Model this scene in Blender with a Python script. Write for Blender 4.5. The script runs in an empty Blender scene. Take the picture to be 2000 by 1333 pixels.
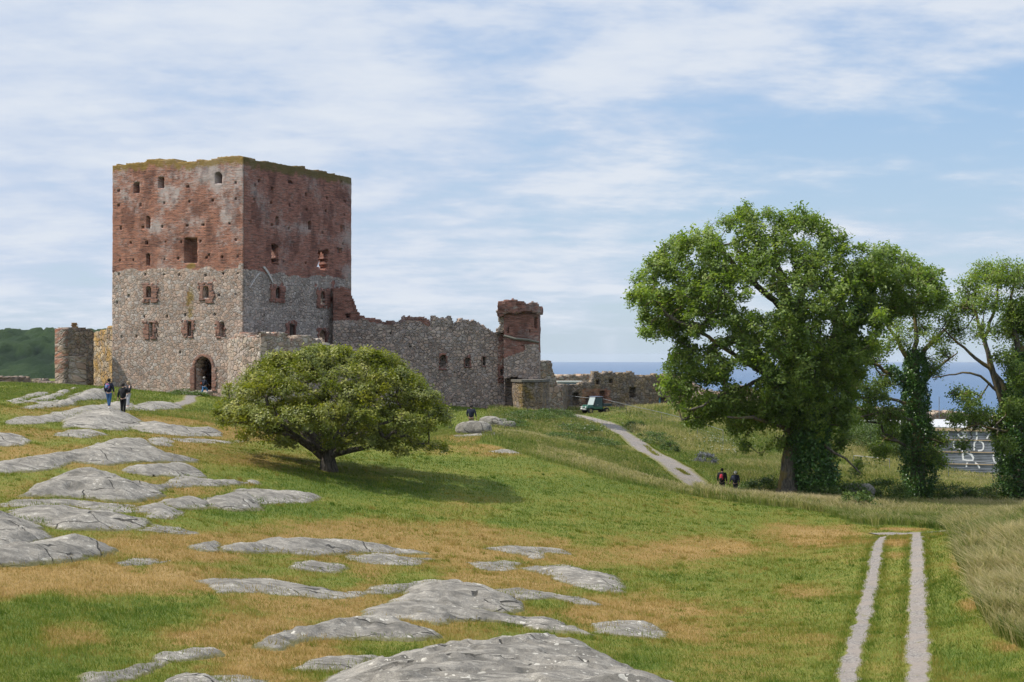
import bpy, math, random
import numpy as np
from mathutils import Vector, Matrix

# ------------------------------------------------------------------ camera, sky, sun, exposure
SC = bpy.context.scene
COL = SC.collection
F = 3050.0                       # focal length in pixels of the 2000 px wide photograph
PITCH = math.atan(29.5 / F)
cam = bpy.data.cameras.new('camera')
cam.sensor_width = 36.0
cam.lens = 36.0 * F / 2000.0
cam.clip_start = 0.1
cam.clip_end = 60000
cam_o = bpy.data.objects.new('camera', cam)
COL.objects.link(cam_o)
cam_o.location = (0, 0, 0)
cam_o.rotation_euler = (math.pi / 2 + PITCH, 0, 0)
SC.camera = cam_o

SUN_EL = math.radians(51)
SUN_AZ = math.atan2(-0.999, -0.03)       # compass angle of the sun seen from above: x = sin, y = cos
sun = bpy.data.lights.new('sun', 'SUN')
sun.energy = 5.0
sun.angle = math.radians(0.53)
sun.color = (1.0, 0.945, 0.86)
sun_o = bpy.data.objects.new('sun', sun)
COL.objects.link(sun_o)
SDIR = Vector((math.sin(SUN_AZ) * math.cos(SUN_EL), math.cos(SUN_AZ) * math.cos(SUN_EL), math.sin(SUN_EL)))
sun_o.rotation_euler = SDIR.to_track_quat('Z', 'Y').to_euler()
SC.view_settings.view_transform = 'Standard'
SC.view_settings.look = 'None'
SC.view_settings.exposure = 0.2
SC.view_settings.gamma = 1.0
SC.cycles.max_bounces = 6
SC.cycles.transparent_max_bounces = 8
SC.cycles.volume_bounces = 0
SC.cycles.use_adaptive_sampling = True
SC.cycles.adaptive_threshold = 0.02


class NT:
    """tiny node-tree writer"""
    def __init__(s, tree):
        s.t = tree
        s.n = tree.nodes
        s.l = tree.links
        s.n.clear()

    def add(s, typ, _ins=None, **kw):
        nd = s.n.new(typ)
        for k, v in kw.items():
            setattr(nd, k, v)
        for k, v in (_ins or {}).items():
            sock = nd.inputs[k]
            if isinstance(v, bpy.types.NodeSocket):
                s.l.new(v, sock)
            else:
                if isinstance(v, (tuple, list)) and len(v) == 3 and sock.type == 'RGBA':
                    v = (*v, 1)
                sock.default_value = v
        return nd

    def math(s, op, a, b=0.0, c=0.0, clamp=False):
        nd = s.add('ShaderNodeMath', {0: a, 1: b, 2: c}, operation=op, use_clamp=clamp)
        return nd.outputs[0]

    def vmath(s, op, a, b=(0, 0, 0)):
        nd = s.add('ShaderNodeVectorMath', {0: a, 1: b}, operation=op)
        return nd.outputs[0]

    def mix(s, f, a, b, mode='MIX'):
        nd = s.add('ShaderNodeMix', data_type='RGBA', blend_type=mode)
        nd.clamp_factor = True
        for i, v in ((0, f), (6, a), (7, b)):
            if isinstance(v, bpy.types.NodeSocket):
                s.l.new(v, nd.inputs[i])
            else:
                nd.inputs[i].default_value = (*v, 1) if isinstance(v, tuple) and len(v) == 3 else v
        return nd.outputs[2]

    def noise(s, vec, scale, detail=4, rough=0.55, dist=0.0, dim='3D'):
        return s.add('ShaderNodeTexNoise', {'Vector': vec, 'Scale': scale, 'Detail': detail,
                                            'Roughness': rough, 'Distortion': dist}, noise_dimensions=dim).outputs[0]

    def ramp(s, f, stops, interp='LINEAR'):
        nd = s.add('ShaderNodeValToRGB', {0: f})
        cr = nd.color_ramp
        cr.interpolation = interp
        while len(cr.elements) < len(stops):
            cr.elements.new(0.5)
        for e, (p, c) in zip(cr.elements, stops):
            e.position = p
            e.color = (*c, 1) if isinstance(c, tuple) else (c, c, c, 1)
        return nd.outputs[0]

    def rng(s, f, a, b, c=0.0, d=1.0, smooth=True):
        nd = s.add('ShaderNodeMapRange', {0: f, 1: a, 2: b, 3: c, 4: d})
        nd.interpolation_type = 'SMOOTHSTEP' if smooth else 'LINEAR'
        return nd.outputs[0]

    def attr(s, name, out='Fac'):
        return s.add('ShaderNodeAttribute', attribute_name=name).outputs[out]

    def mapping(s, vec, scale=(1, 1, 1), rot=(0, 0, 0), loc=(0, 0, 0)):
        return s.add('ShaderNodeMapping', {'Vector': vec, 'Scale': scale, 'Rotation': rot, 'Location': loc}).outputs[0]


def material(name):
    m = bpy.data.materials.new(name)
    m.use_nodes = True
    return m, NT(m.node_tree)


def finish(nt, color, rough=0.9, bump=None, dist=0.02, strength=1.0, spec=0.2, metallic=0.0):
    ins = {'Base Color': color, 'Roughness': rough, 'Metallic': metallic, 'Specular IOR Level': spec}
    if bump is not None:
        ins['Normal'] = nt.add('ShaderNodeBump', {'Height': bump, 'Distance': dist, 'Strength': strength}).outputs[0]
    b = nt.add('ShaderNodeBsdfPrincipled', ins)
    nt.add('ShaderNodeOutputMaterial', {'Surface': b.outputs[0]})
    return b


def plain(name, color, rough=0.7, metallic=0.0, var=0.12, scale=20.0, spec=0.3):
    m, nt = material(name)
    co = nt.add('ShaderNodeTexCoord').outputs['Object']
    n = nt.noise(co, scale, 4)
    c = nt.mix(nt.rng(n, 0.3, 0.7), tuple(x * (1 - var) for x in color), tuple(min(1, x * (1 + var)) for x in color))
    finish(nt, c, rough, n, 0.004, 0.4, spec, metallic)
    return m


# ------------------------------------------------------------------ world: daylight sky with thin cloud sheets
W = bpy.data.worlds.new('World')
SC.world = W
W.use_nodes = True
nt = NT(W.node_tree)
sky = nt.add('ShaderNodeTexSky', sky_type='NISHITA')
sky.sun_disc = False
sky.sun_elevation = SUN_EL
sky.sun_rotation = SUN_AZ
sky.altitude = 100
sky.air_density = 1.0
sky.dust_density = 0.6
sky.ozone_density = 1.5
gen = nt.add('ShaderNodeTexCoord').outputs['Generated']
sep = nt.add('ShaderNodeSeparateXYZ', {0: gen})
zc = nt.math('MAXIMUM', sep.outputs[2], 0.012)
dirv = nt.add('ShaderNodeCombineXYZ', {0: sep.outputs[0], 1: sep.outputs[1], 2: zc}).outputs[0]
nt.l.new(nt.vmath('NORMALIZE', dirv), sky.inputs[0])
# clouds live on a flat layer overhead: direction / height gives the position on that layer
den = nt.math('ADD', zc, 0.16)
lx = nt.math('DIVIDE', sep.outputs[0], den)
ly = nt.math('DIVIDE', sep.outputs[1], den)
lay = nt.add('ShaderNodeCombineXYZ', {0: lx, 1: ly, 2: 0.0}).outputs[0]
az = nt.math('ARCTAN2', sep.outputs[0], sep.outputs[1])          # 0 ahead, + to the right
el = sep.outputs[2]
lay1 = nt.mapping(lay, (0.9, 0.95, 1), (0, 0, math.radians(-14)), (3.3, 1.9, 0))
n1 = nt.noise(lay1, 2.6, 9, 0.58, 0.1)
lay2 = nt.mapping(lay, (0.55, 1.5, 1), (0, 0, math.radians(8)), (8.1, 4.2, 0))
n2 = nt.noise(lay2, 3.2, 8, 0.62, 0.2)
big = nt.noise(nt.mapping(lay, (0.5, 0.5, 1), (0, 0, 0), (5.7, 2.2, 0)), 1.0, 2, 0.5)
cov = nt.math('ADD', nt.math('MULTIPLY', n1, 0.72), nt.math('MULTIPLY', n2, 0.28))
cov = nt.math('ADD', cov, nt.math('MULTIPLY', nt.math('SUBTRACT', big, 0.5), 0.2))
n3 = nt.noise(nt.mapping(lay, (1.0, 1.15, 1), (0, 0, math.radians(-30)), (1.3, 6.1, 0)), 8.0, 7, 0.62, 0.0)
cov = nt.math('ADD', cov, nt.math('MULTIPLY', nt.math('SUBTRACT', n3, 0.5), 0.20))
# more veil towards the left (west), a clear band low on the right
cov = nt.math('SUBTRACT', cov, nt.rng(az, -0.30, 0.30, -0.16, -0.01, False))
ctr = nt.rng(az, 0.0, 0.30, 0.085, 0.135, False)
band = nt.rng(nt.math('ABSOLUTE', nt.math('SUBTRACT', el, ctr)), 0.05, 0.015)
cov = nt.math('SUBTRACT', cov, nt.math('MULTIPLY', nt.math('MULTIPLY', band, nt.rng(az, -0.12, 0.22)), 0.17))
cov = nt.math('SUBTRACT', cov, nt.rng(el, 0.13, 0.02, 0.0, 0.08))
cov = nt.math('SUBTRACT', cov, nt.rng(el, 0.05, 0.0, 0.0, 0.14))
cov = nt.math('ADD', cov, nt.rng(el, 0.3, 0.7, 0.0, 0.07))  # extra cloud above the view, added to make the sky fill less blue
cl = nt.rng(cov, 0.31, 0.60)
body = nt.ramp(nt.rng(nt.math('ADD', nt.math('MULTIPLY', n1, 0.6), nt.math('ADD', nt.math('MULTIPLY', n2, 0.2), nt.math('MULTIPLY', n3, 0.2))), 0.38, 0.62), [(0, (4.9, 5.75, 7.25)), (1, (6.6, 7.05, 7.75))])
skyc = nt.mix(0.72, sky.outputs[0], nt.ramp(nt.rng(el, 0.0, 0.45), [(0.0, (4.6, 5.9, 7.4)), (0.3, (3.4, 5.1, 7.5)), (0.6, (2.4, 4.1, 7.2)), (1.0, (1.5, 2.9, 6.3))]))
fc = nt.math('MULTIPLY', cl, 0.95)
final = nt.mix(fc, skyc, body)
gl = nt.rng(el, 0.32, 0.75, 1.0, 1.6)  # sky above the view brightened to lift the fill on shaded walls
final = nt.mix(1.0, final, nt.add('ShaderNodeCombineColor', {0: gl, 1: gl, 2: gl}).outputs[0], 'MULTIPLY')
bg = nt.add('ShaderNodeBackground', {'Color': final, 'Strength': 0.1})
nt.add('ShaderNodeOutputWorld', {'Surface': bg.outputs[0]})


# ------------------------------------------------------------------ photograph <-> place
def at(px, py, Y):
    """point at depth Y that the photograph shows at pixel px, py"""
    e = math.atan((666.5 - py) / F) + PITCH
    return np.array([(px - 1000) / F * Y * 1.0, Y, math.tan(e) * Y])


def proj(P):
    """pixel of points (n,3)"""
    c, s = math.cos(PITCH), math.sin(PITCH)
    d = P[:, 1] * c + P[:, 2] * s
    u = -P[:, 1] * s + P[:, 2] * c
    d = np.maximum(d, 0.5)
    return 1000 + F * P[:, 0] / d, 666.5 - F * u / d


# ------------------------------------------------------------------ noise in numpy
def _hash(ix, iy, seed=0):
    h = (ix.astype(np.int64) * 374761393 + iy.astype(np.int64) * 668265263 + seed * 974634777) & 0xffffffff
    h = ((h ^ (h >> 13)) * 1274126177) & 0xffffffff
    h = ((h ^ (h >> 16)) * 2246822519) & 0xffffffff
    return ((h ^ (h >> 15)) & 0xffffff) / float(0xffffff)


def vnoise(x, y, seed=0):
    x = np.asarray(x, float)
    y = np.asarray(y, float)
    ix = np.floor(x)
    iy = np.floor(y)
    fx = x - ix
    fy = y - iy
    fx = fx * fx * (3 - 2 * fx)
    fy = fy * fy * (3 - 2 * fy)
    a = _hash(ix, iy, seed)
    b = _hash(ix + 1, iy, seed)
    c = _hash(ix, iy + 1, seed)
    d = _hash(ix + 1, iy + 1, seed)
    return (a + (b - a) * fx) * (1 - fy) + (c + (d - c) * fx) * fy


def fbm(x, y, sc=1.0, oct=4, seed=0, gain=0.5):
    s, a, t = 0, 1.0, 0
    for i in range(oct):
        s = s + a * (vnoise(x * sc + 13.7 * i, y * sc - 7.1 * i, seed + i) - 0.5)
        t += a
        a *= gain
        sc *= 2.03
    return s / t * 2           # about -1 .. 1


def sstep(x, a, b):
    t = np.clip((x - a) / (b - a), 0, 1)
    return t * t * (3 - 2 * t)


# ------------------------------------------------------------------ meshes and tags
def mesh_np(name, V, Fc, mat=None, parent=None, smooth=False, attrs=None, uv=None, fcol=None, loc=None):
    """V (n,3); Fc (m,3) or (m,4) int array"""
    V = np.asarray(V, np.float32)
    Fc = np.asarray(Fc, np.int32)
    me = bpy.data.meshes.new(name)
    me.vertices.add(len(V))
    if loc is not None:
        V = V - np.asarray(loc, np.float32)
    me.vertices.foreach_set('co', V.ravel())
    k = Fc.shape[1]
    me.loops.add(Fc.size)
    me.loops.foreach_set('vertex_index', Fc.ravel())
    me.polygons.add(len(Fc))
    me.polygons.foreach_set('loop_start', np.arange(0, Fc.size, k, dtype=np.int32))
    me.polygons.foreach_set('loop_total', np.full(len(Fc), k, np.int32))
    me.update(calc_edges=True)
    if smooth:
        me.polygons.foreach_set('use_smooth', np.ones(len(Fc), bool))
    for an, av in (attrs or {}).items():
        a = me.attributes.new(an, 'FLOAT', 'POINT')
        a.data.foreach_set('value', np.asarray(av, np.float32))
    if uv is not None:
        l = me.uv_layers.new(name='UVMap')
        l.data.foreach_set('uv', np.asarray(uv, np.float32)[Fc.ravel()].ravel())
    if mat:
        me.materials.append(mat)
    o = bpy.data.objects.new(name, me)
    COL.objects.link(o)
    if loc is not None:
        o.location = loc
    if parent:
        o.parent = parent
    return o


def empty(name, loc=(0, 0, 0), rz=0.0):
    o = bpy.data.objects.new(name, None)
    COL.objects.link(o)
    o.location = loc
    o.rotation_euler = (0, 0, rz)
    return o


def tag(o, label=None, cat=None, group=None, kind=None):
    if label:
        o['label'] = label
    if cat:
        o['category'] = cat
    if group:
        o['group'] = group
    if kind:
        o['kind'] = kind
    return o


class MB:
    """collects boxes, tubes and faces, and links them as one mesh"""
    def __init__(s):
        s.v, s.f = [], []

    def face_set(s, V, Fs):
        b = len(s.v)
        s.v += [tuple(p) for p in V]
        s.f += [tuple(i + b for i in f) for f in Fs]

    def box(s, c, d, rz=0.0, taper=1.0, shear=(0, 0)):
        V = []
        for z in (-1, 1):
            k = taper if z > 0 else 1.0
            for x, y in ((-1, -1), (1, -1), (1, 1), (-1, 1)):
                px, py = x * d[0] / 2 * k + (shear[0] if z > 0 else 0), y * d[1] / 2 * k + (shear[1] if z > 0 else 0)
                V.append((c[0] + px * math.cos(rz) - py * math.sin(rz), c[1] + px * math.sin(rz) + py * math.cos(rz), c[2] + z * d[2] / 2))
        s.face_set(V, [(3, 2, 1, 0), (4, 5, 6, 7), (0, 1, 5, 4), (1, 2, 6, 5), (2, 3, 7, 6), (3, 0, 4, 7)])

    def tube(s, pts, r, n=6, cap=True):
        pts = [Vector(p) for p in pts]
        rs = r if isinstance(r, (list, tuple)) else [r] * len(pts)
        V, Fs = [], []
        for i, p in enumerate(pts):
            d = (pts[min(i + 1, len(pts) - 1)] - pts[max(i - 1, 0)]).normalized()
            up = Vector((0, 0, 1)) if abs(d.z) < 0.9 else Vector((1, 0, 0))
            a = d.cross(up).normalized()
            b = d.cross(a).normalized()
            for k in range(n):
                t = 2 * math.pi * k / n
                V.append(p + (a * math.cos(t) + b * math.sin(t)) * rs[i])
        for i in range(len(pts) - 1):
            for k in range(n):
                k2 = (k + 1) % n
                Fs.append((i * n + k, i * n + k2, (i + 1) * n + k2, (i + 1) * n + k))
        if cap:
            Fs.append(tuple(range(n - 1, -1, -1)))
            Fs.append(tuple((len(pts) - 1) * n + k for k in range(n)))
        s.face_set(V, Fs)

    def cyl(s, c, axis, r, h, n=16, r2=None):
        a = Vector(axis).normalized()
        c = Vector(c)
        s.tube([c - a * h / 2, c + a * h / 2], [r, r if r2 is None else r2], n)

    def build(s, name, mat, parent=None, smooth=False, bevel=0.0):
        me = bpy.data.meshes.new(name)
        me.from_pydata([tuple(v) for v in s.v], [], s.f)
        me.update()
        if smooth:
            me.polygons.foreach_set('use_smooth', np.ones(len(me.polygons), bool))
        me.materials.append(mat)
        o = bpy.data.objects.new(name, me)
        COL.objects.link(o)
        if parent:
            o.parent = parent
        if bevel:
            b = o.modifiers.new('bevel', 'BEVEL')
            b.width = bevel
            b.segments = 2
        return o


RNG = np.random.default_rng(7)

# ------------------------------------------------------------------ terrain height: thin-plate spline through known spots
CP = [  # px, py, depth
    (0, 1333, 26), (0, 1200, 33), (0, 1100, 40), (0, 1000, 50), (0, 900, 62), (0, 850, 70), (0, 800, 82), (0, 770, 105),
    (-250, 1333, 25), (-250, 1000, 49), (-250, 850, 70), (-250, 780, 100),
    (213, 815, 88.5), (250, 812, 89.5), (262, 800, 100), (120, 830, 80), (120, 770, 105), (150, 757, 128), (219, 772, 131),
    (330, 1333, 26.5), (330, 1200, 34.5), (330, 1100, 42.5), (330, 1000, 54), (330, 900, 67), (330, 850, 80), (350, 800, 105), (400, 776, 122),
    (430, 790, 118), (476, 800, 118),
    (650, 1333, 27), (650, 1240, 34), (650, 1150, 43), (650, 1060, 53), (650, 985, 64), (645, 922, 75), (640, 880, 88), (640, 850, 104), (700, 838, 118),
    (1000, 1333, 27), (1000, 1240, 36), (1000, 1150, 46), (1000, 1060, 58), (1000, 960, 76), (1000, 900, 89), (1000, 850, 103), (920, 842, 107),
    (850, 862, 98), (1000, 826, 124), (1075, 816, 128), (1085, 828, 126),
    (1300, 1333, 32), (1300, 1240, 40.5), (1300, 1150, 50.5), (1300, 1060, 64), (1300, 1000, 77), (1300, 963, 88), (1150, 905, 96), (1060, 868, 102),
    (1600, 1333, 33), (1600, 1240, 39), (1600, 1150, 48.5), (1600, 1060, 66), (1600, 1004, 85), (1450, 983, 88), (1690, 1030, 78),
    (1793, 1333, 32), (1793, 1240, 39), (1793, 1150, 48.3), (1793, 1050, 72.6), (1793, 1020, 82),
    (1950, 1333, 29), (1950, 1200, 37), (1960, 1080, 47), (1970, 1030, 60), (2150, 1030, 50), (2200, 1333, 27), (2250, 1000, 75), (1900, 1035, 68),
    # the hollow where the lane runs
    (1400, 972, 101), (1330, 922, 108), (1250, 872, 125), (1200, 837, 143), (1140, 816, 160), (1085, 809, 172), (1160, 808, 171),
    (1560, 976, 99), (1800, 985, 106), (1680, 975, 104), (1990, 990, 104), (1440, 972, 100),
    (1300, 800, 168), (1300, 830, 152), (1300, 868, 136), (1400, 905, 121), (1480, 940, 108), (1450, 850, 146), (1380, 822, 162), (1200, 802, 184),
    (1550, 860, 146), (1700, 862, 150), (1700, 925, 120), (1850, 950, 125), (1900, 935, 140), (2000, 950, 126), (2100, 940, 140), (1700, 830, 175), (1900, 905, 170),
    (1400, 812, 192), (1100, 806, 200), (1400, 818, 205), (1700, 870, 205), (1900, 905, 205), (2100, 935, 200), (1900, 910, 185), (2200, 950, 160), (1600, 840, 195),
    # around the keep
    (100, 750, 150), (300, 760, 150), (600, 775, 150), (800, 790, 150), (-300, 760, 150), (-200, 750, 190), (200, 740, 190), (700, 770, 190),
]
PL = [(0, 0, -1.7), (-12, 6, -2.6), (12, 6, -2.8), (0, 14, -3.8), (-20, -18, -3.5), (20, -18, -4.0), (0, -25, -3.0), (8, 18, -5.0), (-8, 16, -4.4)]
_p = np.array([at(*c) for c in CP] + [np.array(q, float) for q in PL])
_X = _p[:, :2] / 50.0
_n = len(_X)


def _phi(A, B):
    d2 = ((A[:, None, :] - B[None, :, :]) ** 2).sum(-1)
    return 0.5 * d2 * np.log(d2 + 1e-9)


_K = _phi(_X, _X) + np.eye(_n) * 0.0015
_P = np.hstack([np.ones((_n, 1)), _X])
_A = np.block([[_K, _P], [_P.T, np.zeros((3, 3))]])
_w = np.linalg.solve(_A, np.concatenate([_p[:, 2], np.zeros(3)]))


def terrain(x, y, detail=True):
    x = np.asarray(x, float)
    y = np.asarray(y, float)
    sh = x.shape
    Q = np.stack([x.ravel(), y.ravel()], 1)
    Qc = np.stack([np.clip(Q[:, 0], -75, 75), np.clip(Q[:, 1], -20, 200)], 1) / 50.0
    out = np.empty(len(Q))
    for i in range(0, len(Q), 20000):
        q = Qc[i:i + 20000]
        out[i:i + 20000] = _phi(q, _X) @ _w[:_n] + _w[_n] + q @ _w[_n + 1:]
    if detail:
        out += fbm(Q[:, 0], Q[:, 1], 0.22, 3, 5) * 0.10 + fbm(Q[:, 0], Q[:, 1], 1.1, 3, 9) * 0.035
    # the headland falls away to the sea beyond the ruins
    drop = np.maximum(0, Q[:, 1] - 202) + np.maximum(0, Q[:, 0] - 85) * 0.8 + np.maximum(0, -Q[:, 0] - 120) * 0.5
    out -= drop * 0.62 + fbm(Q[:, 0], Q[:, 1], 0.05, 3, 3) * np.minimum(drop, 20) * 0.3
    return np.maximum(out, -74).reshape(sh)


_ys = np.concatenate([np.linspace(11, 60, 500), np.linspace(60.2, 210, 700)])


def ground_at(px, py, lift=0.0):
    """where the sight line through a pixel first meets the ground raised by lift"""
    e = math.tan(math.atan((666.5 - py) / F) + PITCH)
    x = (px - 1000) / F * _ys
    g = terrain(x, _ys) + lift
    hit = np.nonzero(g >= e * _ys)[0]
    if len(hit) == 0:
        k = int(np.argmin(e * _ys - g))
    else:
        k = hit[0]
    return np.array([x[k], _ys[k]])


# ------------------------------------------------------------------ gravel lanes (plan lines traced on the ground)
def trace(pts):
    return np.array([ground_at(*p) for p in pts])


def resample(P, step):
    d = np.concatenate([[0], np.cumsum(np.linalg.norm(np.diff(P, axis=0), axis=1))])
    s = np.arange(0, d[-1], step)
    # smooth interpolation
    out = np.stack([np.interp(s, d, P[:, i]) for i in range(P.shape[1])], 1)
    k = max(3, int(1.5 / step) | 1)
    pad = np.pad(out, ((k // 2, k // 2), (0, 0)), mode='edge')
    ker = np.ones(k) / k
    return np.stack([np.convolve(pad[:, i], ker, 'valid') for i in range(P.shape[1])], 1), s


def yx(pts):
    return np.array([[(px - 1000) / F * Y, Y] for px, Y in pts])


LANE = yx([(1072, 185), (1090, 172), (1140, 160), (1200, 142.5), (1250, 125), (1330, 108), (1385, 101.5), (1440, 99.8), (1490, 98.8), (1530, 98)])
TRACK_L = yx([(1560, 20), (1610, 26), (1650, 32.5), (1679, 39.5), (1698, 48), (1713, 58), (1727, 71), (1745, 75)])
TRACK_R = yx([(1796, 20), (1793, 26), (1792, 32.5), (1791, 39.5), (1791, 48), (1790, 58), (1789, 72.5), (1790, 76)])
CROSS = np.array([[17.1, 74.6], [18.5, 74.8], [19.6, 74.6], [20.6, 74.6], [21.6, 74.9]])
FOOT = trace([(330, 797), (352, 790), (372, 783), (372, 776), (400, 772), (420, 770)])
WAYS = [(LANE, 1.25), (TRACK_L, 0.26), (TRACK_R, 0.29), (CROSS, 0.85), (FOOT, 0.5)]


def seg_dist(P, A, B):
    ab = B - A
    t = np.clip(((P - A) @ ab) / max(ab @ ab, 1e-9), 0, 1)
    return np.linalg.norm(P - A - t[:, None] * ab, axis=1)


def way_clear(P):
    """distance (m) outside the edge of the nearest gravel lane"""
    out = np.full(len(P), 99.0)
    for L, w in WAYS:
        for a, b in zip(L[:-1], L[1:]):
            out = np.minimum(out, seg_dist(P, a, b) - w)
    return out


# ------------------------------------------------------------------ what grows where (fixed to the ground)
def inpoly(x, y, poly):
    r = np.zeros(len(x), bool)
    n = len(poly)
    j = n - 1
    for i in range(n):
        xi, yi = poly[i]
        xj, yj = poly[j]
        c = ((yi > y) != (yj > y)) & (x < (xj - xi) * (y - yi) / (yj - yi + 1e-12) + xi)
        r ^= c
        j = i
    return r


DRY = [  # px, py, half width, half height, amount: sun-scorched patches
    (700, 1040, 330, 34, .75), (900, 1075, 420, 40, .7), (1150, 1085, 250, 34, .6), (1290, 1075, 190, 22, .9), (1380, 1062, 100, 16, .7), (1600, 1048, 125, 24, 1.0),
    (1590, 1158, 70, 16, .7), (1240, 1195, 230, 40, .75), (1330, 1225, 130, 40, .6), (1010, 1130, 140, 45, .8),
    (200, 1135, 330, 42, .95), (500, 1240, 190, 55, .9), (330, 1070, 220, 35, .8), (640, 1190, 260, 40, .75), (540, 1290, 160, 50, .8), (150, 1240, 70, 22, .8),
    (880, 1220, 110, 30, .5), (100, 890, 190, 22, .55), (420, 850, 150, 22, .7), (330, 880, 160, 26, .6), (60, 960, 120, 22, .4), (400, 950, 100, 20, .7),
    (480, 900, 110, 20, .6), (350, 825, 150, 10, .7), (60, 850, 120, 14, .6), (960, 880, 120, 16, .75), (900, 856, 70, 8, .9), (1235, 893, 45, 8, .7),
    (900, 1000, 140, 22, .5), (1230, 985, 170, 24, .3), (1745, 1062, 30, 8, .9), (1745, 1085, 28, 8, .6), (1872, 1105, 16, 25, .6), (1900, 1185, 32, 14, .8),
    (1480, 1240, 190, 60, .35), (1960, 1265, 50, 10, .7), (300, 985, 130, 22, .6), (1735, 1034, 60, 4, .9), (1470, 970, 100, 6, .6), (1460, 1300, 130, 30, .3),
    (700, 1320, 100, 20, .35), (120, 1010, 60, 14, .6), (250, 800, 100, 10, .4), (120, 800, 160, 14, .45), (430, 815, 120, 12, .5), (300, 905, 160, 20, .4), (1120, 1010, 260, 14, .25), (1450, 1090, 200, 30, .3),
]
LUSH = [
    (130, 1200, 260, 45, .9), (60, 1290, 160, 60, .8), (400, 1185, 120, 26, .8), (560, 1000, 190, 22, 1.), (1050, 1000, 420, 30, .8), (1120, 960, 280, 24, .7),
    (700, 950, 330, 26, 1.), (900, 900, 200, 20, .6), (1330, 1120, 200, 24, .5), (1500, 1110, 160, 30, .6), (1550, 1200, 130, 40, .5), (1550, 1290, 150, 40, .5),
    (620, 1312, 80, 14, 1.), (1080, 1185, 60, 14, .9), (1350, 1020, 260, 22, .4), (1900, 1290, 110, 40, .7), (1850, 1180, 40, 60, .6), (1260, 1290, 60, 20, .7),
    (180, 1085, 90, 10, .7), (1200, 1150, 60, 15, .6), (450, 930, 90, 20, .5),
]


def blobs(px, py, L, seed):
    w = np.zeros(len(px))
    dx = fbm(px / 90.0, py / 26.0, 1.0, 5, seed, 0.65) * 0.85
    for (cx, cy, rx, ry, a) in L:
        d = np.sqrt(((px - cx) / rx) ** 2 + ((py - cy) / ry) ** 2) + dx
        w = np.maximum(w, a * sstep(d, 1.45, 0.35))
    return w


# lower edge of the uncut grass, and the foot of the bank on the right
ROUGH = [(860, 858), (900, 862), (960, 868), (1010, 885), (1080, 905), (1150, 925), (1230, 948), (1330, 966), (1420, 979), (1520, 990), (1640, 1008), (1705, 1030),
         (1716, 1026), (1850, 1034), (1858, 1050), (1873, 1090), (1890, 1140), (1915, 1200), (1950, 1245), (2010, 1275), (2400, 1330), (2400, 600), (860, 600)]


def vegetation(x, y, z):
    """(dry, lush, tall) for ground points"""
    px, py = proj(np.stack([x, y, z], 1))
    dry = blobs(px, py, DRY, 21)
    lush = blobs(px, py, LUSH, 22)
    wob = fbm(x, y, 0.5, 3, 31)
    tall = inpoly(px + wob * 12, py + wob * 5, ROUGH).astype(float)
    tall = np.maximum(tall, (y > 90) & (x > 12))
    tall = np.maximum(tall, ((y > 78) & (x > 17.2) & (y > 79.5)).astype(float))
    left = (x < -2)
    tall = np.where(left & (y > 95), 0.25, tall)
    dry = dry * (1 - tall * 0.6)
    return dry, lush, tall


# ------------------------------------------------------------------ ground sheet
def ground_mat():
    m, nt = material('turf_soil')
    co = nt.add('ShaderNodeTexCoord').outputs['Object']
    n1 = nt.noise(co, 0.35, 5, 0.6)
    n2 = nt.noise(co, 2.3, 6, 0.65)
    n3 = nt.noise(nt.mapping(co, (1, 0.6, 1)), 16, 5, 0.7)
    dry = nt.attr('dry')
    lush = nt.attr('lush')
    a = nt.math('ADD', nt.math('MULTIPLY', dry, 1.05), nt.math('MULTIPLY', nt.math('SUBTRACT', n2, 0.5), 1.5))
    a = nt.math('ADD', a, nt.math('MULTIPLY', nt.math('SUBTRACT', n1, 0.5), 0.9))
    a = nt.math('SUBTRACT', a, nt.math('MULTIPLY', lush, 0.5))
    a = nt.math('ADD', a, nt.math('MULTIPLY', nt.math('SUBTRACT', n3, 0.5), 0.9))
    c = nt.ramp(nt.math('ADD', nt.math('MULTIPLY', a, 0.55), 0.3, clamp=True),
                [(0.0, (0.085, 0.125, 0.022)), (0.28, (0.15, 0.165, 0.032)), (0.5, (0.20, 0.155, 0.040)), (0.72, (0.26, 0.165, 0.058)), (1.0, (0.33, 0.22, 0.09))])
    soil = nt.rng(nt.noise(co, 5, 4, 0.6), 0.64, 0.74)
    c = nt.mix(nt.math('MULTIPLY', soil, nt.math('MULTIPLY', dry, 0.45)), c, (0.16, 0.11, 0.06))
    c = nt.mix(nt.rng(n3, 0.3, 0.7, 0.35, 0.0), c, (0.03, 0.04, 0.01))
    finish(nt, c, 0.95, nt.math('ADD', n3, nt.math('MULTIPLY', n2, 1.5)), 0.05, 0.7, 0.1)
    return m


def grid_faces(nr, nc):
    i = np.arange(nr - 1)[:, None] * nc + np.arange(nc - 1)[None, :]
    return np.stack([i, i + 1, i + nc + 1, i + nc], -1).reshape(-1, 4)


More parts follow.
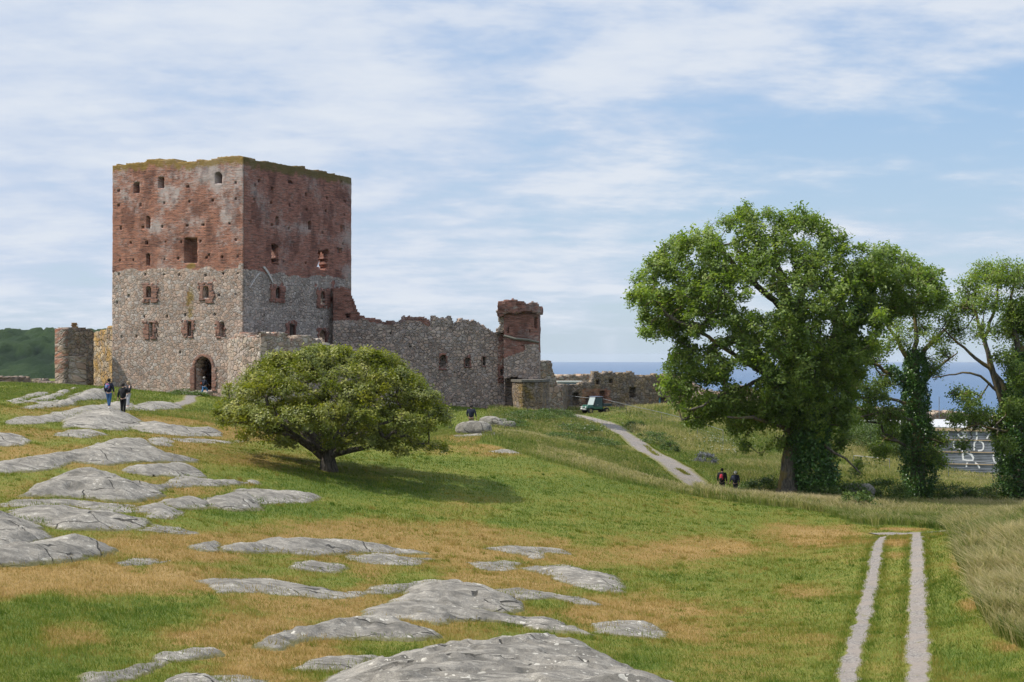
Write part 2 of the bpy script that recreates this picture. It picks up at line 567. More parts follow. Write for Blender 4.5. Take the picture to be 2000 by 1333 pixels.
_t = np.linspace(0, 1, 620)
gy = np.concatenate([np.linspace(-24, 14, 40)[:-1], 14 * (205 / 14) ** _t, np.linspace(206, 330, 60)])
gs = np.linspace(-0.62, 0.62, 430)
GY, GS = np.meshgrid(gy, gs, indexing='ij')
GX = GS * (np.maximum(GY, 0) + 26) * np.where(GY > 205, 1 + (GY - 205) / 300, 1)
GZ = terrain(GX, GY)
V = np.stack([GX.ravel(), GY.ravel(), GZ.ravel()], 1)
dry, lush, tall = vegetation(V[:, 0], V[:, 1], V[:, 2])
MAT_GROUND = ground_mat()
ground = mesh_np('ground', V, grid_faces(len(gy), len(gs))[:, ::1], MAT_GROUND, smooth=True,
                 attrs={'dry': dry, 'lush': np.maximum(lush, tall * 0.8)})
tag(ground, 'grassy headland ground, green with sun-scorched brown patches', None, kind='structure')


# ------------------------------------------------------------------ lanes and wheel tracks
def gravel_mat():
    m, nt = material('gravel')
    co = nt.add('ShaderNodeTexCoord').outputs['Object']
    v = nt.add('ShaderNodeTexVoronoi', {'Vector': co, 'Scale': 26.0}, feature='F1')
    n = nt.noise(co, 1.2, 5, 0.6)
    g = nt.noise(co, 60, 3, 0.7)
    c = nt.mix(nt.rng(nt.add('ShaderNodeSeparateColor', {0: v.outputs['Color']}).outputs[0], 0, 1), (0.13, 0.12, 0.11), (0.28, 0.255, 0.23))
    c = nt.mix(nt.rng(n, 0.35, 0.7), c, (0.24, 0.205, 0.175))
    c = nt.mix(nt.rng(g, 0.6, 0.75, 0, 0.5), c, (0.1, 0.09, 0.08))
    c = nt.mix(nt.math('MULTIPLY', nt.rng(nt.noise(co, 2.6, 5, 0.65), 0.60, 0.68), 0.6), c, (0.16, 0.15, 0.04))
    eg = nt.math('ADD', nt.attr('edge'), nt.math('MULTIPLY', nt.math('SUBTRACT', nt.noise(co, 3.5, 5, 0.7), 0.5), 1.1))
    c = nt.mix(nt.rng(eg, 0.62, 0.85, 0.0, 0.9), c, (0.15, 0.145, 0.04))
    finish(nt, c, 0.95, nt.math('ADD', v.outputs['Distance'], g), 0.02, 0.8, 0.15)
    return m


MAT_GRAVEL = gravel_mat()


def ribbon(name, L, w, label, lift=0.02, step=0.2, n=9, rag=0.18, seed=1):
    P, s = resample(L, step)
    T = np.gradient(P, axis=0)
    T /= np.linalg.norm(T, axis=1)[:, None]
    N = np.stack([-T[:, 1], T[:, 0]], 1)
    k = np.linspace(-1, 1, n)
    wl = w * (1 + rag * fbm(s, s * 0, 1.7, 4, seed))
    wr = w * (1 + rag * fbm(s, s * 0, 1.9, 4, seed + 50))
    ww = np.where(k[None, :] < 0, wl[:, None], wr[:, None])
    XY = P[:, None, :] + N[:, None, :] * (k[None, :] * ww)[:, :, None]
    X, Y = XY[..., 0], XY[..., 1]
    Z = terrain(X, Y) + lift - (np.abs(k)[None, :] > 0.95) * 0.03
    o = mesh_np(name, np.stack([X.ravel(), Y.ravel(), Z.ravel()], 1), grid_faces(len(P), n), MAT_GRAVEL, smooth=True, attrs={'edge': np.tile(np.abs(k), len(P))})
    tag(o, label, None, kind='structure')
    return o


ribbon('path', LANE, 1.25, 'grey gravel lane climbing from the hollow to the ruins', 0.05, 0.4, 11, 0.14, 3)
ribbon('path', TRACK_L, 0.27, 'left gravel wheel track running up to the hedge bank', 0.022, 0.12, 9, 0.6, 11)
ribbon('path', TRACK_R, 0.30, 'right gravel wheel track running up to the hedge bank', 0.022, 0.12, 9, 0.5, 12)
ribbon('path', CROSS, 0.85, 'gravel turning at the far end of the two wheel tracks', 0.045, 0.15, 7, 0.3, 13)
ribbon('path', FOOT, 0.5, 'short pale footpath to the keep doorway', 0.03, 0.2, 7, 0.3, 14)


# ------------------------------------------------------------------ sea
def sea_mat():
    m, nt = material('sea_water')
    co = nt.add('ShaderNodeTexCoord').outputs['Object']
    n = nt.noise(nt.mapping(co, (0.02, 0.05, 1)), 1.0, 6, 0.6)
    n2 = nt.noise(nt.mapping(co, (0.2, 0.35, 1)), 1.0, 4, 0.6)
    c = nt.mix(nt.rng(n, 0.35, 0.65), (0.022, 0.072, 0.155), (0.032, 0.092, 0.19))
    c = nt.mix(nt.math('MULTIPLY', nt.rng(n2, 0.72, 0.78), 0.5), c, (0.6, 0.65, 0.7))
    finish(nt, c, 0.45, nt.math('ADD', n, n2), 1.2, 0.6, 0.35)
    return m


nr, na = 60, 128
rr = np.concatenate([[150], 150 * (18500 / 150) ** np.linspace(0.05, 1, nr - 1)])
aa = np.linspace(-math.pi, math.pi, na)
RR, AA = np.meshgrid(rr, aa, indexing='ij')
sea = mesh_np('sea', np.stack([(RR * np.sin(AA)).ravel(), (RR * np.cos(AA)).ravel(), np.full(RR.size, -70.0)], 1), grid_faces(nr, na)[:, ::-1], sea_mat())
tag(sea, 'calm blue sea reaching the horizon', None, kind='structure')

# ------------------------------------------------------------------ bedrock outcrops, each a low whaleback of its own
def rock_mat(name, lichen=0.5, light=1.0, warm=0.0):
    m, nt = material(name)
    co = nt.add('ShaderNodeTexCoord').outputs['Object']
    n1 = nt.noise(co, 0.9, 6, 0.62, 0.4)
    n2 = nt.noise(co, 9, 6, 0.7)
    n3 = nt.noise(nt.mapping(co, (1.1, 2.3, 2.0), (0, 0, math.radians(-12))), 1.5, 8, 0.68, 0.5)
    fine = nt.noise(co, 55, 3, 0.75)
    c = nt.ramp(n1, [(0.28, (0.12 * light, 0.110 * light, 0.093 * light)), (0.45, (0.185 * light, 0.170 * light, 0.145 * light)),
                     (0.60, (0.25 * light, 0.23 * light, 0.196 * light)), (0.75, (0.31 * light, 0.28 * light, 0.235 * light))])
    c = nt.mix(nt.rng(n3, 0.46, 0.62, 0.0, 0.5), c, (0.41, 0.38, 0.325))
    c = nt.mix(nt.rng(n3, 0.47, 0.33, 0.0, 0.55), c, (0.09, 0.087, 0.078))
    c = nt.mix(nt.rng(fine, 0.50, 0.66, 0, 0.7), c, (0.06, 0.058, 0.052))
    c = nt.mix(nt.rng(n2, 0.6, 0.75, 0, 0.35), c, (0.30, 0.25, 0.17))
    # pale round lichens gathered in colonies
    dis = nt.vmath('ADD', co, nt.vmath('SCALE', nt.add('ShaderNodeTexNoise', {'Vector': co, 'Scale': 7.0, 'Detail': 3.0}).outputs[1], (0, 0, 0)))
    dv = nt.add('ShaderNodeVectorMath', {0: nt.add('ShaderNodeTexNoise', {'Vector': co, 'Scale': 7.0, 'Detail': 3.0}).outputs[1], 'Scale': 0.14}, operation='SCALE').outputs[0]
    vv = nt.add('ShaderNodeTexVoronoi', {'Vector': nt.vmath('ADD', co, dv), 'Scale': 4.2, 'Randomness': 1.0}, feature='F1')
    rnd = nt.add('ShaderNodeSeparateColor', {0: vv.outputs['Color']}).outputs[0]
    rad = nt.math('MULTIPLY', rnd, 0.34)
    sp = nt.math('LESS_THAN', vv.outputs['Distance'], rad)
    vs = nt.add('ShaderNodeTexVoronoi', {'Vector': nt.vmath('ADD', co, dv), 'Scale': 11.0, 'Randomness': 1.0}, feature='F1')
    sp2 = nt.math('LESS_THAN', vs.outputs['Distance'], nt.math('MULTIPLY', nt.add('ShaderNodeSeparateColor', {0: vs.outputs['Color']}).outputs[1], 0.3))
    colony = nt.rng(nt.noise(co, 0.7, 4, 0.6), 0.5 - 0.05 * lichen, 0.60 - 0.03 * lichen)
    lm = nt.math('MULTIPLY', nt.math('MAXIMUM', sp, sp2), nt.math('MULTIPLY', colony, min(1, 0.95 * lichen + 0.1)))
    lm = nt.math('MULTIPLY', lm, nt.rng(fine, 0.3, 0.5, 0.5, 1.0))
    c = nt.mix(nt.math('MULTIPLY', lm, 0.9), c, (0.55, 0.52, 0.45))
    # joints in the granite
    cd = nt.mapping(co, (0.30, 0.75, 0.30), (0, 0, math.radians(28)))
    cw = nt.vmath('ADD', cd, nt.add('ShaderNodeVectorMath', {0: nt.add('ShaderNodeTexNoise', {'Vector': co, 'Scale': 0.9, 'Detail': 4.0}).outputs[1], 'Scale': 0.16}, operation='SCALE').outputs[0])
    ed = nt.add('ShaderNodeTexVoronoi', {'Vector': cw, 'Scale': 0.8, 'Randomness': 1.0}, feature='DISTANCE_TO_EDGE').outputs[0]
    crack = nt.math('MULTIPLY', nt.rng(ed, 0.007, 0.002), nt.rng(nt.noise(co, 0.7, 2, 0.5), 0.42, 0.52))
    c = nt.mix(nt.math('MULTIPLY', crack, 0.85), c, (0.035, 0.033, 0.028))
    low = nt.attr('foot')
    c = nt.mix(nt.math('MULTIPLY', nt.rng(nt.math('ADD', low, nt.math('MULTIPLY', n2, 0.5)), 0.75, 1.1), 0.8), c, (0.13, 0.12, 0.04))
    h = nt.math('ADD', nt.math('MULTIPLY', n3, 1.2), nt.math('ADD', nt.math('MULTIPLY', n2, 0.45), nt.math('MULTIPLY', fine, 0.12)))
    h = nt.math('SUBTRACT', h, nt.math('MULTIPLY', crack, 0.7))
    finish(nt, c, 0.92, h, 0.085, 1.0, 0.15)
    return m


MAT_ROCK = rock_mat('granite', 0.5, 1.0)
MAT_ROCK_L = rock_mat('granite_lichened', 1.1, 1.0)
MAT_ROCK_D = rock_mat('granite_far', 0.35, 1.1)

R = []   # (outline in photo pixels, height m, label, material)


def rk(h, label, *pts, mat=None):
    R.append((pts, h, label, mat))


rk(.85, 'huge smooth grey outcrop along the bottom edge, crossed by long cracks and white lichen spots', (560, 1430), (640, 1336), (700, 1302), (760, 1282), (850, 1264), (935, 1250), (1050, 1246), (1130, 1252), (1170, 1264), (1180, 1282), (1230, 1304), (1310, 1336), (1420, 1430), mat=MAT_ROCK_L)
rk(.75, 'domed grey rock with a dark undercut edge, above the big bottom outcrop', (782, 1176), (820, 1149), (870, 1142), (940, 1150), (985, 1160), (1008, 1180), (1000, 1190), (970, 1198), (870, 1192), (800, 1186))
rk(.45, 'long low rock running out right from beneath the undercut dome', (722, 1198), (745, 1180), (800, 1179), (870, 1192), (975, 1202), (1080, 1212), (1146, 1240), (1060, 1232), (960, 1210), (890, 1208), (855, 1218), (790, 1207), (735, 1204), mat=MAT_ROCK_L)
rk(.55, 'rounded rock with white lichen rosettes and one diagonal split, left of the undercut dome', (516, 1266), (560, 1234), (620, 1219), (700, 1212), (760, 1212), (820, 1228), (844, 1241), (800, 1250), (700, 1247), (600, 1249), (540, 1267), mat=MAT_ROCK_L)
rk(.3, 'low rock tongue touching the left shoulder of the bottom outcrop', (580, 1309), (640, 1293), (745, 1281), (700, 1306), (620, 1311))
rk(.2, 'curved sliver of pale rock in brown grass near the bottom left', (262, 1302), (304, 1279), (360, 1274), (409, 1272), (360, 1287), (300, 1308), (262, 1326), (170, 1345), (196, 1322), (250, 1312))
rk(.4, 'small humped rock cut by the bottom edge, left of the huge outcrop', (318, 1345), (332, 1316), (367, 1310), (398, 1322), (420, 1345))
rk(.12, 'flat scrap of rock at the bottom edge, right of the small humped rock', (410, 1324), (440, 1321), (495, 1329), (500, 1345), (425, 1345))
rk(.22, 'long flat pale slab crossing the brown turf at lower left centre', (385, 1131), (440, 1127), (520, 1130), (560, 1135), (620, 1152), (660, 1158), (722, 1158), (690, 1169), (630, 1169), (540, 1161), (500, 1153), (430, 1159), (418, 1150))
rk(.2, 'thin rock strip between the long pale slab and the undercut dome', (720, 1160), (760, 1144), (830, 1135), (876, 1133), (884, 1142), (820, 1151), (760, 1159))
rk(.2, 'pinkish low slab right of the undercut dome', (988, 1152), (1080, 1157), (1172, 1184), (1140, 1182), (1080, 1170), (1008, 1167))
rk(.15, 'small flat rock at the left end of the streaked outcrop', (925, 1099), (980, 1096), (1012, 1099), (1000, 1110), (956, 1113))
rk(.4, 'streaked grey outcrop sloping down to the right in the middle of the lawn', (1026, 1107), (1110, 1104), (1190, 1125), (1220, 1158), (1170, 1157), (1100, 1137), (1086, 1121))
rk(.15, 'thin broken rock line above the streaked outcrop', (935, 1069), (1000, 1066), (1080, 1070), (1114, 1083), (1060, 1079), (1042, 1090), (1020, 1081), (980, 1075))
rk(.3, 'rounded rock lying alone to the right above the huge outcrop', (1170, 1219), (1200, 1216), (1260, 1217), (1292, 1236), (1272, 1248), (1220, 1243), (1188, 1237), mat=MAT_ROCK_L)
rk(.3, 'small rough rock at the left end of the layered ridge', (388, 1071), (402, 1060), (418, 1059), (430, 1066), (412, 1077), (394, 1077))
rk(.5, 'layered rock ridge with a mossy cleft, across the turf below the spreading tree', (440, 1076), (480, 1061), (560, 1053), (640, 1051), (692, 1055), (740, 1069), (820, 1081), (760, 1082), (700, 1080), (640, 1082), (600, 1086), (560, 1081), (500, 1081))
rk(.25, 'flat slab tucked below the right end of the layered ridge', (686, 1086), (740, 1081), (836, 1092), (800, 1103), (720, 1101), (690, 1096))
rk(.25, 'small oblong rock below the middle of the layered ridge', (570, 1109), (600, 1095), (660, 1100), (674, 1112), (642, 1119), (590, 1113))
rk(.08, 'little flat stone showing through scorched grass at the left', (235, 1101), (260, 1091), (310, 1094), (290, 1103), (245, 1105))
rk(1.0, 'broad grey whaleback with a shadowed hollow, largest rock of the left slope', (35, 972), (67, 952), (112, 928), (160, 916), (190, 924), (232, 931), (270, 945), (312, 951), (304, 970), (262, 981), (200, 977), (125, 972))
rk(.25, 'long shelf of rock along the foot of the broad whaleback', (2, 988), (38, 974), (125, 975), (262, 987), (264, 1000), (212, 1002), (150, 988), (75, 988))
rk(.55, 'hummocky rock veined with moss below the whaleback shelf', (14, 1004), (37, 990), (120, 985), (175, 995), (250, 1005), (294, 1017), (278, 1031), (212, 1037), (120, 1032), (50, 1014))
rk(.8, 'steep grey rock leaving the picture at the left edge', (-90, 1010), (-20, 1000), (30, 1005), (62, 1020), (84, 1036), (97, 1046), (75, 1063), (25, 1072), (-90, 1080))
rk(.6, 'tapering pale rock split lengthwise, below the steep rock at the left edge', (-90, 1090), (-20, 1085), (33, 1072), (82, 1061), (132, 1048), (185, 1059), (222, 1070), (187, 1084), (137, 1096), (62, 1103), (-20, 1110), (-90, 1112))
rk(.35, 'angular broken rocks between the whaleback and the twin boulders', (270, 996), (292, 986), (322, 982), (327, 991), (357, 998), (337, 1014), (300, 1011))
rk(.2, 'small lens of rock below the angular broken rocks', (275, 1036), (312, 1029), (350, 1032), (370, 1040), (337, 1044), (300, 1039))
rk(.45, 'left one of the twin boulder-like rocks by the green grass', (325, 983), (350, 973), (390, 972), (412, 984), (390, 995), (345, 994))
rk(.6, 'right dark rounded one of the twin boulder-like rocks', (400, 972), (437, 964), (490, 965), (499, 975), (496, 993), (455, 999), (418, 993))
rk(.3, 'pale tapering rock pointing right from behind the twin rocks', (470, 962), (500, 955), (560, 955), (622, 970), (600, 981), (540, 984), (500, 985))
rk(.3, 'flat spreading rock under the dark-nosed one', (318, 952), (342, 936), (370, 930), (420, 938), (497, 943), (440, 949), (375, 950))
rk(.5, 'sloping rock with a dark blunt nose at its right end', (250, 918), (300, 908), (350, 907), (385, 916), (392, 930), (340, 934), (287, 928))
rk(.6, 'long pale ridge of rock rising from the left edge to a broken crest', (-90, 925), (-10, 913), (50, 897), (112, 888), (150, 882), (180, 869), (225, 858), (282, 858), (309, 875), (322, 885), (388, 898), (350, 902), (287, 902), (212, 907), (140, 903), (75, 921), (12, 926))
rk(.2, 'small knob of rock just right of the broken crest', (290, 864), (302, 856), (325, 855), (336, 863), (318, 873), (298, 872))
rk(.1, 'thin bare rock seam running right towards the spreading tree', (337, 858), (380, 856), (482, 861), (470, 865), (400, 866), (360, 863))
rk(.45, 'blunt grey rock at the left edge below the footpath slope', (-90, 846), (-10, 845), (38, 849), (49, 860), (30, 872), (-10, 872), (-90, 868))
rk(.3, 'low cracked rock halfway up the left slope', (115, 852), (150, 840), (187, 843), (207, 849), (162, 856))
rk(.75, 'cracked rock platform the two dark-jacketed visitors stand on', (123, 836), (127, 822), (160, 806), (200, 801), (250, 807), (268, 819), (272, 833), (230, 842), (190, 840), (150, 836), mat=MAT_ROCK_D)
rk(.5, 'long blunt-ended rock reaching right from the visitors towards the tree', (268, 838), (275, 824), (325, 828), (355, 838), (412, 840), (428, 846), (424, 852), (375, 853), (300, 848), mat=MAT_ROCK_D)
rk(.4, 'smooth pale rock sheet behind the two standing visitors', (17, 830), (35, 820), (95, 814), (140, 800), (204, 786), (256, 786), (262, 801), (170, 806), (121, 823), (69, 829), mat=MAT_ROCK_D)
rk(.8, 'fluted pale rock with a shaded flank left of the visitors', (112, 796), (138, 778), (170, 770), (206, 766), (208, 778), (155, 781), (138, 792), mat=MAT_ROCK_D)
rk(.4, 'dark seamed ledge between the fluted rock and the stub wall', (133, 778), (160, 767), (181, 761), (213, 760), (206, 768), (164, 770), mat=MAT_ROCK_D)
rk(.35, 'pale rock rib climbing to the foot of the stub wall', (50, 787), (86, 777), (138, 761), (150, 757), (124, 771), (69, 786), mat=MAT_ROCK_D)
rk(.3, 'small sunlit rock rib at the far left above the slope', (20, 786), (52, 771), (92, 767), (54, 778), (35, 789), mat=MAT_ROCK_D)
rk(.25, 'narrow rock streak left of the fluted rock', (38, 800), (86, 786), (124, 780), (110, 795), (69, 799), mat=MAT_ROCK_D)
rk(.4, 'smooth rock at the foot of the keep beside the footpath', (255, 799), (298, 785), (330, 786), (350, 791), (350, 798), (300, 803), mat=MAT_ROCK_D)
rk(.2, 'small flat stone on the lawn edge near the boulder', (957, 883), (975, 877), (1005, 879), (1010, 885), (975, 887), mat=MAT_ROCK_D)
rk(.15, 'pale rock seam in yellow grass below the boulder', (872, 851), (930, 848), (985, 845), (1035, 851), (985, 851), (900, 854), mat=MAT_ROCK_D)


def poly_sd(P, poly):
    d = np.full(len(P), 1e9)
    n = len(poly)
    for i in range(n):
        d = np.minimum(d, seg_dist(P, poly[i], poly[(i + 1) % n]))
    ins = inpoly(P[:, 0], P[:, 1], poly)
    return np.where(ins, d, -d)


ROCKPOLY = []
# raster of the ground with its rocks, for setting things down and for keeping grass off bare rock
RX0, RY0, RS = -34.0, 16.0, 0.2
RNX, RNY = 380, 580
RH = np.full((RNY, RNX), -99.0)

for ri, (pts, h, label, mat) in enumerate(R):
    h = h * 0.56
    pys = [p[1] for p in pts]
    lo, hi = max(pys), min(pys)
    out = []
    for (px, py) in pts:
        tt = (lo - py) / max(lo - hi, 1)
        out.append(ground_at(px, py, h * 0.42 * sstep(tt, 0.1, 0.9)))
    poly = np.array(out)
    ctr = poly.mean(0)
    y_near = poly[:, 1].min()
    cell = float(np.clip(ctr[1] * 0.0024, 0.055, 0.22))
    mar = 0.6
    x0, y0 = poly.min(0) - mar
    x1, y1 = poly.max(0) + mar
    # depth is foreshortened: a cell may be longer away from the eye
    cy = cell * 1.6
    nx, ny = int((x1 - x0) / cell) + 2, int((y1 - y0) / cy) + 2
    gx = x0 + np.arange(nx) * cell
    gyy = y0 + np.arange(ny) * cy
    X, Y = np.meshgrid(gx, gyy)
    P = np.stack([X.ravel(), Y.ravel()], 1)
    d = poly_sd(P, poly)
    dn = d + fbm(P[:, 0], P[:, 1], 0.8, 4, 100 + ri, 0.6) * 0.42 + 0.22 + fbm(P[:, 0], P[:, 1], 4.0, 3, 200 + ri) * 0.10
    dm = max(dn.max(), 0.3)
    wdt = min(dm * 0.95, 1.0 + h * 2.0)
    t = np.clip(dn / wdt, -0.6, 1)
    tp = np.clip(t, 0, 1)
    prof = np.sqrt(np.clip(1 - (1 - tp) ** 2, 0, 1)) * 0.62 + (tp * tp * (3 - 2 * tp)) * 0.38
    prof = np.where(t < 0, t * 1.4, prof)
    hh = h * prof * (1 + 0.25 * fbm(P[:, 0], P[:, 1], 0.6, 3, 300 + ri))
    # gently layered: ledges stepping down towards the south-east, as ice left them
    lay = fbm(P[:, 0] * 0.5 + P[:, 1] * 0.25, P[:, 1] * 1.1 - P[:, 0] * 0.3, 1.1, 4, 400 + ri)
    rid = 1 - np.abs(fbm(P[:, 0] * 0.35, P[:, 1] * 1.0, 0.9, 4, 500 + ri))
    amp = np.clip(tp * 3, 0, 1) * min(h, 0.6)
    hh = hh + lay * 0.12 * amp - sstep(rid, 0.88, 0.99) * 0.22 * amp + fbm(P[:, 0], P[:, 1], 3.2, 3, 600 + ri) * 0.035 * np.clip(tp * 3, 0, 1)
    # sheeting joints: shallow ledges that break off towards the lower right
    q_ = (P[:, 0] * 0.62 - P[:, 1] * 0.78 + fbm(P[:, 0], P[:, 1], 0.35, 3, 700 + ri) * 1.6) / (1.1 + h)
    fr_ = q_ - np.floor(q_)
    saw = np.where(fr_ < 0.93, fr_ / 0.93, (1 - fr_) / 0.07)
    on = sstep(_hash(np.floor(q_), np.floor(q_) * 0, 800 + ri), 0.35, 0.6)
    hh = hh + saw * on * 0.20 * amp + fbm(P[:, 0] * 0.8, P[:, 1] * 1.3, 1.5, 4, 900 + ri, 0.6) * 0.05 * amp
    # joint blocks: each tilted and set a little differently, split by narrow grooves
    ca_, sa_ = math.cos(0.42), math.sin(0.42)
    bu = (P[:, 0] * ca_ + P[:, 1] * sa_) / (2.0 + h) + fbm(P[:, 0], P[:, 1], 0.8, 3, 41) * 0.14
    bv = (-P[:, 0] * sa_ + P[:, 1] * ca_) / (1.1 + .5 * h) + fbm(P[:, 0], P[:, 1], 0.8, 3, 42) * 0.14
    f1 = np.full(len(P), 9.0)
    f2 = np.full(len(P), 9.0)
    tu, tv, tr = np.zeros(len(P)), np.zeros(len(P)), np.zeros(len(P))
    for i_ in (-1, 0, 1):
        for j_ in (-1, 0, 1):
            qx_, qy_ = np.floor(bu) + i_, np.floor(bv) + j_
            ox_, oy_ = qx_ + .15 + .7 * _hash(qx_, qy_, ri), qy_ + .15 + .7 * _hash(qx_, qy_, ri + 9)
            dd = np.hypot(bu - ox_, bv - oy_)
            nw = dd < f1
            f2 = np.where(nw, f1, np.minimum(f2, dd))
            f1 = np.where(nw, dd, f1)
            tu = np.where(nw, (_hash(qx_, qy_, ri + 3) - .5) * (bu - ox_), tu)
            tv = np.where(nw, (_hash(qx_, qy_, ri + 4) - .5) * (bv - oy_), tv)
            tr = np.where(nw, _hash(qx_, qy_, ri + 5), tr)
    gro = sstep(f2 - f1, 0.07, 0.01) * (tr > .35)
    hh = hh + amp * ((tr - .5) * 0.16 + tu * 0.42 + tv * 0.3) - gro * amp * 0.16
    Z = terrain(P[:, 0], P[:, 1]) + hh - 0.015
    keep = (dn > -0.35)
    kf = keep.reshape(ny, nx)
    f = grid_faces(ny, nx)
    f = f[keep[f].all(1)]
    if len(f) == 0:
        continue
    used = np.unique(f)
    mp = -np.ones(len(P), int)
    mp[used] = np.arange(len(used))
    Vv = np.stack([P[used, 0], P[used, 1], Z[used]], 1)
    o = mesh_np('rock_outcrop', Vv, mp[f], mat or (MAT_ROCK if ctr[1] < 75 else MAT_ROCK_D), smooth=True,
                attrs={'foot': np.maximum(sstep(dn[used], 0.35, -0.05), gro[used] * 0.62 * (tr[used] > .3), 0.95 * sstep(lay[used], -0.28, -0.46) * (ctr[1] > 34))}, loc=(float(ctr[0]), float(ctr[1]), float(Z[used].min())))
    tag(o, label, 'rock')
    ROCKPOLY.append(poly)
    ix = np.round((P[:, 0] - RX0) / RS).astype(int)
    iy = np.round((P[:, 1] - RY0) / RS).astype(int)
    ok = (ix >= 0) & (ix < RNX) & (iy >= 0) & (iy < RNY) & (dn > 0.02)
    np.maximum.at(RH, (iy[ok], ix[ok]), Z[ok])


def rock_at(x, y):
    ix = np.clip(np.round((np.asarray(x) - RX0) / RS).astype(int), 0, RNX - 1)
    iy = np.clip(np.round((np.asarray(y) - RY0) / RS).astype(int), 0, RNY - 1)
    r = RH[iy, ix]
    inside = (np.asarray(x) > RX0) & (np.asarray(x) < RX0 + RS * RNX) & (np.asarray(y) > RY0) & (np.asarray(y) < RY0 + RS * RNY)
    return np.where(inside, r, -99)


def surf(x, y):
    g = terrain(np.array([x]), np.array([y]))[0]
    r = max(rock_at(x + a, y + b) for a in (-.15, 0, .15) for b in (-.15, 0, .15))
    return max(g, float(r))

# ------------------------------------------------------------------ masonry
def masonry_mat(name, tones, mortar=(0.42, 0.39, 0.34), mw=0.05, brick=((0.37, 0.14, 0.08), (0.21, 0.09, 0.06)), moss=(0.22, 0.15, 0.035),
                stone=2.9, pale=(0.45, 0.41, 0.38), ochre=0.0, weather=0.5, bump=1.0, mort_amt=0.8):
    m, nt = material(name)
    uv = nt.add('ShaderNodeUVMap').outputs[0]
    sc = lambda v, k: nt.add('ShaderNodeVectorMath', {0: v, 'Scale': k}, operation='SCALE').outputs[0]
    warp = nt.add('ShaderNodeTexNoise', {'Vector': uv, 'Scale': 2.4, 'Detail': 3.0}).outputs[1]
    w1 = nt.vmath('ADD', uv, sc(nt.vmath('SUBTRACT', warp, (0.5, 0.5, 0.5)), 0.28))
    sx = nt.mapping(w1, (1.0, 1.25, 1.0))
    v1 = nt.add('ShaderNodeTexVoronoi', {'Vector': sx, 'Scale': stone, 'Randomness': 0.9}, feature='F1', voronoi_dimensions='2D')
    e1 = nt.add('ShaderNodeTexVoronoi', {'Vector': sx, 'Scale': stone, 'Randomness': 0.9}, feature='DISTANCE_TO_EDGE', voronoi_dimensions='2D').outputs[0]
    v2 = nt.add('ShaderNodeTexVoronoi', {'Vector': sx, 'Scale': stone * 2.3, 'Randomness': 1.0}, feature='F1', voronoi_dimensions='2D')
    e2 = nt.add('ShaderNodeTexVoronoi', {'Vector': sx, 'Scale': stone * 2.3, 'Randomness': 1.0}, feature='DISTANCE_TO_EDGE', voronoi_dimensions='2D').outputs[0]
    s1 = nt.add('ShaderNodeSeparateColor', {0: v1.outputs['Color']})
    s2 = nt.add('ShaderNodeSeparateColor', {0: v2.outputs['Color']})
    small = nt.math('GREATER_THAN', s1.outputs[1], 0.62)
    nlow = nt.noise(uv, 0.35, 4, 0.55, dim='2D')
    nmid = nt.noise(uv, 2.2, 5, 0.6, dim='2D')
    nfin = nt.noise(uv, 14, 5, 0.7, dim='2D')
    sel = nt.mix(small, s1.outputs[0], s2.outputs[0])
    n = len(tones)
    stc = nt.ramp(sel, [(i / n, t) for i, t in enumerate(tones)], 'CONSTANT')
    val = nt.mix(small, s1.outputs[2], s2.outputs[2])
    stc = nt.mix(nt.rng(val, 0.0, 1.0, 0.0, 1.0, False), stc, nt.mix(1.0, stc, (0.80, 0.78, 0.77), 'MULTIPLY'))
    stc = nt.mix(nt.rng(nfin, 0.4, 0.75, 0.0, 0.3), stc, (0.11, 0.10, 0.09))
    edge = nt.mix(small, e1, e2)
    ed = nt.math('MINIMUM', nt.math('MULTIPLY', e1, 1.0), nt.mix(small, (1, 1, 1), nt.add('ShaderNodeCombineColor', {0: e2, 1: e2, 2: e2}).outputs[0]))
    mm = nt.rng(nt.math('ADD', ed, nt.math('MULTIPLY', nt.math('SUBTRACT', nmid, 0.5), 0.12)), mw, mw * 0.35)
    mcol = nt.mix(nt.rng(nt.noise(uv, 0.9, 3, 0.5, dim='2D'), 0.4, 0.6), mortar, tuple(x * 0.5 for x in mortar))
    stone_c = nt.mix(nt.math('MULTIPLY', mm, mort_amt), stc, mcol)
    stone_c = nt.mix(nt.rng(nlow, 0.35, 0.65, 0.0, 0.5), stone_c, nt.mix(1.0, stone_c, (0.72, 0.70, 0.70), 'MULTIPLY'))
    # thin bricks laid in rows
    bw = nt.vmath('ADD', uv, sc(nt.vmath('SUBTRACT', warp, (0.5, 0.5, 0.5)), 0.05))
    bt = nt.add('ShaderNodeTexBrick', {'Vector': bw, 'Color1': (0, 0, 0), 'Color2': (1, 1, 1), 'Mortar': (0.5, 0.5, 0.5), 'Scale': 1.0, 'Mortar Size': 0.014,
                                       'Mortar Smooth': 0.3, 'Brick Width': 0.30, 'Row Height': 0.105})
    bt.offset_frequency = 2
    bsel = nt.add('ShaderNodeSeparateColor', {0: bt.outputs['Color']}).outputs[0]
    row = nt.noise(nt.mapping(uv, (1.1, 8.0, 1)), 1.0, 5, 0.75, dim='2D')
    bc = nt.mix(nt.math('ADD', nt.math('MULTIPLY', bsel, 0.5), nt.math('MULTIPLY', row, 0.5), clamp=True), brick[0], brick[1])
    bc = nt.mix(nt.rng(row, 0.52, 0.62, 0.0, 0.8), bc, tuple(x * 0.33 for x in brick[1]))
    bc = nt.mix(nt.rng(row, 0.47, 0.36, 0.0, 0.7), bc, (brick[0][0] * 1.35, brick[0][1] * 1.6, brick[0][2] * 1.6))
    bc = nt.mix(nt.math('MULTIPLY', bt.outputs['Fac'], 0.7), bc, (0.28, 0.25, 0.22))
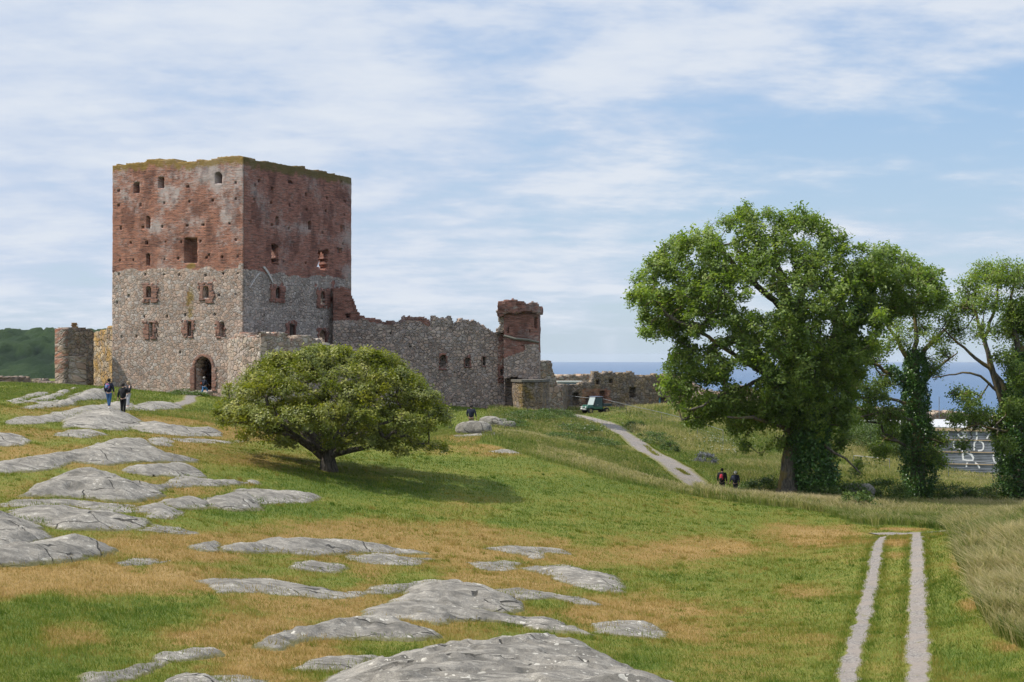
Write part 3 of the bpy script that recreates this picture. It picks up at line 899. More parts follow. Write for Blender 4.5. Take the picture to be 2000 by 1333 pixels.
    pn = nt.math('ADD', nt.math('MULTIPLY', nt.noise(uv, 0.42, 5, 0.62, dim='2D'), 0.75), nt.math('MULTIPLY', nt.noise(nt.mapping(uv, (3.0, 9.0, 1)), 1.0, 4, 0.7, dim='2D'), 0.25))
    pa = nt.attr('pale')
    pfac = nt.rng(nt.math('ADD', nt.math('ADD', pn, nt.math('MULTIPLY', pa, 0.16)), nt.math('MULTIPLY', nt.math('SUBTRACT', nt.noise(nt.mapping(uv, (2.5, 11.0, 1), loc=(3, 1, 0)), 1.0, 5, 0.8, dim='2D'), 0.5), 0.55)), 0.50, 0.76, 0.0, weather)
    bc = nt.mix(pfac, bc, pale)
    dk = nt.noise(nt.mapping(uv, (0.8, 0.5, 1), loc=(4, 7, 0)), 0.8, 5, 0.6, dim='2D')
    bc = nt.mix(nt.rng(dk, 0.5, 0.64, 0.0, 0.6), bc, nt.mix(1.0, bc, (0.42, 0.40, 0.42), 'MULTIPLY'))
    ba = nt.attr('brick')
    bm = nt.rng(nt.math('ADD', ba, nt.math('MULTIPLY', nt.math('SUBTRACT', nmid, 0.5), 0.8)), 0.42, 0.58)
    c = nt.mix(bm, stone_c, bc)
    # lichen and moss
    ma = nt.attr('moss')
    mf = nt.rng(nt.math('ADD', ma, nt.math('MULTIPLY', nt.math('SUBTRACT', nt.noise(uv, 1.3, 6, 0.7, dim='2D'), 0.5), 1.5)), 0.45, 0.95, 0.0, 0.85)
    c = nt.mix(mf, c, moss)
    if ochre:
        of = nt.rng(nt.noise(nt.mapping(uv, (1, 0.6, 1)), 0.9, 5, 0.65, dim='2D'), 0.42, 0.62, 0.0, ochre)
        c = nt.mix(of, c, (0.40, 0.235, 0.06))
    dome = nt.math('MULTIPLY', nt.rng(ed, 0.0, 0.16), 1.3)
    hs = nt.math('ADD', dome, nt.math('ADD', nt.math('MULTIPLY', val, 0.55), nt.math('MULTIPLY', nfin, 0.3)))
    hb = nt.math('ADD', nt.math('MULTIPLY', nt.math('SUBTRACT', 1.0, bt.outputs['Fac']), 0.25), nt.math('MULTIPLY', nt.math('ADD', nt.math('MULTIPLY', bsel, 0.2), row), 1.0))
    h = nt.math('ADD', nt.math('MULTIPLY', hs, nt.math('SUBTRACT', 1.0, bm)), nt.math('MULTIPLY', hb, bm))
    finish(nt, c, 0.93, h, 0.09 * bump, 1.0, 0.15)
    return m


T_LIT = [(0.49, 0.365, 0.29), (0.45, 0.385, 0.335), (0.50, 0.405, 0.335), (0.45, 0.335, 0.265), (0.47, 0.415, 0.37), (0.51, 0.38, 0.30), (0.43, 0.36, 0.31)]
T_SHD = [(0.49, 0.40, 0.34), (0.44, 0.375, 0.335), (0.50, 0.435, 0.39), (0.43, 0.345, 0.295), (0.51, 0.435, 0.38), (0.42, 0.355, 0.32)]
T_CUR = [(0.52, 0.39, 0.31), (0.47, 0.385, 0.33), (0.56, 0.45, 0.37), (0.42, 0.32, 0.26), (0.54, 0.41, 0.33), (0.46, 0.39, 0.345)]
M_KEEP = masonry_mat('keep_masonry_sunlit', T_LIT, mw=0.05, mortar=(0.38, 0.32, 0.27), weather=0.75, mort_amt=0.25, bump=0.5)
M_KEEP2 = masonry_mat('keep_masonry_mortared', T_SHD, mw=0.085, mortar=(0.60, 0.56, 0.52), weather=0.6, brick=((0.37, 0.13, 0.085), (0.23, 0.095, 0.07)), moss=(0.13, 0.11, 0.035))
M_CURT = masonry_mat('curtain_masonry', T_CUR, mw=0.07, mortar=(0.60, 0.54, 0.49), stone=2.7, weather=0.8, brick=((0.33, 0.13, 0.09), (0.21, 0.09, 0.065)), moss=(0.10, 0.10, 0.03))
M_LOW = masonry_mat('low_wall_masonry', [(0.47, 0.36, 0.28), (0.43, 0.36, 0.31), (0.52, 0.43, 0.34), (0.41, 0.31, 0.245), (0.54, 0.48, 0.41)], stone=2.1, mw=0.06, mort_amt=0.4, bump=0.7)
M_OCHRE = masonry_mat('ochre_stained_masonry', [(0.42, 0.32, 0.20), (0.38, 0.30, 0.22), (0.46, 0.38, 0.28), (0.34, 0.24, 0.16)], stone=1.7, ochre=0.75)
M_STUB = masonry_mat('stub_masonry', [(0.30, 0.24, 0.19), (0.27, 0.235, 0.20), (0.33, 0.27, 0.22), (0.23, 0.18, 0.15)], stone=2.2, ochre=0.15, mw=0.06)
M_FAR = masonry_mat('ruin_masonry', [(0.27, 0.21, 0.15), (0.22, 0.19, 0.16), (0.30, 0.245, 0.18), (0.18, 0.14, 0.11), (0.26, 0.22, 0.19)], stone=2.2, ochre=0.25, mw=0.07, mortar=(0.36, 0.31, 0.25), moss=(0.16, 0.12, 0.04))
M_RUBBLE = masonry_mat('rubble_masonry', [(0.40, 0.29, 0.19), (0.42, 0.36, 0.28), (0.48, 0.39, 0.30), (0.34, 0.21, 0.14), (0.45, 0.33, 0.24)], stone=1.6, mw=0.05)
M_BRICK = masonry_mat('brickwork', T_LIT, weather=0.45, brick=((0.33, 0.15, 0.10), (0.18, 0.095, 0.075)), bump=0.6)
M_BRICK_D = masonry_mat('brickwork_dark', T_LIT, weather=0.3, brick=((0.30, 0.11, 0.075), (0.19, 0.08, 0.06)), bump=0.6)
INF = 99.0


def masonry(name, line, zb, top, thick, mat, parent=None, cell=0.13, holes=(), brick=None, moss=None, pale=None, mask=None, rough=0.05, side=1, close=False, jit=0.33, seed=0, topcell=0.18, batter=0.0):
    """a wall that follows a plan line; its front face looks to the right hand of the line.
    holes: (u0, u1, z0, z1, arch, depth). top(u) gives the ruined top edge."""
    L = np.asarray(line, float)
    seg = np.linalg.norm(np.diff(L, axis=0), axis=1)
    D = np.concatenate([[0], np.cumsum(seg)])
    nu = max(2, int(round(D[-1] / cell)))
    U = np.linspace(0, D[-1], nu + 1)
    ug = (U[:-1] + U[1:]) / 2
    T = top(ug)
    zt = float(T.max()) + cell
    nz = int((zt - zb) / cell) + 1
    Zg = zb + np.arange(nz + 1) * cell
    # position and normal along the line
    px = np.interp(U, D, L[:, 0])
    py = np.interp(U, D, L[:, 1])
    sn = np.stack([np.diff(L[:, 1]), -np.diff(L[:, 0])], 1) / seg[:, None] * side
    vn = np.concatenate([[sn[0]], (sn[:-1] + sn[1:]) / 2, [sn[-1]]])
    if close:
        vn[0] = vn[-1] = (sn[0] + sn[-1]) / 2
    ln = np.linalg.norm(vn, axis=1)
    vn = vn / (ln ** 2)[:, None]
    si = np.clip(np.searchsorted(D, U, side='right') - 1, 0, len(seg) - 1)
    NXY = sn[si].copy()
    for k in range(len(D)):                      # mitre the nodes next to a corner
        j = np.argmin(np.abs(U - D[k]))
        NXY[j] = vn[k]
        px[j], py[j] = L[k]
    UU, ZZ = np.meshgrid((U[:-1] + U[1:]) / 2, (Zg[:-1] + Zg[1:]) / 2)
    dep = np.zeros_like(UU)
    rag = fbm(UU, ZZ * 0, 2.2, 3, seed + 3) * topcell + fbm(UU, ZZ * 0, 0.7, 2, seed + 7) * topcell
    dep[ZZ > T[None, :] + rag] = INF
    if mask is not None:
        dep[~mask(UU, ZZ)] = INF
    for hl in holes:
        u0, u1, z0, z1, arch, hd = hl[:6]
        uc, hw = (u0 + u1) / 2, (u1 - u0) / 2
        jj = hl[6] * fbm(UU, ZZ, 2.5, 3, seed + 40) if len(hl) > 6 else 0
        ins = (np.abs(UU - uc) < hw + jj) & (ZZ > z0 - jj) & (ZZ < z1 + jj)
        if arch:
            zc_ = z1 - hw * arch
            ins &= (ZZ < zc_) | (((UU - uc) / hw) ** 2 + ((ZZ - zc_) / (hw * arch)) ** 2 < 1.0)
        dep[ins & (dep < INF)] = hd if hd < thick else INF
    # nodes
    nc = nu + 1
    NU, NZ = np.meshgrid(np.arange(nu + 1), np.arange(nz + 1))
    PU, PZ = U[NU], Zg[NZ]
    jx = (vnoise(NU * 7.3 + 1.1, NZ * 5.7, seed) - 0.5) * 2 * jit * cell
    jz = (vnoise(NU * 3.9, NZ * 8.3 + 2.2, seed + 1) - 0.5) * 2 * jit * cell
    jx[:, 0] = jx[:, -1] = 0
    ro = fbm(PU, PZ, 1.6, 4, seed + 11) * rough + (vnoise(NU * 1.7, NZ * 1.9, seed + 5) - 0.5) * rough * 0.8
    tx = np.gradient(px) / np.maximum(np.hypot(np.gradient(px), np.gradient(py)), 1e-6)
    ty = np.gradient(py) / np.maximum(np.hypot(np.gradient(px), np.gradient(py)), 1e-6)
    bat = batter * (PZ.max() - PZ)

    def pos(off, r):
        o = off + r + bat * (1 if off > -0.01 else 0)
        X = px[NU] + tx[NU] * jx + NXY[NU, 0] * o
        Y = py[NU] + ty[NU] * jx + NXY[NU, 1] * o
        return np.stack([X, Y, PZ + jz], -1)

    front = pos(0.0, ro)
    back = pos(-thick, -ro)
    N = front.shape[0] * front.shape[1]
    Vs = [front.reshape(-1, 3), back.reshape(-1, 3)]
    uvs = [np.stack([PU.ravel(), PZ.ravel()], 1)] * 2
    idx = (NZ * nc + NU)
    a, b, c, d = idx[:-1, :-1], idx[:-1, 1:], idx[1:, 1:], idx[1:, :-1]
    quads = []
    f0 = dep == 0
    quads.append(np.stack([a[f0], b[f0], c[f0], d[f0]], 1))
    sb = dep < INF
    quads.append(np.stack([b[sb], a[sb], d[sb], c[sb]], 1) + N)
    base = 2 * N
    # recess levels
    lev = sorted(set(np.unique(dep)) - {0.0, INF})
    off = {0.0: 0, INF: N}
    for l in lev:
        Vs.append(pos(-l, ro * 0.5).reshape(-1, 3))
        uvs.append(uvs[0])
        off[l] = base
        f = dep == l
        quads.append(np.stack([a[f], b[f], c[f], d[f]], 1) + base)
        base += N
    # walls between cells of unequal depth (outside the grid counts as air)
    dp = np.pad(dep, 1, constant_values=INF)
    r, cc = dep.shape
    sq = []
    for (dr, dc, n0, n1) in ((0, 1, b, c), (0, -1, d, a), (1, 0, c, d), (-1, 0, a, b)):
        nb = dp[1 + dr:1 + dr + r, 1 + dc:1 + dc + cc]
        msk = (dep < nb)
        for (i, j) in np.argwhere(msk):
            o1, o2 = off[float(dep[i, j])], off[float(nb[i, j])]
            if o1 == o2:
                continue
            p, q = n0[i, j], n1[i, j]
            if close and dc and (j == 0 and dc == -1 or j == cc - 1 and dc == 1) and dep[i, 0] == dep[i, cc - 1]:
                continue
            sq.append((p + o1, p + o2, q + o2, q + o1))
    if sq:
        quads.append(np.array(sq))
    Fc = np.concatenate(quads)
    V = np.concatenate(Vs)
    uvv = np.concatenate(uvs).copy()
    k = N
    while k < len(V):                    # give the reveals their own bit of pattern
        uvv[k:k + N] += (0.6 if k == N else 0.5, 0.3)
        k += N
    ru, rz = np.concatenate([PU.ravel()] * (len(V) // N)), np.concatenate([PZ.ravel()] * (len(V) // N))
    at_ = {'brick': brick(ru, rz) if brick is not None else np.zeros(len(ru)),
           'moss': moss(ru, rz) if moss is not None else np.zeros(len(ru)),
           'pale': pale(ru, rz) if pale is not None else np.zeros(len(ru))}
    used = np.unique(Fc)
    mp = -np.ones(len(V), int)
    mp[used] = np.arange(len(used))
    return mesh_np(name, V[used], mp[Fc], mat, parent, attrs={k2: v2[used] for k2, v2 in at_.items()}, uv=uvv[used])


class Face:
    """a straight wall face seen in the photograph: turns pixels into (along, height)"""
    def __init__(s, P0, P1):
        s.p0, s.p1 = np.array(P0, float), np.array(P1, float)
        s.len = np.linalg.norm(s.p1 - s.p0)
        s.d = (s.p1 - s.p0) / s.len

    def uz(s, px, py):
        k = (px - 1000) / F                      # x = k*y on the sight plane
        u = (k * s.p0[1] - s.p0[0]) / (s.d[0] - k * s.d[1])
        Y = s.p0[1] + s.d[1] * u
        e = math.atan((666.5 - py) / F) + PITCH
        return u, math.tan(e) * Y

    def rect(s, x0, x1, y0, y1):
        (a, z1), (b, z0) = s.uz(x0, y0), s.uz(x1, y1)
        return min(a, b), max(a, b), z0, z1

    def line(s):
        return [s.p0, s.p1]

    def prof(s, pts):
        q = sorted(s.uz(*p) for p in pts)
        us, zs = [a for a, _ in q], [b for _, b in q]
        return lambda u: np.interp(u, us, zs)


def xy(px, Y):
    return ((px - 1000) / F * Y, Y)


# ------------------------------------------------------------------ the great keep
C0, C1, C2 = xy(476, 128.0), xy(219, 134.0), xy(686, 142.9)
C3 = (C1[0] + C2[0] - C0[0], C1[1] + C2[1] - C0[1])
keep = empty('castle_keep', (C0[0], C0[1], -4.5))
tag(keep, 'tall square ruined keep, red brick above grey fieldstone, mossy roofless top', 'castle tower')
BASE = np.array([C0[0], C0[1], -4.5])


def adopt(o, parent, base):
    """parent o (built in world coordinates) so that it stays put"""
    o.parent = parent
    o.matrix_parent_inverse = Matrix.Translation(-Vector(base))
    return o


FL = Face(C1, C0)       # left face
FR = Face(C0, C2)
holesL = []
for x0, x1, y0, y1, ar in [(260.4, 272.8, 356.8, 378, .5), (307.8, 320.2, 345.7, 367.4, .5), (418.6, 432.8, 337.6, 359.9, .5),
                           (284.7, 292.8, 422.7, 446.4, 1), (284.7, 292.8, 496, 520, 1), (285.6, 296.3, 560, 582, 1), (397, 408.7, 559.4, 583, 1),
                           (290.6, 299.3, 631, 659, 0), (366, 374.8, 628, 657.7, 0), (429, 437.5, 628, 657.7, 0)]:
    holesL.append((*FL.rect(x0, x1, y0, y1), ar, INF))
holesL.append((*FL.rect(360, 384.6, 465.8, 514.8), 0, 1.1))
holesL.append((*FL.rect(380.4, 414.4, 697.3, 764), 1, INF))
putL = [(648, 410), (648, 553), (860, 545), (1086, 532), (1330, 517), (1557, 505), (1779, 490), (1316, 367), (1779, 335), (670, 770), (884, 765), (1068, 757), (1310, 745),
        (1465, 740), (1715, 728), (922, 912), (1098, 907), (1256, 904), (1440, 897), (1776, 884), (666, 1082), (792, 1076), (1093, 1068), (1225, 1066), (1502, 1057),
        (1645, 1052), (1802, 1045), (656, 1215), (907, 1215), (1088, 1217), (1230, 1220), (1488, 1225), (1658, 1212), (1803, 1210), (1515, 1025), (768, 915)]
putL = [(100 + x / 4.9375, 290 + y / 4.9375) for x, y in putL] + [(100 + x / 4.04, 500 + y / 4.04) for x, y in
        [(735, 478), (912, 478), (1058, 465), (1290, 465), (1468, 465), (1325, 310), (1452, 305), (555, 640), (670, 638), (910, 640), (1018, 765), (520, 365), (608, 315)]]
for i, (x, y) in enumerate(putL):
    s_ = 2.4 if i < 16 else 1.9
    holesL.append((*FL.rect(x - s_, x + s_, y - s_ * 1.1, y + s_ * 1.1), 0, 0.45))
topL = FL.prof([(210, 324), (221.5, 324), (222, 322), (240, 321), (281, 317), (287, 312), (305, 310.5), (318, 312), (341, 312), (348, 317), (380, 316), (383, 313.2),
                (412, 310.8), (414, 308.4), (448, 305.5), (476, 306), (490, 306)])
zbrick = 7.25


def ragged(z0, a=0.35, s=0.8, seed=0):
    return lambda u, z: sstep(z - z0 - fbm(u, z * 0, s, 3, seed) * a, -0.22, 0.22)


quoL = FL.uz(466, 600)[0]


def brickL(u, z):
    b = ragged(zbrick, 0.36, 0.9, 5)(u, z)
    b = np.where((u > quoL) & (z < 7.65), 0, b)
    for x, y, r in [(366, 585, 1.0), (432, 640, .9), (310, 555, .5), (420, 545, .5)]:
        uu, zz = FL.uz(x, y)
        b = np.maximum(b, 0.46 * sstep(np.hypot(u - uu, (z - zz) * 0.7), r, r * 0.3))
    return b


def mossTop(face, prof, w=1.0, amt=0.95):
    return lambda u, z: amt * sstep(prof(u) - z, w, w * 0.15)


def mossL(u, z):
    m = mossTop(FL, topL, 1.3)(u, z)
    uu, zz = FL.uz(372, 590)
    m = np.maximum(m, 0.75 * sstep(np.hypot((u - uu) * 2.2, (z - zz) * 0.7), 1.8, 0.6))
    uu, zz = FL.uz(372, 520)
    m = np.maximum(m, 0.9 * sstep(np.hypot((u - uu), (z - zz) * 1.6), 0.8, 0.3))
    return np.maximum(m, 0.6 * sstep(z, -3.0, -4.2))


def paleL(u, z):
    p = 0.7 * sstep(z, 11.5, 15.5) + 0.5 * sstep(u, 9, 13) * sstep(z, 6, 10) - 0.5 * sstep(u, 5, 1) * 1.0
    for x, y, r in [(330, 380, 1.8), (424, 340, 1.6), (445, 420, 1.4), (300, 440, 1.2)]:
        uu, zz = FL.uz(x, y)
        p = np.maximum(p, 1.2 * sstep(np.hypot(u - uu, z - zz), r, r * 0.3))
    return p


wL = masonry('wall', [FL.p0, FL.p1 - FL.d * 0.07], -6.2, topL, 1.7, M_KEEP, cell=0.105, holes=holesL, brick=brickL, moss=mossL, pale=paleL, seed=1, rough=0.035, topcell=0.05)
adopt(wL, keep, BASE)

holesR = []
for x0, x1, y0, y1, ar, dp_ in [(594, 648, 300, 345, 1, .6), (475, 513, 650, 745, 1, .45), (793, 825, 697, 790, 1, .5), (1105, 1140, 745, 800, 0, .6), (1070, 1125, 960, 1010, 0, .25)]:
    holesR.append((*FR.rect(440 + x0 / 4.9375, 440 + x1 / 4.9375, 290 + y0 / 4.9375, 290 + y1 / 4.9375), ar, dp_))
for x0, x1, y0, y1 in [(443, 512, 918, 1140), (892, 985, 975, 1172)]:
    holesR.append((*FR.rect(440 + x0 / 4.9375, 440 + x1 / 4.9375, 290 + y0 / 4.9375, 290 + y1 / 4.9375), 0, INF, 0.35))
for x0, x1, y0, y1, ar in [(610, 668, 378, 520, 1), (1158, 1215, 430, 600, 1), (778, 850, 832, 1000, 0), (1140, 1235, 900, 1060, 1)]:
    holesR.append((*FR.rect(440 + x0 / 6.25, 440 + x1 / 6.25, 500 + y0 / 6.25, 500 + y1 / 6.25), ar, INF))
putR = [(318, 317), (277, 358), (443, 392), (775, 447), (973, 480), (270, 503), (437, 527), (612, 555), (780, 583), (965, 607), (1142, 512), (1140, 640), (237, 718), (445, 742),
        (610, 770), (933, 815), (1113, 325), (310, 890), (650, 940), (555, 1090), (310, 1060), (770, 1110), (1075, 380), (1130, 920)]
putR = [(440 + x / 4.9375, 290 + y / 4.9375) for x, y in putR] + [(440 + x / 6.25, 500 + y / 6.25) for x, y in [(300, 722), (462, 730), (638, 732), (795, 755), (970, 760), (1174, 768), (260, 905)]]
for i, (x, y) in enumerate(putR):
    s_ = 2.5 if i < 17 else 1.7
    holesR.append((*FR.rect(x - s_ * .8, x + s_ * .8, y - s_ * 1.2, y + s_ * 1.2), 0, 0.45))
topR = FR.prof([(470, 306), (476, 306), (484, 308), (486, 311), (514, 315.5), (527, 315.8), (540, 319.5), (579, 326.5), (580, 324.8), (594, 325.4), (595, 329), (682, 345.3), (686, 348.5), (700, 350)])


def brickR(u, z):
    zb_ = 7.05 + 0.2 * sstep(u, 4, 0)
    b = ragged(zb_, 0.32, 0.8, 8)(u, z)
    uq = FR.uz(679, 560)[0]
    b = np.where((u > uq) & (z < 7.6), 0.0, b)
    # the stepped brick scar low on the right
    (ua, zt_), (ub, zb2) = FR.uz(654, 566), FR.uz(690, 626)
    scar = sstep(u, ua - .4, ua + .3) * sstep(z, zb2 - .3, zb2 + .2) * sstep(z, zt_ + .9, zt_ - .3)
    b = np.maximum(b, scar * 0.85)
    for x, y, r in [(548, 555, .7), (650, 560, 1.0), (615, 560, .5)]:
        uu, zz = FR.uz(x, y)
        b = np.maximum(b, 0.5 * sstep(np.hypot(u - uu, (z - zz) * 0.7), r, r * 0.3))
    return b


wR = masonry('wall', [FR.p0 + FR.d * 0.07, FR.p1], -6.2, topR, 0.9, M_KEEP2, cell=0.11, holes=holesR, brick=brickR, moss=mossTop(FR, topR, 1.5, 1.0),
             pale=lambda u, z: 0.4 * sstep(np.hypot(u - 3.2, z - 12.6), 3, .5) + 0.45 * sstep(np.abs(z - 11.0 + 0.05 * (u - 9)), .7, .2) + 0.8 * sstep(u, 14.2, 16.3), seed=2, rough=0.035, topcell=0.05)
adopt(wR, keep, BASE)
topB = lambda u: 16.2 + 0 * u
FBk = Face(np.array(C2) - FL.d * .12, np.array(C3) + FL.d * .12)
_wu = FBk.uz(621.5, 520)
wB = masonry('wall', [np.array(C2) - FL.d * .12, np.array(C3) + FL.d * .12], -6.2, topB, 1.7, M_KEEP, cell=0.3, brick=ragged(zbrick), moss=lambda u, z: sstep(z, 15, 16), seed=3,
             holes=[(_wu[0] - .75, _wu[0] + .35, FBk.uz(621, 530)[1], FBk.uz(621, 510)[1], 0, INF), (6.0, 6.9, 12.5, 15.3, .5, INF), (6.2, 7.6, 7.6, 10.0, 0, INF), (11.9, 12.8, 13.0, 14.9, .5, INF), (2.0, 2.6, 8.0, 10.4, 0, INF)])
adopt(wB, keep, BASE)
wB2 = masonry('wall', [np.array(C3), np.array(C1) + FR.d * .12], -6.2, topB, 1.7, M_KEEP2, cell=0.3, brick=ragged(zbrick), moss=lambda u, z: sstep(z, 15, 16), seed=4,
              holes=[(5.0, 6.0, 12.8, 14.6, .5, INF), (11.0, 12.0, 12.8, 14.6, .5, INF)])
adopt(wB2, keep, BASE)
# inner wall and floor slabs, added only to keep the window holes dark
dL = np.array([FL.d[0], FL.d[1]])
dRr = np.array([FR.d[0], FR.d[1]])
ia = np.array(C1) + dRr * 4.6 + dL * 1.75
ib = ia + dL * (FL.len - 3.5)
wi = masonry('window_block_wall', [ia, ib], -6.0, lambda u: 14.3 + 0 * u, 1.2, M_BRICK_D, cell=0.3, brick=lambda u, z: np.ones(len(u)), seed=6, holes=[(8.9, 10.6, -3, -0.6, 1, INF)])  # wall added behind the front windows to darken them
adopt(wi, keep, BASE)
M_BLOCKER = plain('blocker_stone', (0.16, 0.13, 0.11), 0.95)
for zf in (1.9, 11.6):
    fl = MB()
    a_ = np.array(C1) + dRr * 1.75 + dL * 1.75
    b_ = np.array(C0) + dRr * 1.75 - dL * (1.75 if zf < 5 else 6.0)
    c_ = b_ + dRr * ((FR.len - 3.5) if zf < 5 else 2.8)
    d_ = a_ + dRr * ((FR.len - 3.5) if zf < 5 else 2.8)
    fl.face_set([(*p, zf) for p in (a_, b_, c_, d_)] + [(*p, zf + .35) for p in (a_, b_, c_, d_)], [(3, 2, 1, 0), (4, 5, 6, 7), (0, 1, 5, 4), (1, 2, 6, 5), (2, 3, 7, 6), (3, 0, 4, 7)])
    adopt(fl.build('floor', M_BLOCKER), keep, BASE)  # slab added inside to block light behind the windows


def surround(face, parent, base, op, outer, mat, arch=0.0, proud=0.035, name='window_surround', seed=0, rag=0.16, ragtop=None, arch_out=None):
    """bricks round an opening: op and outer are pixel boxes"""
    u0, u1, z0, z1 = face.rect(*op)
    U0, U1, Z0, Z1 = face.rect(*outer)
    n = np.array([face.d[1], -face.d[0]])
    cell = 0.055

    def mask(u, z):
        uu, zz = u + U0, z
        j = np.round(fbm(uu * 0 + 3, zz, 3.0, 3, seed) * 2) / 2 * rag * 1.6
        j2 = np.round(fbm(uu * 0 + 9, zz, 3.0, 3, seed + 5) * 2) / 2 * rag * 1.6
        m_ = (uu > U0 + rag * .6 + j) & (uu < U1 - rag * .6 + j2) & (zz < Z1) & (zz > Z0)
        uc, hw = (u0 + u1) / 2, (u1 - u0) / 2
        if arch_out:
            hwo = (U1 - U0) / 2
            zc_ = z1 - hw
            m_ &= (zz < zc_) | (np.hypot(uu - (U0 + U1) / 2, zz - zc_) < arch_out)
        chip = _hash(np.floor(uu / .22 + 7), np.floor(zz / .2 + 7), seed) < (0.30 if name == 'window_surround' else 0.0)
        edge_ = np.minimum(np.minimum(uu - U0, U1 - uu), np.minimum(zz - Z0, Z1 - zz)) < 0.26
        m_ &= ~(chip & edge_)
        ins = (np.abs(uu - uc) < hw) & (zz > z0) & (zz < z1)
        if arch:
            zc_ = z1 - hw * arch
            ins &= (zz < zc_) | (((uu - uc) / hw) ** 2 + ((zz - zc_) / (hw * arch)) ** 2 < 1)
        return m_ & ~ins
    a = face.p0 + face.d * U0 + n * (proud + 0.025)
    b = face.p0 + face.d * U1 + n * (proud + 0.025)
    o = masonry(name, [a, b], Z0 - 0.02, lambda u: np.full_like(u, Z1), 0.25, mat, cell=cell, mask=mask, brick=lambda u, z: np.ones(len(u)), seed=seed, rough=0.012, jit=0.15)
    return adopt(o, parent, base)


for i, (op, outer, ar) in enumerate([((285.6, 296.3, 560, 582), (276, 311, 554, 591), 1), ((397, 408.7, 559.4, 583), (386, 420, 552, 592), 1),
                                     ((290.6, 299.3, 631, 659), (278, 308, 627, 663), 0), ((366, 374.8, 628, 657.7), (354, 381, 626, 660), 0), ((429, 437.5, 628, 657.7), (419, 443, 626, 661), 0)]):
    surround(FL, keep, BASE, op, outer, M_BRICK, ar, seed=20 + i)
surround(FL, keep, BASE, (380.4, 414.4, 697.3, 764), (371, 424, 689, 764), M_BRICK, 1, name='door_surround', seed=31, rag=0.12, arch_out=1.13)
for i, (op, outer, ar) in enumerate([((537.6, 547, 560.5, 583.2), (525.5, 558.5, 555, 592), 1), ((625.3, 634.4, 568.8, 596), (616.5, 647, 561, 603), 1),
                                     ((564.5, 576, 633, 662), (556, 581, 625, 664), 0), ((622.4, 637.6, 644, 672), (618, 643, 640, 674), 1)]):
    surround(FR, keep, BASE, op, outer, M_BRICK_D, ar, seed=35 + i)
# the two pale plaster scars of a vanished gable roof
M_PLASTER = plain('old_plaster', (0.44, 0.41, 0.39), 0.95, var=0.3, scale=6)
sc_ = MB()
nR = np.array([FR.d[1], -FR.d[0]])
for (xa, ya, xb, yb, w) in [(513, 521, 531, 552, .17), (508, 532, 487, 562, .2)]:
    (ua, za), (ub, zb2) = FR.uz(xa, ya), FR.uz(xb, yb)
    pts = []
    for k in range(9):
        t = k / 8
        ww = w * (1 - 0.6 * t) * (0.8 + 0.4 * random.Random(k + int(xa)).random())
        cu, cz = ua + (ub - ua) * t, za + (zb2 - za) * t + 0.25 * math.sin(t * 3.1) * 0.6
        pts.append((cu, cz, ww))
    Vv = []
    for o_ in (0.03, 0.10):
        for cu, cz, ww in pts:
            for sgn in (-1, 1):
                p = FR.p0 + FR.d * (cu + sgn * ww) + nR * o_
                Vv.append((p[0], p[1], cz + sgn * ww * 0.25))
    m_ = 18
    Ff = []
    for k in range(8):
        Ff += [(m_ + 2 * k, m_ + 2 * k + 1, m_ + 2 * k + 3, m_ + 2 * k + 2), (2 * k, 2 * k + 2, m_ + 2 * k + 2, m_ + 2 * k), (2 * k + 1, m_ + 2 * k + 1, m_ + 2 * k + 3, 2 * k + 3)]
    sc_.face_set(Vv, Ff)
adopt(sc_.build('plaster_scar', M_PLASTER), keep, BASE)
# doorstep
ds = MB()
dc = FL.uz(400, 764)
pdc = FL.p0 + FL.d * dc[0] + np.array([FL.d[1], -FL.d[0]]) * 0.5
M_STEP = plain('step_stone', (0.34, 0.31, 0.27), 0.9, var=0.2, scale=8)
ds.box((pdc[0], pdc[1], dc[1] - 0.15), (1.9, 0.8, 0.28), math.atan2(FL.d[1], FL.d[0]))
ds.box((pdc[0] - .7, pdc[1] - .75, dc[1] - 0.5), (1.6, 0.7, 0.3), math.atan2(FL.d[1], FL.d[0]) + .1)
adopt(ds.build('doorstep', M_STEP, bevel=0.05), keep, BASE)


def wall_thing(name, label, cat, line, zb, prof, thick, mat, **kw):
    c = np.mean(np.array(line), axis=0)
    o = masonry(name, line, zb, prof, thick, mat, **kw)
    tag(o, label, cat)
    return o


# ------------------------------------------------------------------ long curtain wall to the right of the keep
A_ = xy(650, 139.2)
B_ = xy(990, 141.5)
FC = Face(A_, B_)
topC = FC.prof([(640, 562), (652, 562), (684, 566), (687, 577), (693, 590), (700, 611), (716, 616), (722, 620), (750, 626), (775, 625), (793, 618), (800, 616), (820, 619), (838, 631),
                (843, 633), (845, 622), (858, 617), (880, 617), (889, 632), (900, 624), (915, 620), (928, 627), (940, 635), (963, 643), (985, 646), (1000, 645)])
curt = empty('curtain_wall', (A_[0], A_[1], -5.5))
tag(curt, 'long ragged-topped fieldstone curtain wall joining the keep to the corner turret', 'ruined wall')
CB = (A_[0], A_[1], -5.5)
hC = [(*FC.rect(860, 871, 694, 720), .4, 0.75), (*FC.rect(908, 918, 699, 716.5), .8, 0.75), (*FC.rect(942, 949, 697.5, 715), .8, 0.75), (*FC.rect(977, 982, 721, 734), 0, .6),
      (*FC.rect(676, 684, 614, 621), 0, .5), (*FC.rect(878, 881, 638, 642), 0, .4), (*FC.rect(800, 803, 676, 680), 0, .4), (*FC.rect(760, 763, 650, 653), 0, .4)]


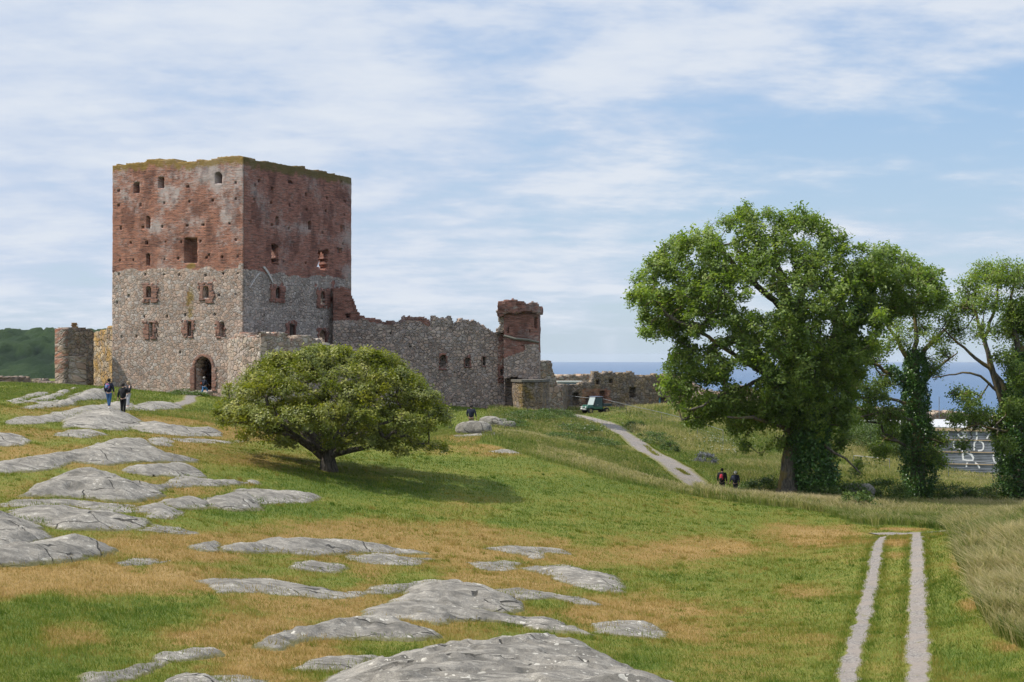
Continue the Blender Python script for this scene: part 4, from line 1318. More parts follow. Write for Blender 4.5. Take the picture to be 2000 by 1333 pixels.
def brickC(u, z):
    (u1, z1) = FC.uz(700, 622)
    b = sstep(u, u1 + .6, u1 - .2) * sstep(z, z1 - .5, z1 + .1) * 0.9
    b = np.maximum(b, 0.8 * sstep(topC(u) - z, 0.55, 0.3) * sstep(u, FC.uz(842, 640)[0], FC.uz(838, 640)[0]))
    uq, zq = FC.uz(978, 720)
    b = np.maximum(b, 0.52 * sstep(np.abs(u - uq), .5, .25) * sstep(z, FC.uz(978, 755)[1], FC.uz(978, 750)[1]))
    return b


oc = masonry('wall', FC.line(), -7.5, topC, 1.8, M_CURT, cell=0.115, holes=hC, brick=brickC, moss=lambda u, z: 0.35 * sstep(z, -3.5, -5.5), seed=51, rough=0.07, topcell=0.28)
adopt(oc, curt, CB)
for i, (op, outer) in enumerate([((860, 871, 694, 720), (857, 874, 690, 723)), ((908, 918, 699, 716.5), (905.5, 921, 693, 718)), ((942, 949, 697.5, 715), (940.5, 950.5, 695, 717)),
                                 ((977, 982, 721, 734), (973, 986, 714, 747))]):
    surround(FC, curt, CB, op, outer, M_BRICK_D, .6 if i < 3 else 0, seed=60 + i, proud=0.06, rag=0.05)

# ------------------------------------------------------------------ corner turret
turret = empty('corner_turret', (*xy(1020, 141), -6))
TB = (*xy(1020, 141), -6)
tag(turret, 'square brick turret with a broken overhanging crown at the end of the curtain wall', 'turret')
ta, tb, tc, td = xy(984, 140.6), xy(1052, 140.9), xy(1052, 140.9), xy(984, 140.6)
tb = np.array(tb)
ta = np.array(ta)
tn = np.array([0.05, 1.0])
FT = Face(ta, tb)
topT = FT.prof([(975, 606), (985, 604), (1052, 602), (1060, 602)])
loopT = [ta, tb, tb + tn * 5.0, ta + tn * 5.0, ta]


def brickT(u, z):
    L = FT.len
    uf = np.where(u < L, u, L / 2)
    zb1 = FT.uz(1000, 674)[1]
    b = sstep(z, FT.uz(1000, 705)[1] + 0.0 * u, FT.uz(1000, 697)[1]) * 1.0
    # grey stones climb on the right below the string course
    uc, z2 = FT.uz(1024, 672)
    b = np.where((uf > uc - (z - z2) * 0.0) & (z < z2) & (z < z2 - (uc + 0.0 - uf) * 1.6 + 0.0), 0.0, b)
    b = np.where((uf < uc) & (z < FT.uz(1000, 700)[1] + (uf - 0) * 0.35), 0.0, b)
    return b


hT = [(*FT.rect(1043, 1048, 619, 642), 0, .35), (*FT.rect(1033, 1035, 644, 648), 0, .3), (*FT.rect(1019, 1021, 673, 676), 0, .3), (*FT.rect(992, 995, 640, 652), 0, .3),
      (*FT.rect(985.5, 1021, 737, 800), .42, 1.2)]
ot = masonry('wall', loopT, -7.5, lambda u: topT(np.clip(u, 0, FT.len)), 0.9, M_CURT, cell=0.115, holes=hT, brick=brickT, close=True, seed=71, rough=0.05, topcell=0.2)
adopt(ot, turret, TB)
# crown: thick ring, proud of the shaft, stepped and broken on the left
e = 0.30
cl_ = [ta + (-.55, -e), tb + (e * .6, -e), tb + tn * 5.2 + (e * .6, e), ta + tn * 5.2 + (-.55, e), ta + (-.55, -e)]
FT2 = Face(cl_[0], cl_[1])
topK = FT2.prof([(970, 600), (974, 594), (980, 589), (993, 585), (1003, 585.5), (1012, 589), (1022, 590), (1034, 593), (1040, 589.5), (1050, 592), (1054, 596), (1060, 600)])
zK = FT2.uz(1010, 611)[1]


def maskK(u, z):
    f = np.clip(u, 0, FT2.len)
    return z > zK - 0.45 * sstep(f, 1.4, 0.2) + 0.12 * np.sin(f * 3)


def crown_top(u):
    return topK(np.clip(u, 0, FT2.len)) - (u > FT2.len + 0.3) * 0.15


ok_ = masonry('crown', cl_, zK - 1.0, crown_top, 1.3, M_CURT, cell=0.12, mask=maskK, brick=lambda u, z: 0.62 + 0 * u, moss=lambda u, z: 0.55 * sstep(np.abs(z - zK), .35, .05), close=True, seed=81, rough=0.09, topcell=0.2)
adopt(ok_, turret, TB)
# ragged masonry on the left flank, where the wall once went on
fk = [ta + (-.42, 0.35), ta + (0.5, 0.30)]
FK = Face(fk[0], fk[1])


def maskF(u, z):
    zlo, zhi = FT.uz(985, 646)[1], zK
    k = np.clip((z - zlo) / (zhi - zlo), 0, 1)
    edge = np.interp(k, [0, .1, .18, .35, .6, 1], [-0.1, -.05, .25, .35, .18, .05])
    return (u > edge + 0.08 * fbm(u * 0, z, 4, 2, 5)) & (z > zlo - 0.3)


adopt(masonry('broken_edge', [ta + (-.72, 0.30), ta + (0.35, 0.25)], FT.uz(985, 650)[1], lambda u: np.full_like(u, zK + .2), 3.5, M_LOW, cell=0.1, mask=maskF, seed=85, rough=0.08), turret, TB)
# string course and abutment
st = MB()
for (xa, ya, xb, yb) in [(984, 656, 1006, 662), (1006, 662, 1030, 664), (1030, 664, 1053, 669)]:
    (ua, za), (ub, zb2) = FT.uz(xa, ya), FT.uz(xb, yb)
    pa, pb = FT.p0 + FT.d * ua, FT.p0 + FT.d * ub
    st.tube([(pa[0], pa[1] - .04, za), (pb[0], pb[1] - .04, zb2)], 0.11, 5)
adopt(st.build('string_course', plain('weathered_ledge', (0.17, 0.16, 0.13), 0.95)), turret, TB)
ab = [np.array(xy(1000, 140.5)), np.array(xy(1006, 138.0)), np.array(xy(1020, 136.9)), np.array(xy(1042, 137.0)), np.array(xy(1058, 138.2)), np.array(xy(1070, 140.5)), np.array(xy(1073, 144))]
zab = at(1040, 747, 137)[2]
abut = empty('buttress', (*xy(1040, 138.4), -6))
tag(abut, 'rounded mossy stone buttress with a flat slab top at the foot of the turret', 'buttress')
AB = (*xy(1040, 138.4), -6)
adopt(masonry('wall', ab, -7.5, lambda u: np.full_like(u, zab), 1.4, M_FAR, cell=0.13, moss=lambda u, z: 0.35 + 0.4 * sstep(np.abs(u - 4.0), 1.5, .3), seed=91, rough=0.05, topcell=0.05), abut, AB)
sl = MB()
ctr_ = np.mean(np.array(ab), axis=0)
outl = [tuple(p + (p - ctr_) * 0.06) for p in ab] + [xy(1000, 144)]
sl.face_set([(x, y, zab) for x, y in outl] + [(x, y, zab + .2) for x, y in outl], [tuple(range(len(outl) - 1, -1, -1)), tuple(range(len(outl), 2 * len(outl)))] + [(i, (i + 1) % len(outl), (i + 1) % len(outl) + len(outl), i + len(outl)) for i in range(len(outl))])
adopt(sl.build('coping_slab', plain('coping', (0.12, 0.11, 0.09), 0.95, var=0.3, scale=4)), abut, AB)

# ------------------------------------------------------------------ low walls by the keep
lw = [np.array(xy(444, 127.5)), np.array(xy(452, 124.8)), np.array(xy(475, 123.2)), np.array(xy(510, 122.2)), np.array(xy(560, 123.2)), np.array(xy(640, 126.5)), np.array(xy(720, 130.0)), np.array(xy(800, 133.2))]
lwD = np.concatenate([[0], np.cumsum(np.linalg.norm(np.diff(np.array(lw), axis=0), axis=1))])


def lw_top(u):
    pxs = np.interp(u, lwD, [444, 452, 475, 510, 560, 640, 720, 800])
    Ys = np.interp(u, lwD, [p[1] for p in lw])
    pyv = np.interp(pxs, [440, 447, 455, 468, 480, 505, 513, 522, 530, 545, 558, 566, 577, 582, 590, 606, 615, 622, 640, 650, 662, 680, 700, 740, 800], [676, 668, 660, 656, 655, 656, 651, 648, 647.5, 651, 652, 660, 664, 656, 654, 657, 662, 664, 671, 673, 675, 679, 684, 692, 700])
    return np.tan(np.arctan((666.5 - pyv) / F) + PITCH) * Ys


wall_thing('low_wall', 'broken pinkish fieldstone wall curving in front of the keep behind the spreading tree', 'ruined wall', lw, -6.5, lw_top, 1.5, M_LOW, cell=0.12, seed=101, rough=0.09, topcell=0.22,
           brick=lambda u, z: 0.42 * sstep(lw_top(u) - z, .6, .2))
s0, s1, s2 = np.array(xy(131, 131.5)), np.array(xy(183, 133.8)), np.array(xy(219.0, 135.6))
FS = Face(s0, s1)
topS = FS.prof([(125, 642), (131, 641), (150, 640), (160, 641), (175, 643), (178, 646), (183, 650), (190, 652)])
stubL = wall_thing('stub_wall', 'standing stub of dull fieldstone wall left of the keep, patched with brick at its edge', 'ruined wall', [s0, s1], -5.5, topS, 1.6, M_STUB, cell=0.11, seed=111, rough=0.06, topcell=0.1,
                   brick=lambda u, z: 0.5 * sstep(u, .35, .1) * sstep(z, -2.0, -1.2), moss=lambda u, z: 0.7 * sstep(np.hypot((u - 2.1) * .8, z + 2.6), 1.2, .3), batter=0.0)
s1b = np.array(xy(178, 140.0))
FO = Face(s1b, s2)
topO = FO.prof([(180, 652), (186, 649), (195, 645), (205, 641), (212, 638.5), (220, 640)])
wall_thing('link_wall', 'ochre-stained sunlit wall between the stub and the keep', 'ruined wall', [s1b, s2 + (.3, 0.1)], -5.5, topO, 1.4, M_OCHRE, cell=0.11, seed=121, rough=0.09, topcell=0.15)
f0, f1 = np.array(xy(119.5, 133.4)), np.array(xy(131.5, 131.6))
FF = Face(f0, f1)
wall_thing('wall_footing', 'short sunlit lump of masonry at the left foot of the stub wall', 'ruined wall', [f0, f1], -5.5, FF.prof([(118, 735), (121, 719), (127, 713), (129, 700), (132, 696)]), 1.6, M_LOW, cell=0.1, seed=131, rough=0.09)
# little cairn of brick on the stub's top
pc = FS.p0 + FS.d * FS.uz(142, 640)[0]
cairn = MB()
rr_ = random.Random(5)
for k in range(6):
    cairn.box((pc[0] + rr_.uniform(-.06, .06), pc[1] + .5 + rr_.uniform(-.06, .06), FS.uz(142, 641)[1] + 0.04 + k * 0.075), (0.55 - k * .04, 0.4, 0.07), rr_.uniform(-.3, .3))
tag(cairn.build('brick_cairn', plain('old_brick', (0.26, 0.15, 0.07), 0.95, var=0.35, scale=9), bevel=0.012), 'small stack of old bricks on top of the stub wall', 'cairn')

# ------------------------------------------------------------------ ruins along the far edge
fw = [np.array(xy(1050, 150)), np.array(xy(1100, 152)), np.array(xy(1101, 170))]
FW = Face(fw[0], fw[1])
tW = FW.prof([(1045, 708), (1052, 708), (1076, 708), (1078, 716), (1080, 727), (1085, 735), (1088, 752), (1096, 757), (1101, 762)])
wall_thing('ruined_gable', 'stepped sunlit remnant of wall just right of the turret', 'ruined wall', fw[:2], -8.5, tW, 1.6, M_RUBBLE, cell=0.13, seed=141, rough=0.12, topcell=0.2)
fr = [np.array(xy(1098, 168)), np.array(xy(1108, 186)), np.array(xy(1296, 188.5)), np.array(xy(1345, 190))]
FRr = Face(fr[1], fr[3])
off_ = np.linalg.norm(fr[1] - fr[0])
prR = FRr.prof([(1100, 750), (1112, 754), (1120, 749), (1130, 751), (1150, 748), (1156, 744), (1159, 728), (1166, 726), (1172, 730), (1190, 727.5), (1210, 730), (1220, 728), (1240, 731), (1250, 729), (1270, 731), (1290, 729.5), (1310, 731), (1340, 733)])
hF = [tuple(np.array([off_, off_, 0, 0]) + np.array(FRr.rect(*q))) + (0, dd) for q, dd in
      [((1228, 1239, 757, 778), .9), ((1187, 1195, 741, 749), .6), ((1163, 1170, 743, 752), .6), ((1117, 1131, 768, 790), .9), ((1170, 1180, 765, 790), .8), ((1144, 1153, 775, 800), .7), ((1284, 1298, 776, 798), .5)]]
wall_thing('far_wall', 'long brown ruined wall with battered top against the sea', 'ruined wall', fr, -9.0, lambda u: prR(np.maximum(u - off_, 0.5)), 1.5, M_FAR, cell=0.16, holes=hF, seed=151, rough=0.1, topcell=0.25,
           brick=lambda u, z: 0.75 * sstep(np.abs(u - off_ - 3.5), 2.6, 1.2) * sstep(z, -3.4, -4.2))
dblu = MB()
pd = FRr.p0 + FRr.d * FRr.uz(1287, 790)[0]
dblu.box((pd[0], pd[1] - .12, at(1287, 788, 188)[2]), (0.32, 0.08, 1.45))
tag(dblu.build('blue_board', plain('blue_paint', (0.16, 0.42, 0.62), 0.6), bevel=0.01), 'narrow pale blue board standing in the doorway of the far wall', 'board')
# sunlit rubble behind the far wall
rb = [np.array(xy(1084, 204)), np.array(xy(1160, 206))]
FB = Face(*rb)
wall_thing('rubble_bank', 'distant sunlit rubble crest showing over the far wall against the sea', 'ruined wall', rb, -9, FB.prof([(1080, 740), (1090, 737), (1103, 734), (1130, 736), (1150, 733), (1160, 730)]), 3, M_RUBBLE, cell=0.2, seed=161, rough=0.15, topcell=0.2)
r2 = [np.array(xy(1325, 183)), np.array(xy(1400, 181)), np.array(xy(1520, 178)), np.array(xy(1600, 180))]
r2D = np.concatenate([[0], np.cumsum(np.linalg.norm(np.diff(np.array(r2), axis=0), axis=1))])


def r2top(u):
    p = np.interp(u, r2D, [1325, 1400, 1520, 1600])
    y = np.interp(p, [1335, 1350, 1370, 1400, 1430, 1445, 1480, 1495, 1510, 1560, 1600], [733, 752, 760, 765, 757, 756, 766, 768, 775, 785, 792])
    return np.tan(np.arctan((666.5 - y) / F) + PITCH) * np.interp(u, r2D, [q[1] for q in r2])


wall_thing('rubble_wall', 'pinkish sunlit rubble wall seen through the big tree', 'ruined wall', r2, -9.5, r2top, 2.0, M_RUBBLE, cell=0.17, seed=171, rough=0.15, topcell=0.3)
r3 = [np.array(xy(1590, 186)), np.array(xy(1900, 190)), np.array(xy(2080, 188))]
FR3 = Face(r3[0], r3[1])
pr3 = FR3.prof([(1590, 795), (1640, 800), (1700, 797), (1800, 806), (1835, 808), (1845, 803), (1870, 806), (1900, 812), (2000, 815), (2080, 816)])
wall_thing('rubble_ridge', 'low tan rubble ridge behind the covered excavation', 'ruined wall', r3, -17, lambda u: pr3(np.minimum(u, FR3.len)), 2.5, M_RUBBLE, cell=0.2, seed=181, rough=0.15, topcell=0.3)
# far left remnants
g0 = [np.array(xy(-60, 150)), np.array(xy(62, 152))]
FG = Face(*g0)
wall_thing('flat_topped_ruin', 'low flat-topped ruin with a pale slab top at the far left', 'ruined wall', g0, -6, FG.prof([(-60, 736), (0, 737), (40, 736), (64, 738)]), 6, M_STUB, cell=0.16, seed=191, rough=0.06, topcell=0.06)
g1 = [np.array(xy(64, 150)), np.array(xy(90, 149)), np.array(xy(126, 147))]
wall_thing('rubble_line', 'low line of tumbled stones between the slab ruin and the stub wall', 'ruined wall', g1, -6, lambda u: np.interp(u, [0, .7, 1.3, 2.2, 3.1], [at(0, y, 149)[2] for y in (742, 745, 749, 747, 747)]), 1.4, M_STUB, cell=0.12, seed=193, rough=0.15, topcell=0.2)
g2 = [np.array(xy(-40, 127)), np.array(xy(18, 126))]
wall_thing('wall_lump', 'dark lump of masonry at the left edge of the picture', 'ruined wall', g2, -6, lambda u: np.interp(u, [0, 1.6, 2.0, 2.4], [at(0, y, 126)[2] for y in (742, 744, 746, 756)]), 1.6, M_STUB, cell=0.12, seed=195, rough=0.15, topcell=0.12)

# ------------------------------------------------------------------ trees
def bark_mat(name, c1, c2, ochre=0.0):
    m, nt = material(name)
    co = nt.add('ShaderNodeTexCoord').outputs['Object']
    n = nt.noise(nt.mapping(co, (6, 6, 1.4)), 1.6, 6, 0.7, 0.6)
    c = nt.mix(nt.rng(n, 0.35, 0.65), c1, c2)
    if ochre:
        c = nt.mix(nt.rng(nt.noise(co, 1.1, 4, 0.6), 0.48, 0.6, 0, ochre), c, (0.24, 0.17, 0.03))
    finish(nt, c, 0.95, n, 0.05, 1.0, 0.1)
    return m


def leaf_mat(name, dark, mid, light, trans=0.3, rough=0.5):
    m, nt = material(name)
    v = nt.attr('tint')
    co = nt.add('ShaderNodeTexCoord').outputs['Object']
    big = nt.noise(co, 0.5, 3, 0.5)
    t = nt.math('ADD', nt.math('MULTIPLY', v, 0.75), nt.math('MULTIPLY', nt.math('SUBTRACT', big, 0.35), 0.8), clamp=True)
    c = nt.ramp(t, [(0.0, dark), (0.5, mid), (1.0, light)])
    p = nt.add('ShaderNodeBsdfPrincipled', {'Base Color': c, 'Roughness': rough, 'Specular IOR Level': 0.35})
    tc = nt.mix(1.0, c, (1.5, 1.6, 0.7), 'MULTIPLY')
    tr = nt.add('ShaderNodeBsdfTranslucent', {'Color': tc})
    mx = nt.add('ShaderNodeMixShader', {0: trans, 1: p.outputs[0], 2: tr.outputs[0]})
    nt.add('ShaderNodeOutputMaterial', {'Surface': mx.outputs[0]})
    return m


M_BARK_OAK = bark_mat('bark_dark', (0.05, 0.043, 0.036), (0.14, 0.12, 0.10))
M_BARK_ASH = bark_mat('bark_grey', (0.06, 0.053, 0.043), (0.16, 0.14, 0.11), 0.5)
M_LEAF_OAK = leaf_mat('leaf_hawthorn', (0.05, 0.078, 0.012), (0.15, 0.17, 0.025), (0.33, 0.31, 0.05))
M_LEAF_ASH = leaf_mat('leaf_ash', (0.055, 0.10, 0.018), (0.14, 0.205, 0.036), (0.32, 0.37, 0.09), 0.42)
M_IVY = leaf_mat('leaf_ivy', (0.022, 0.065, 0.014), (0.055, 0.125, 0.024), (0.13, 0.23, 0.05), 0.12, 0.35)
M_SHRUB = leaf_mat('leaf_shrub', (0.035, 0.07, 0.012), (0.07, 0.12, 0.02), (0.15, 0.19, 0.045), 0.25)


def unit(n, rng):
    v = rng.normal(size=(n, 3))
    return v / np.linalg.norm(v, axis=1)[:, None]


def leaves(C, size, rng, up=0.5, outd=None, aspect=0.55, tint=None, jit=0.35, crease=0.25, cn=None):
    """leaf blades (two bent triangles) at centres C"""
    n = len(C)
    d = unit(n, rng)
    nrm = unit(n, rng) + np.array([0, 0, up])
    if outd is not None:
        nrm += outd * 0.6
    if cn is not None:
        nrm = nrm * 0.55 + cn
    a = np.cross(nrm, d)
    a /= np.maximum(np.linalg.norm(a, axis=1), 1e-6)[:, None]
    b = np.cross(a, nrm)
    b /= np.maximum(np.linalg.norm(b, axis=1), 1e-6)[:, None]
    s = size * (1 + jit * rng.uniform(-1, 1, n))[:, None]
    nn = nrm / np.maximum(np.linalg.norm(nrm, axis=1), 1e-6)[:, None]
    p0 = C - a * s * 0.5
    p2 = C + a * s * 0.5
    p1 = C + b * s * aspect * 0.5 + nn * s * crease * 0.3
    p3 = C - b * s * aspect * 0.5 + nn * s * crease * 0.3
    V = np.stack([p0, p1, p2, p3], 1).reshape(-1, 3)
    i = np.arange(n)[:, None] * 4
    Fc = np.concatenate([i + [0, 1, 2], i + [0, 2, 3]])
    return V, Fc, np.repeat(tint if tint is not None else rng.uniform(0, 1, n), 4)


def grow(limbs, P, rng, seg=0.5, wig=0.12, tip_r=0.011, expo=2.35, droop=0.0):
    """limbs: list of (points, radii, parent node or -1). P: branch tips. Returns nodes, parents, radii."""
    nodes, par, fix = [], [], []
    for pts, rs, pi in limbs:
        pts = [np.array(p, float) for p in pts]
        prev = pi
        for k, p in enumerate(pts):
            if k == 0:
                nodes.append(p)
                par.append(prev if prev >= 0 else -1)
                fix.append(rs[0])
                prev = len(nodes) - 1
                continue
            q = nodes[prev]
            m = max(1, int(np.linalg.norm(p - q) / seg))
            r0 = fix[prev] if prev != pi else rs[0]
            for j in range(1, m + 1):
                t = j / m
                x = q * (1 - t) + p * t
                if j < m:
                    x = x + rng.normal(size=3) * wig * 0.35
                nodes.append(x)
                par.append(prev)
                fix.append(rs[k - 1] * (1 - t) + rs[k] * t)
                prev = len(nodes) - 1
    base = np.array(nodes)
    cap = len(nodes) + len(P) * 14
    N = np.zeros((cap, 3))
    N[:len(nodes)] = base
    n = len(nodes)
    par = par + [0] * (cap - n)
    fix = fix + [0.0] * (cap - n)
    dmin = np.array([np.min(np.linalg.norm(base - p, axis=1)) for p in P])
    tips = []
    for i in np.argsort(dmin):
        p = P[i]
        d = np.linalg.norm(N[:n] - p, axis=1) - 0.12 * 0
        k = int(np.argmin(d + rng.uniform(0, 0.25, n)))
        q = N[k]
        L = d[k]
        m = max(1, min(12, int(L / seg + 0.5)))
        # leave the parent bough along its own heading, then bend to the tip
        hd = q - N[par[k]] if par[k] >= 0 else np.array([0, 0, 1.0])
        hd = hd / max(np.linalg.norm(hd), 1e-6)
        c1 = q + hd * L * 0.3 + np.array([0, 0, 0.12 * L])
        prev = k
        for j in range(1, m + 1):
            t = j / m
            x = q * (1 - t) ** 2 + 2 * c1 * t * (1 - t) + p * t * t
            if j < m:
                x = x + rng.normal(size=3) * wig * min(1, L)
            if n >= cap:
                break
            N[n] = x
            par[n] = prev
            prev = n
            n += 1
        tips.append(n - 1)
    N = N[:n]
    par = np.array(par[:n])
    r = np.zeros(n)
    cnt = np.zeros(n)
    for i in range(n - 1, -1, -1):
        if cnt[i] == 0:
            cnt[i] = tip_r ** expo
        r[i] = cnt[i] ** (1 / expo)
        if par[i] >= 0:
            cnt[par[i]] += cnt[i]
    r = np.maximum(r, np.array(fix[:n]))
    return N, par, r, np.array(tips)


def tubes(N, par, r, big=0.06, rmin=0.0):
    """frusta along every parent-child edge"""
    ch = np.nonzero((par >= 0) & (r >= rmin))[0]
    Vs, Fs, base = [], [], 0
    for sides, sel in ((8, ch[r[ch] > big]), (4, ch[(r[ch] <= big)])):
        if len(sel) == 0:
            continue
        A, B = N[par[sel]], N[sel]
        d = B - A
        d /= np.maximum(np.linalg.norm(d, axis=1), 1e-6)[:, None]
        up = np.where(np.abs(d[:, 2:3]) > 0.9, np.array([[1.0, 0, 0]]), np.array([[0, 0, 1.0]]))
        a = np.cross(d, up)
        a /= np.linalg.norm(a, axis=1)[:, None]
        b = np.cross(d, a)
        ra = np.minimum(r[par[sel]], r[sel] * 1.5)[:, None]
        rb = r[sel][:, None]
        ring = []
        for P_, R_, ex in ((A, ra, -0.35), (B, rb, 0.35)):
            for k in range(sides):
                t = 2 * math.pi * k / sides
                ring.append(P_ + d * R_ * ex * (sides > 4) + (a * math.cos(t) + b * math.sin(t)) * R_)
        V = np.stack(ring, 1).reshape(-1, 3)
        i = np.arange(len(sel))[:, None] * (2 * sides) + base
        for k in range(sides):
            k2 = (k + 1) % sides
            Fs.append(np.stack([i[:, 0] + k, i[:, 0] + k2, i[:, 0] + sides + k2, i[:, 0] + sides + k], 1))
        Vs.append(V)
        base += len(V)
    return np.concatenate(Vs), np.concatenate(Fs)


def lobes_to_tips(lobes, n, rng, shell=0.45, flat=0.8):
    """lobes: px, py, radius px, depth, weight -> tip positions spread in each lobe's outer part"""
    w = np.array([(l[2] ** 1.8) * (l[4] if len(l) > 4 else 1) for l in lobes])
    k = rng.choice(len(lobes), n, p=w / w.sum())
    out = []
    for i in range(len(lobes)):
        m = int((k == i).sum())
        px, py, r, Y = lobes[i][:4]
        c = at(px, py, Y)
        R_ = r / F * Y
        d = unit(m, rng)
        d[:, 2] = np.where(d[:, 2] < 0, d[:, 2] * 0.75, d[:, 2])
        rad = R_ * (shell + (1 - shell) * rng.uniform(0, 1, m) ** 0.5)
        out.append(c + d * rad[:, None] * np.array([1, 1, flat]))
    return np.concatenate(out)


def tree(name, label, cat, base, limbs, tips, lmat, bmat, lsize, per, spread, rng, group=None, ivy=None, seg=0.5, wig=0.12, up=0.5, tintb=0.0, ctr=None, rmin=0.0, tip_r=0.011, fl=1.0):
    N, par, r, tp = grow(limbs, tips, rng, seg, wig, tip_r)
    root = empty(name, base)
    tag(root, label, cat, group)
    V, Fc = tubes(N, par, r, rmin=rmin)
    t = mesh_np('trunk', V - base, Fc, bmat, root, smooth=True)
    if per:
        n = len(tips)
        C = np.repeat(tips, per, 0)
        off = rng.normal(size=C.shape) * spread * np.array([1, 1, fl])
        C = C + off
        c0 = tips.mean(0) if ctr is None else ctr
        od = C - c0
        od /= np.linalg.norm(od, axis=1)[:, None]
        clt = np.repeat(rng.uniform(0, 1, n), per)
        tint = np.clip(clt * 0.6 + rng.uniform(0, 1, len(C)) * 0.4 + tintb + np.clip(off[:, 2] / spread, -1, 1) * 0.08, 0, 1)
        cn = unit(n, rng) + np.array([0, 0, 0.55])
        cn = np.repeat(cn / np.linalg.norm(cn, axis=1)[:, None], per, 0)
        V, Fc, tn_ = leaves(C, lsize, rng, up, od, tint=tint, cn=cn)
        mesh_np('crown', V - base, Fc, lmat, root, attrs={'tint': tn_})
    if ivy:
        Cs = []
        for pts, rad, dens in ivy:
            pts = np.array(pts, float)
            L = np.linalg.norm(np.diff(pts, axis=0), axis=1)
            D = np.concatenate([[0], np.cumsum(L)])
            m = int(D[-1] * np.mean(rad) * dens)
            s = rng.uniform(0, D[-1], m)
            c = np.stack([np.interp(s, D, pts[:, i]) for i in range(3)], 1)
            R_ = np.interp(s, D, rad)
            lump = 1 + 0.45 * fbm(s * 1.0, rng.uniform(0, 1, m) * 0 + rad[0], 1.1, 3, 4)
            th = rng.uniform(0, 2 * math.pi, m)
            lob = 1 + 0.32 * fbm(s * 1.3, th * 1.6, 1.0, 3, 8)
            u = np.stack([np.cos(th), np.sin(th), rng.normal(0, .35, m)], 1)
            c += u * (R_ * lump * lob * rng.uniform(0.72, 1.05, m))[:, None]
            Cs.append(c)
        C = np.concatenate(Cs)
        V, Fc, tn_ = leaves(C, lsize * 0.85, rng, 0.25, None, aspect=0.8)
        mesh_np('ivy', V - base, Fc, M_IVY, root, attrs={'tint': tn_})
    return root


def A(px, py, Y):
    return at(px, py, Y)


# the low, wide thorn tree on the lawn
r1 = np.random.default_rng(11)
b0 = A(643, 925, 75)
b0[2] = surf(b0[0], b0[1]) - 0.15
DOME = []
rr_ = random.Random(3)
# umbrella of flattened leaf pads
for k in range(195):
    t = rr_.uniform(0, 2 * math.pi)
    rad = math.sqrt(rr_.uniform(0, 1)) ** .9
    X = 5.85 * rad * math.cos(t)
    Yd = 5.3 * rad * math.sin(t)
    prof = 1 - rad ** 2.3
    z = -0.1 + 3.55 * prof + rr_.uniform(-0.25, 0.2)
    DOME.append((X, Yd, z, rr_.uniform(0.5, 0.85)))
for k in range(80):     # low front and back aprons
    t = rr_.choice([-1, 1]) * rr_.uniform(.5, 2.6)
    rad = rr_.uniform(.35, .9)
    DOME.append((5.0 * rad * math.cos(t), 5.0 * rad * math.sin(t), rr_.uniform(-1.25, 1.0), rr_.uniform(0.35, 0.6)))
for k in range(60):     # hanging skirt and inner pads
    t = rr_.uniform(0, 2 * math.pi)
    rad = rr_.uniform(.45, .98)
    DOME.append((5.7 * rad * math.cos(t), 5.2 * rad * math.sin(t), rr_.uniform(-1.35, 0.6) - (0.2 if math.cos(t) > .5 else 0), rr_.uniform(0.35, 0.6)))
cx_, cy_, cz_ = b0[0] + 0.25, b0[1] + .2, b0[2] + 2.55
tipsO = []
for X, Yd, z, rd in DOME:
    m = int(9 * (rd / 0.6) ** 2)
    d = unit(m, r1)
    d[:, 2] = np.abs(d[:, 2]) * 1.1 - 0.25
    tipsO.append(np.array([cx_ + X, cy_ + Yd, cz_ + z]) + d * rd * np.array([1, 1, 0.6]) * r1.uniform(.7, 1, (m, 1)))
tipsO = np.concatenate(tipsO)
zmx = tipsO[:, 2].max()
# keep the outline of the photograph: a slightly lop-sided dome
qx, qy = proj(tipsO)
lim = np.interp(qx, [412, 430, 470, 520, 580, 640, 680, 760, 820, 870, 897], [812, 760, 720, 695, 683, 677, 678, 692, 735, 790, 850])
bot = np.interp(qx, [412, 440, 480, 540, 600, 640, 700, 760, 830, 890, 897], [822, 845, 862, 868, 876, 872, 880, 884, 894, 892, 880])
rgd = fbm(qx, qy, 0.045, 3, 12) * 9
tipsO = tipsO[(qx > 418) & (qx < 893) & (qy > lim + rgd + 2) & (qy < bot)]
tb_ = b0
limbsO = [([tb_, tb_ + (-.05, 0, .6), tb_ + (-.1, .05, 1.15)], [.52, .36, .33], -1)]


def limb_add(L, start_idx, pts, rs):
    L.append((pts, rs, start_idx))


nb = 0
fork = np.array(limbsO[0][0][-1])
for (dx, dy, dz, rr0) in [(-1.6, .3, 1.3, .2), (-3.6, -.6, 1.2, .15), (-.9, 2.0, 2.0, .17), (-.2, -2.2, 1.6, .14), (1.4, .4, 1.0, .2), (3.8, -.4, .75, .15), (1.2, 2.4, 2.2, .15), (.4, .3, 2.6, .16), (2.4, -1.8, 1.4, .13), (-2.2, -2.3, 1.5, .12), (3.0, 2.5, 1.4, .12), (-3, 2.4, 1.8, .12)]:
    e_ = fork + np.array([dx, dy, dz])
    mid_ = fork + np.array([dx * .42, dy * .42, dz * .42 + r1.uniform(-.25, .25)])
    limbsO.append(([fork - (0, 0, r1.uniform(0.1, .6)), mid_, e_], [rr0 * 1.15, rr0 * .8, rr0 * .4], 1))
tree('spreading_tree', 'low umbrella-shaped tree with a short forked trunk alone on the lawn', 'tree', b0, limbsO, tipsO, M_LEAF_OAK, M_BARK_OAK, 0.13, 40, 0.14, r1, seg=0.35, wig=0.07, up=0.7, ctr=np.array([cx_, cy_, cz_ - 1.5]), fl=0.85)


# the three ivy-clad trees by the hollow
def px3(L, Y):
    return [A(x, y, Y + (dz[0] if dz else 0)) for x, y, *dz in L]


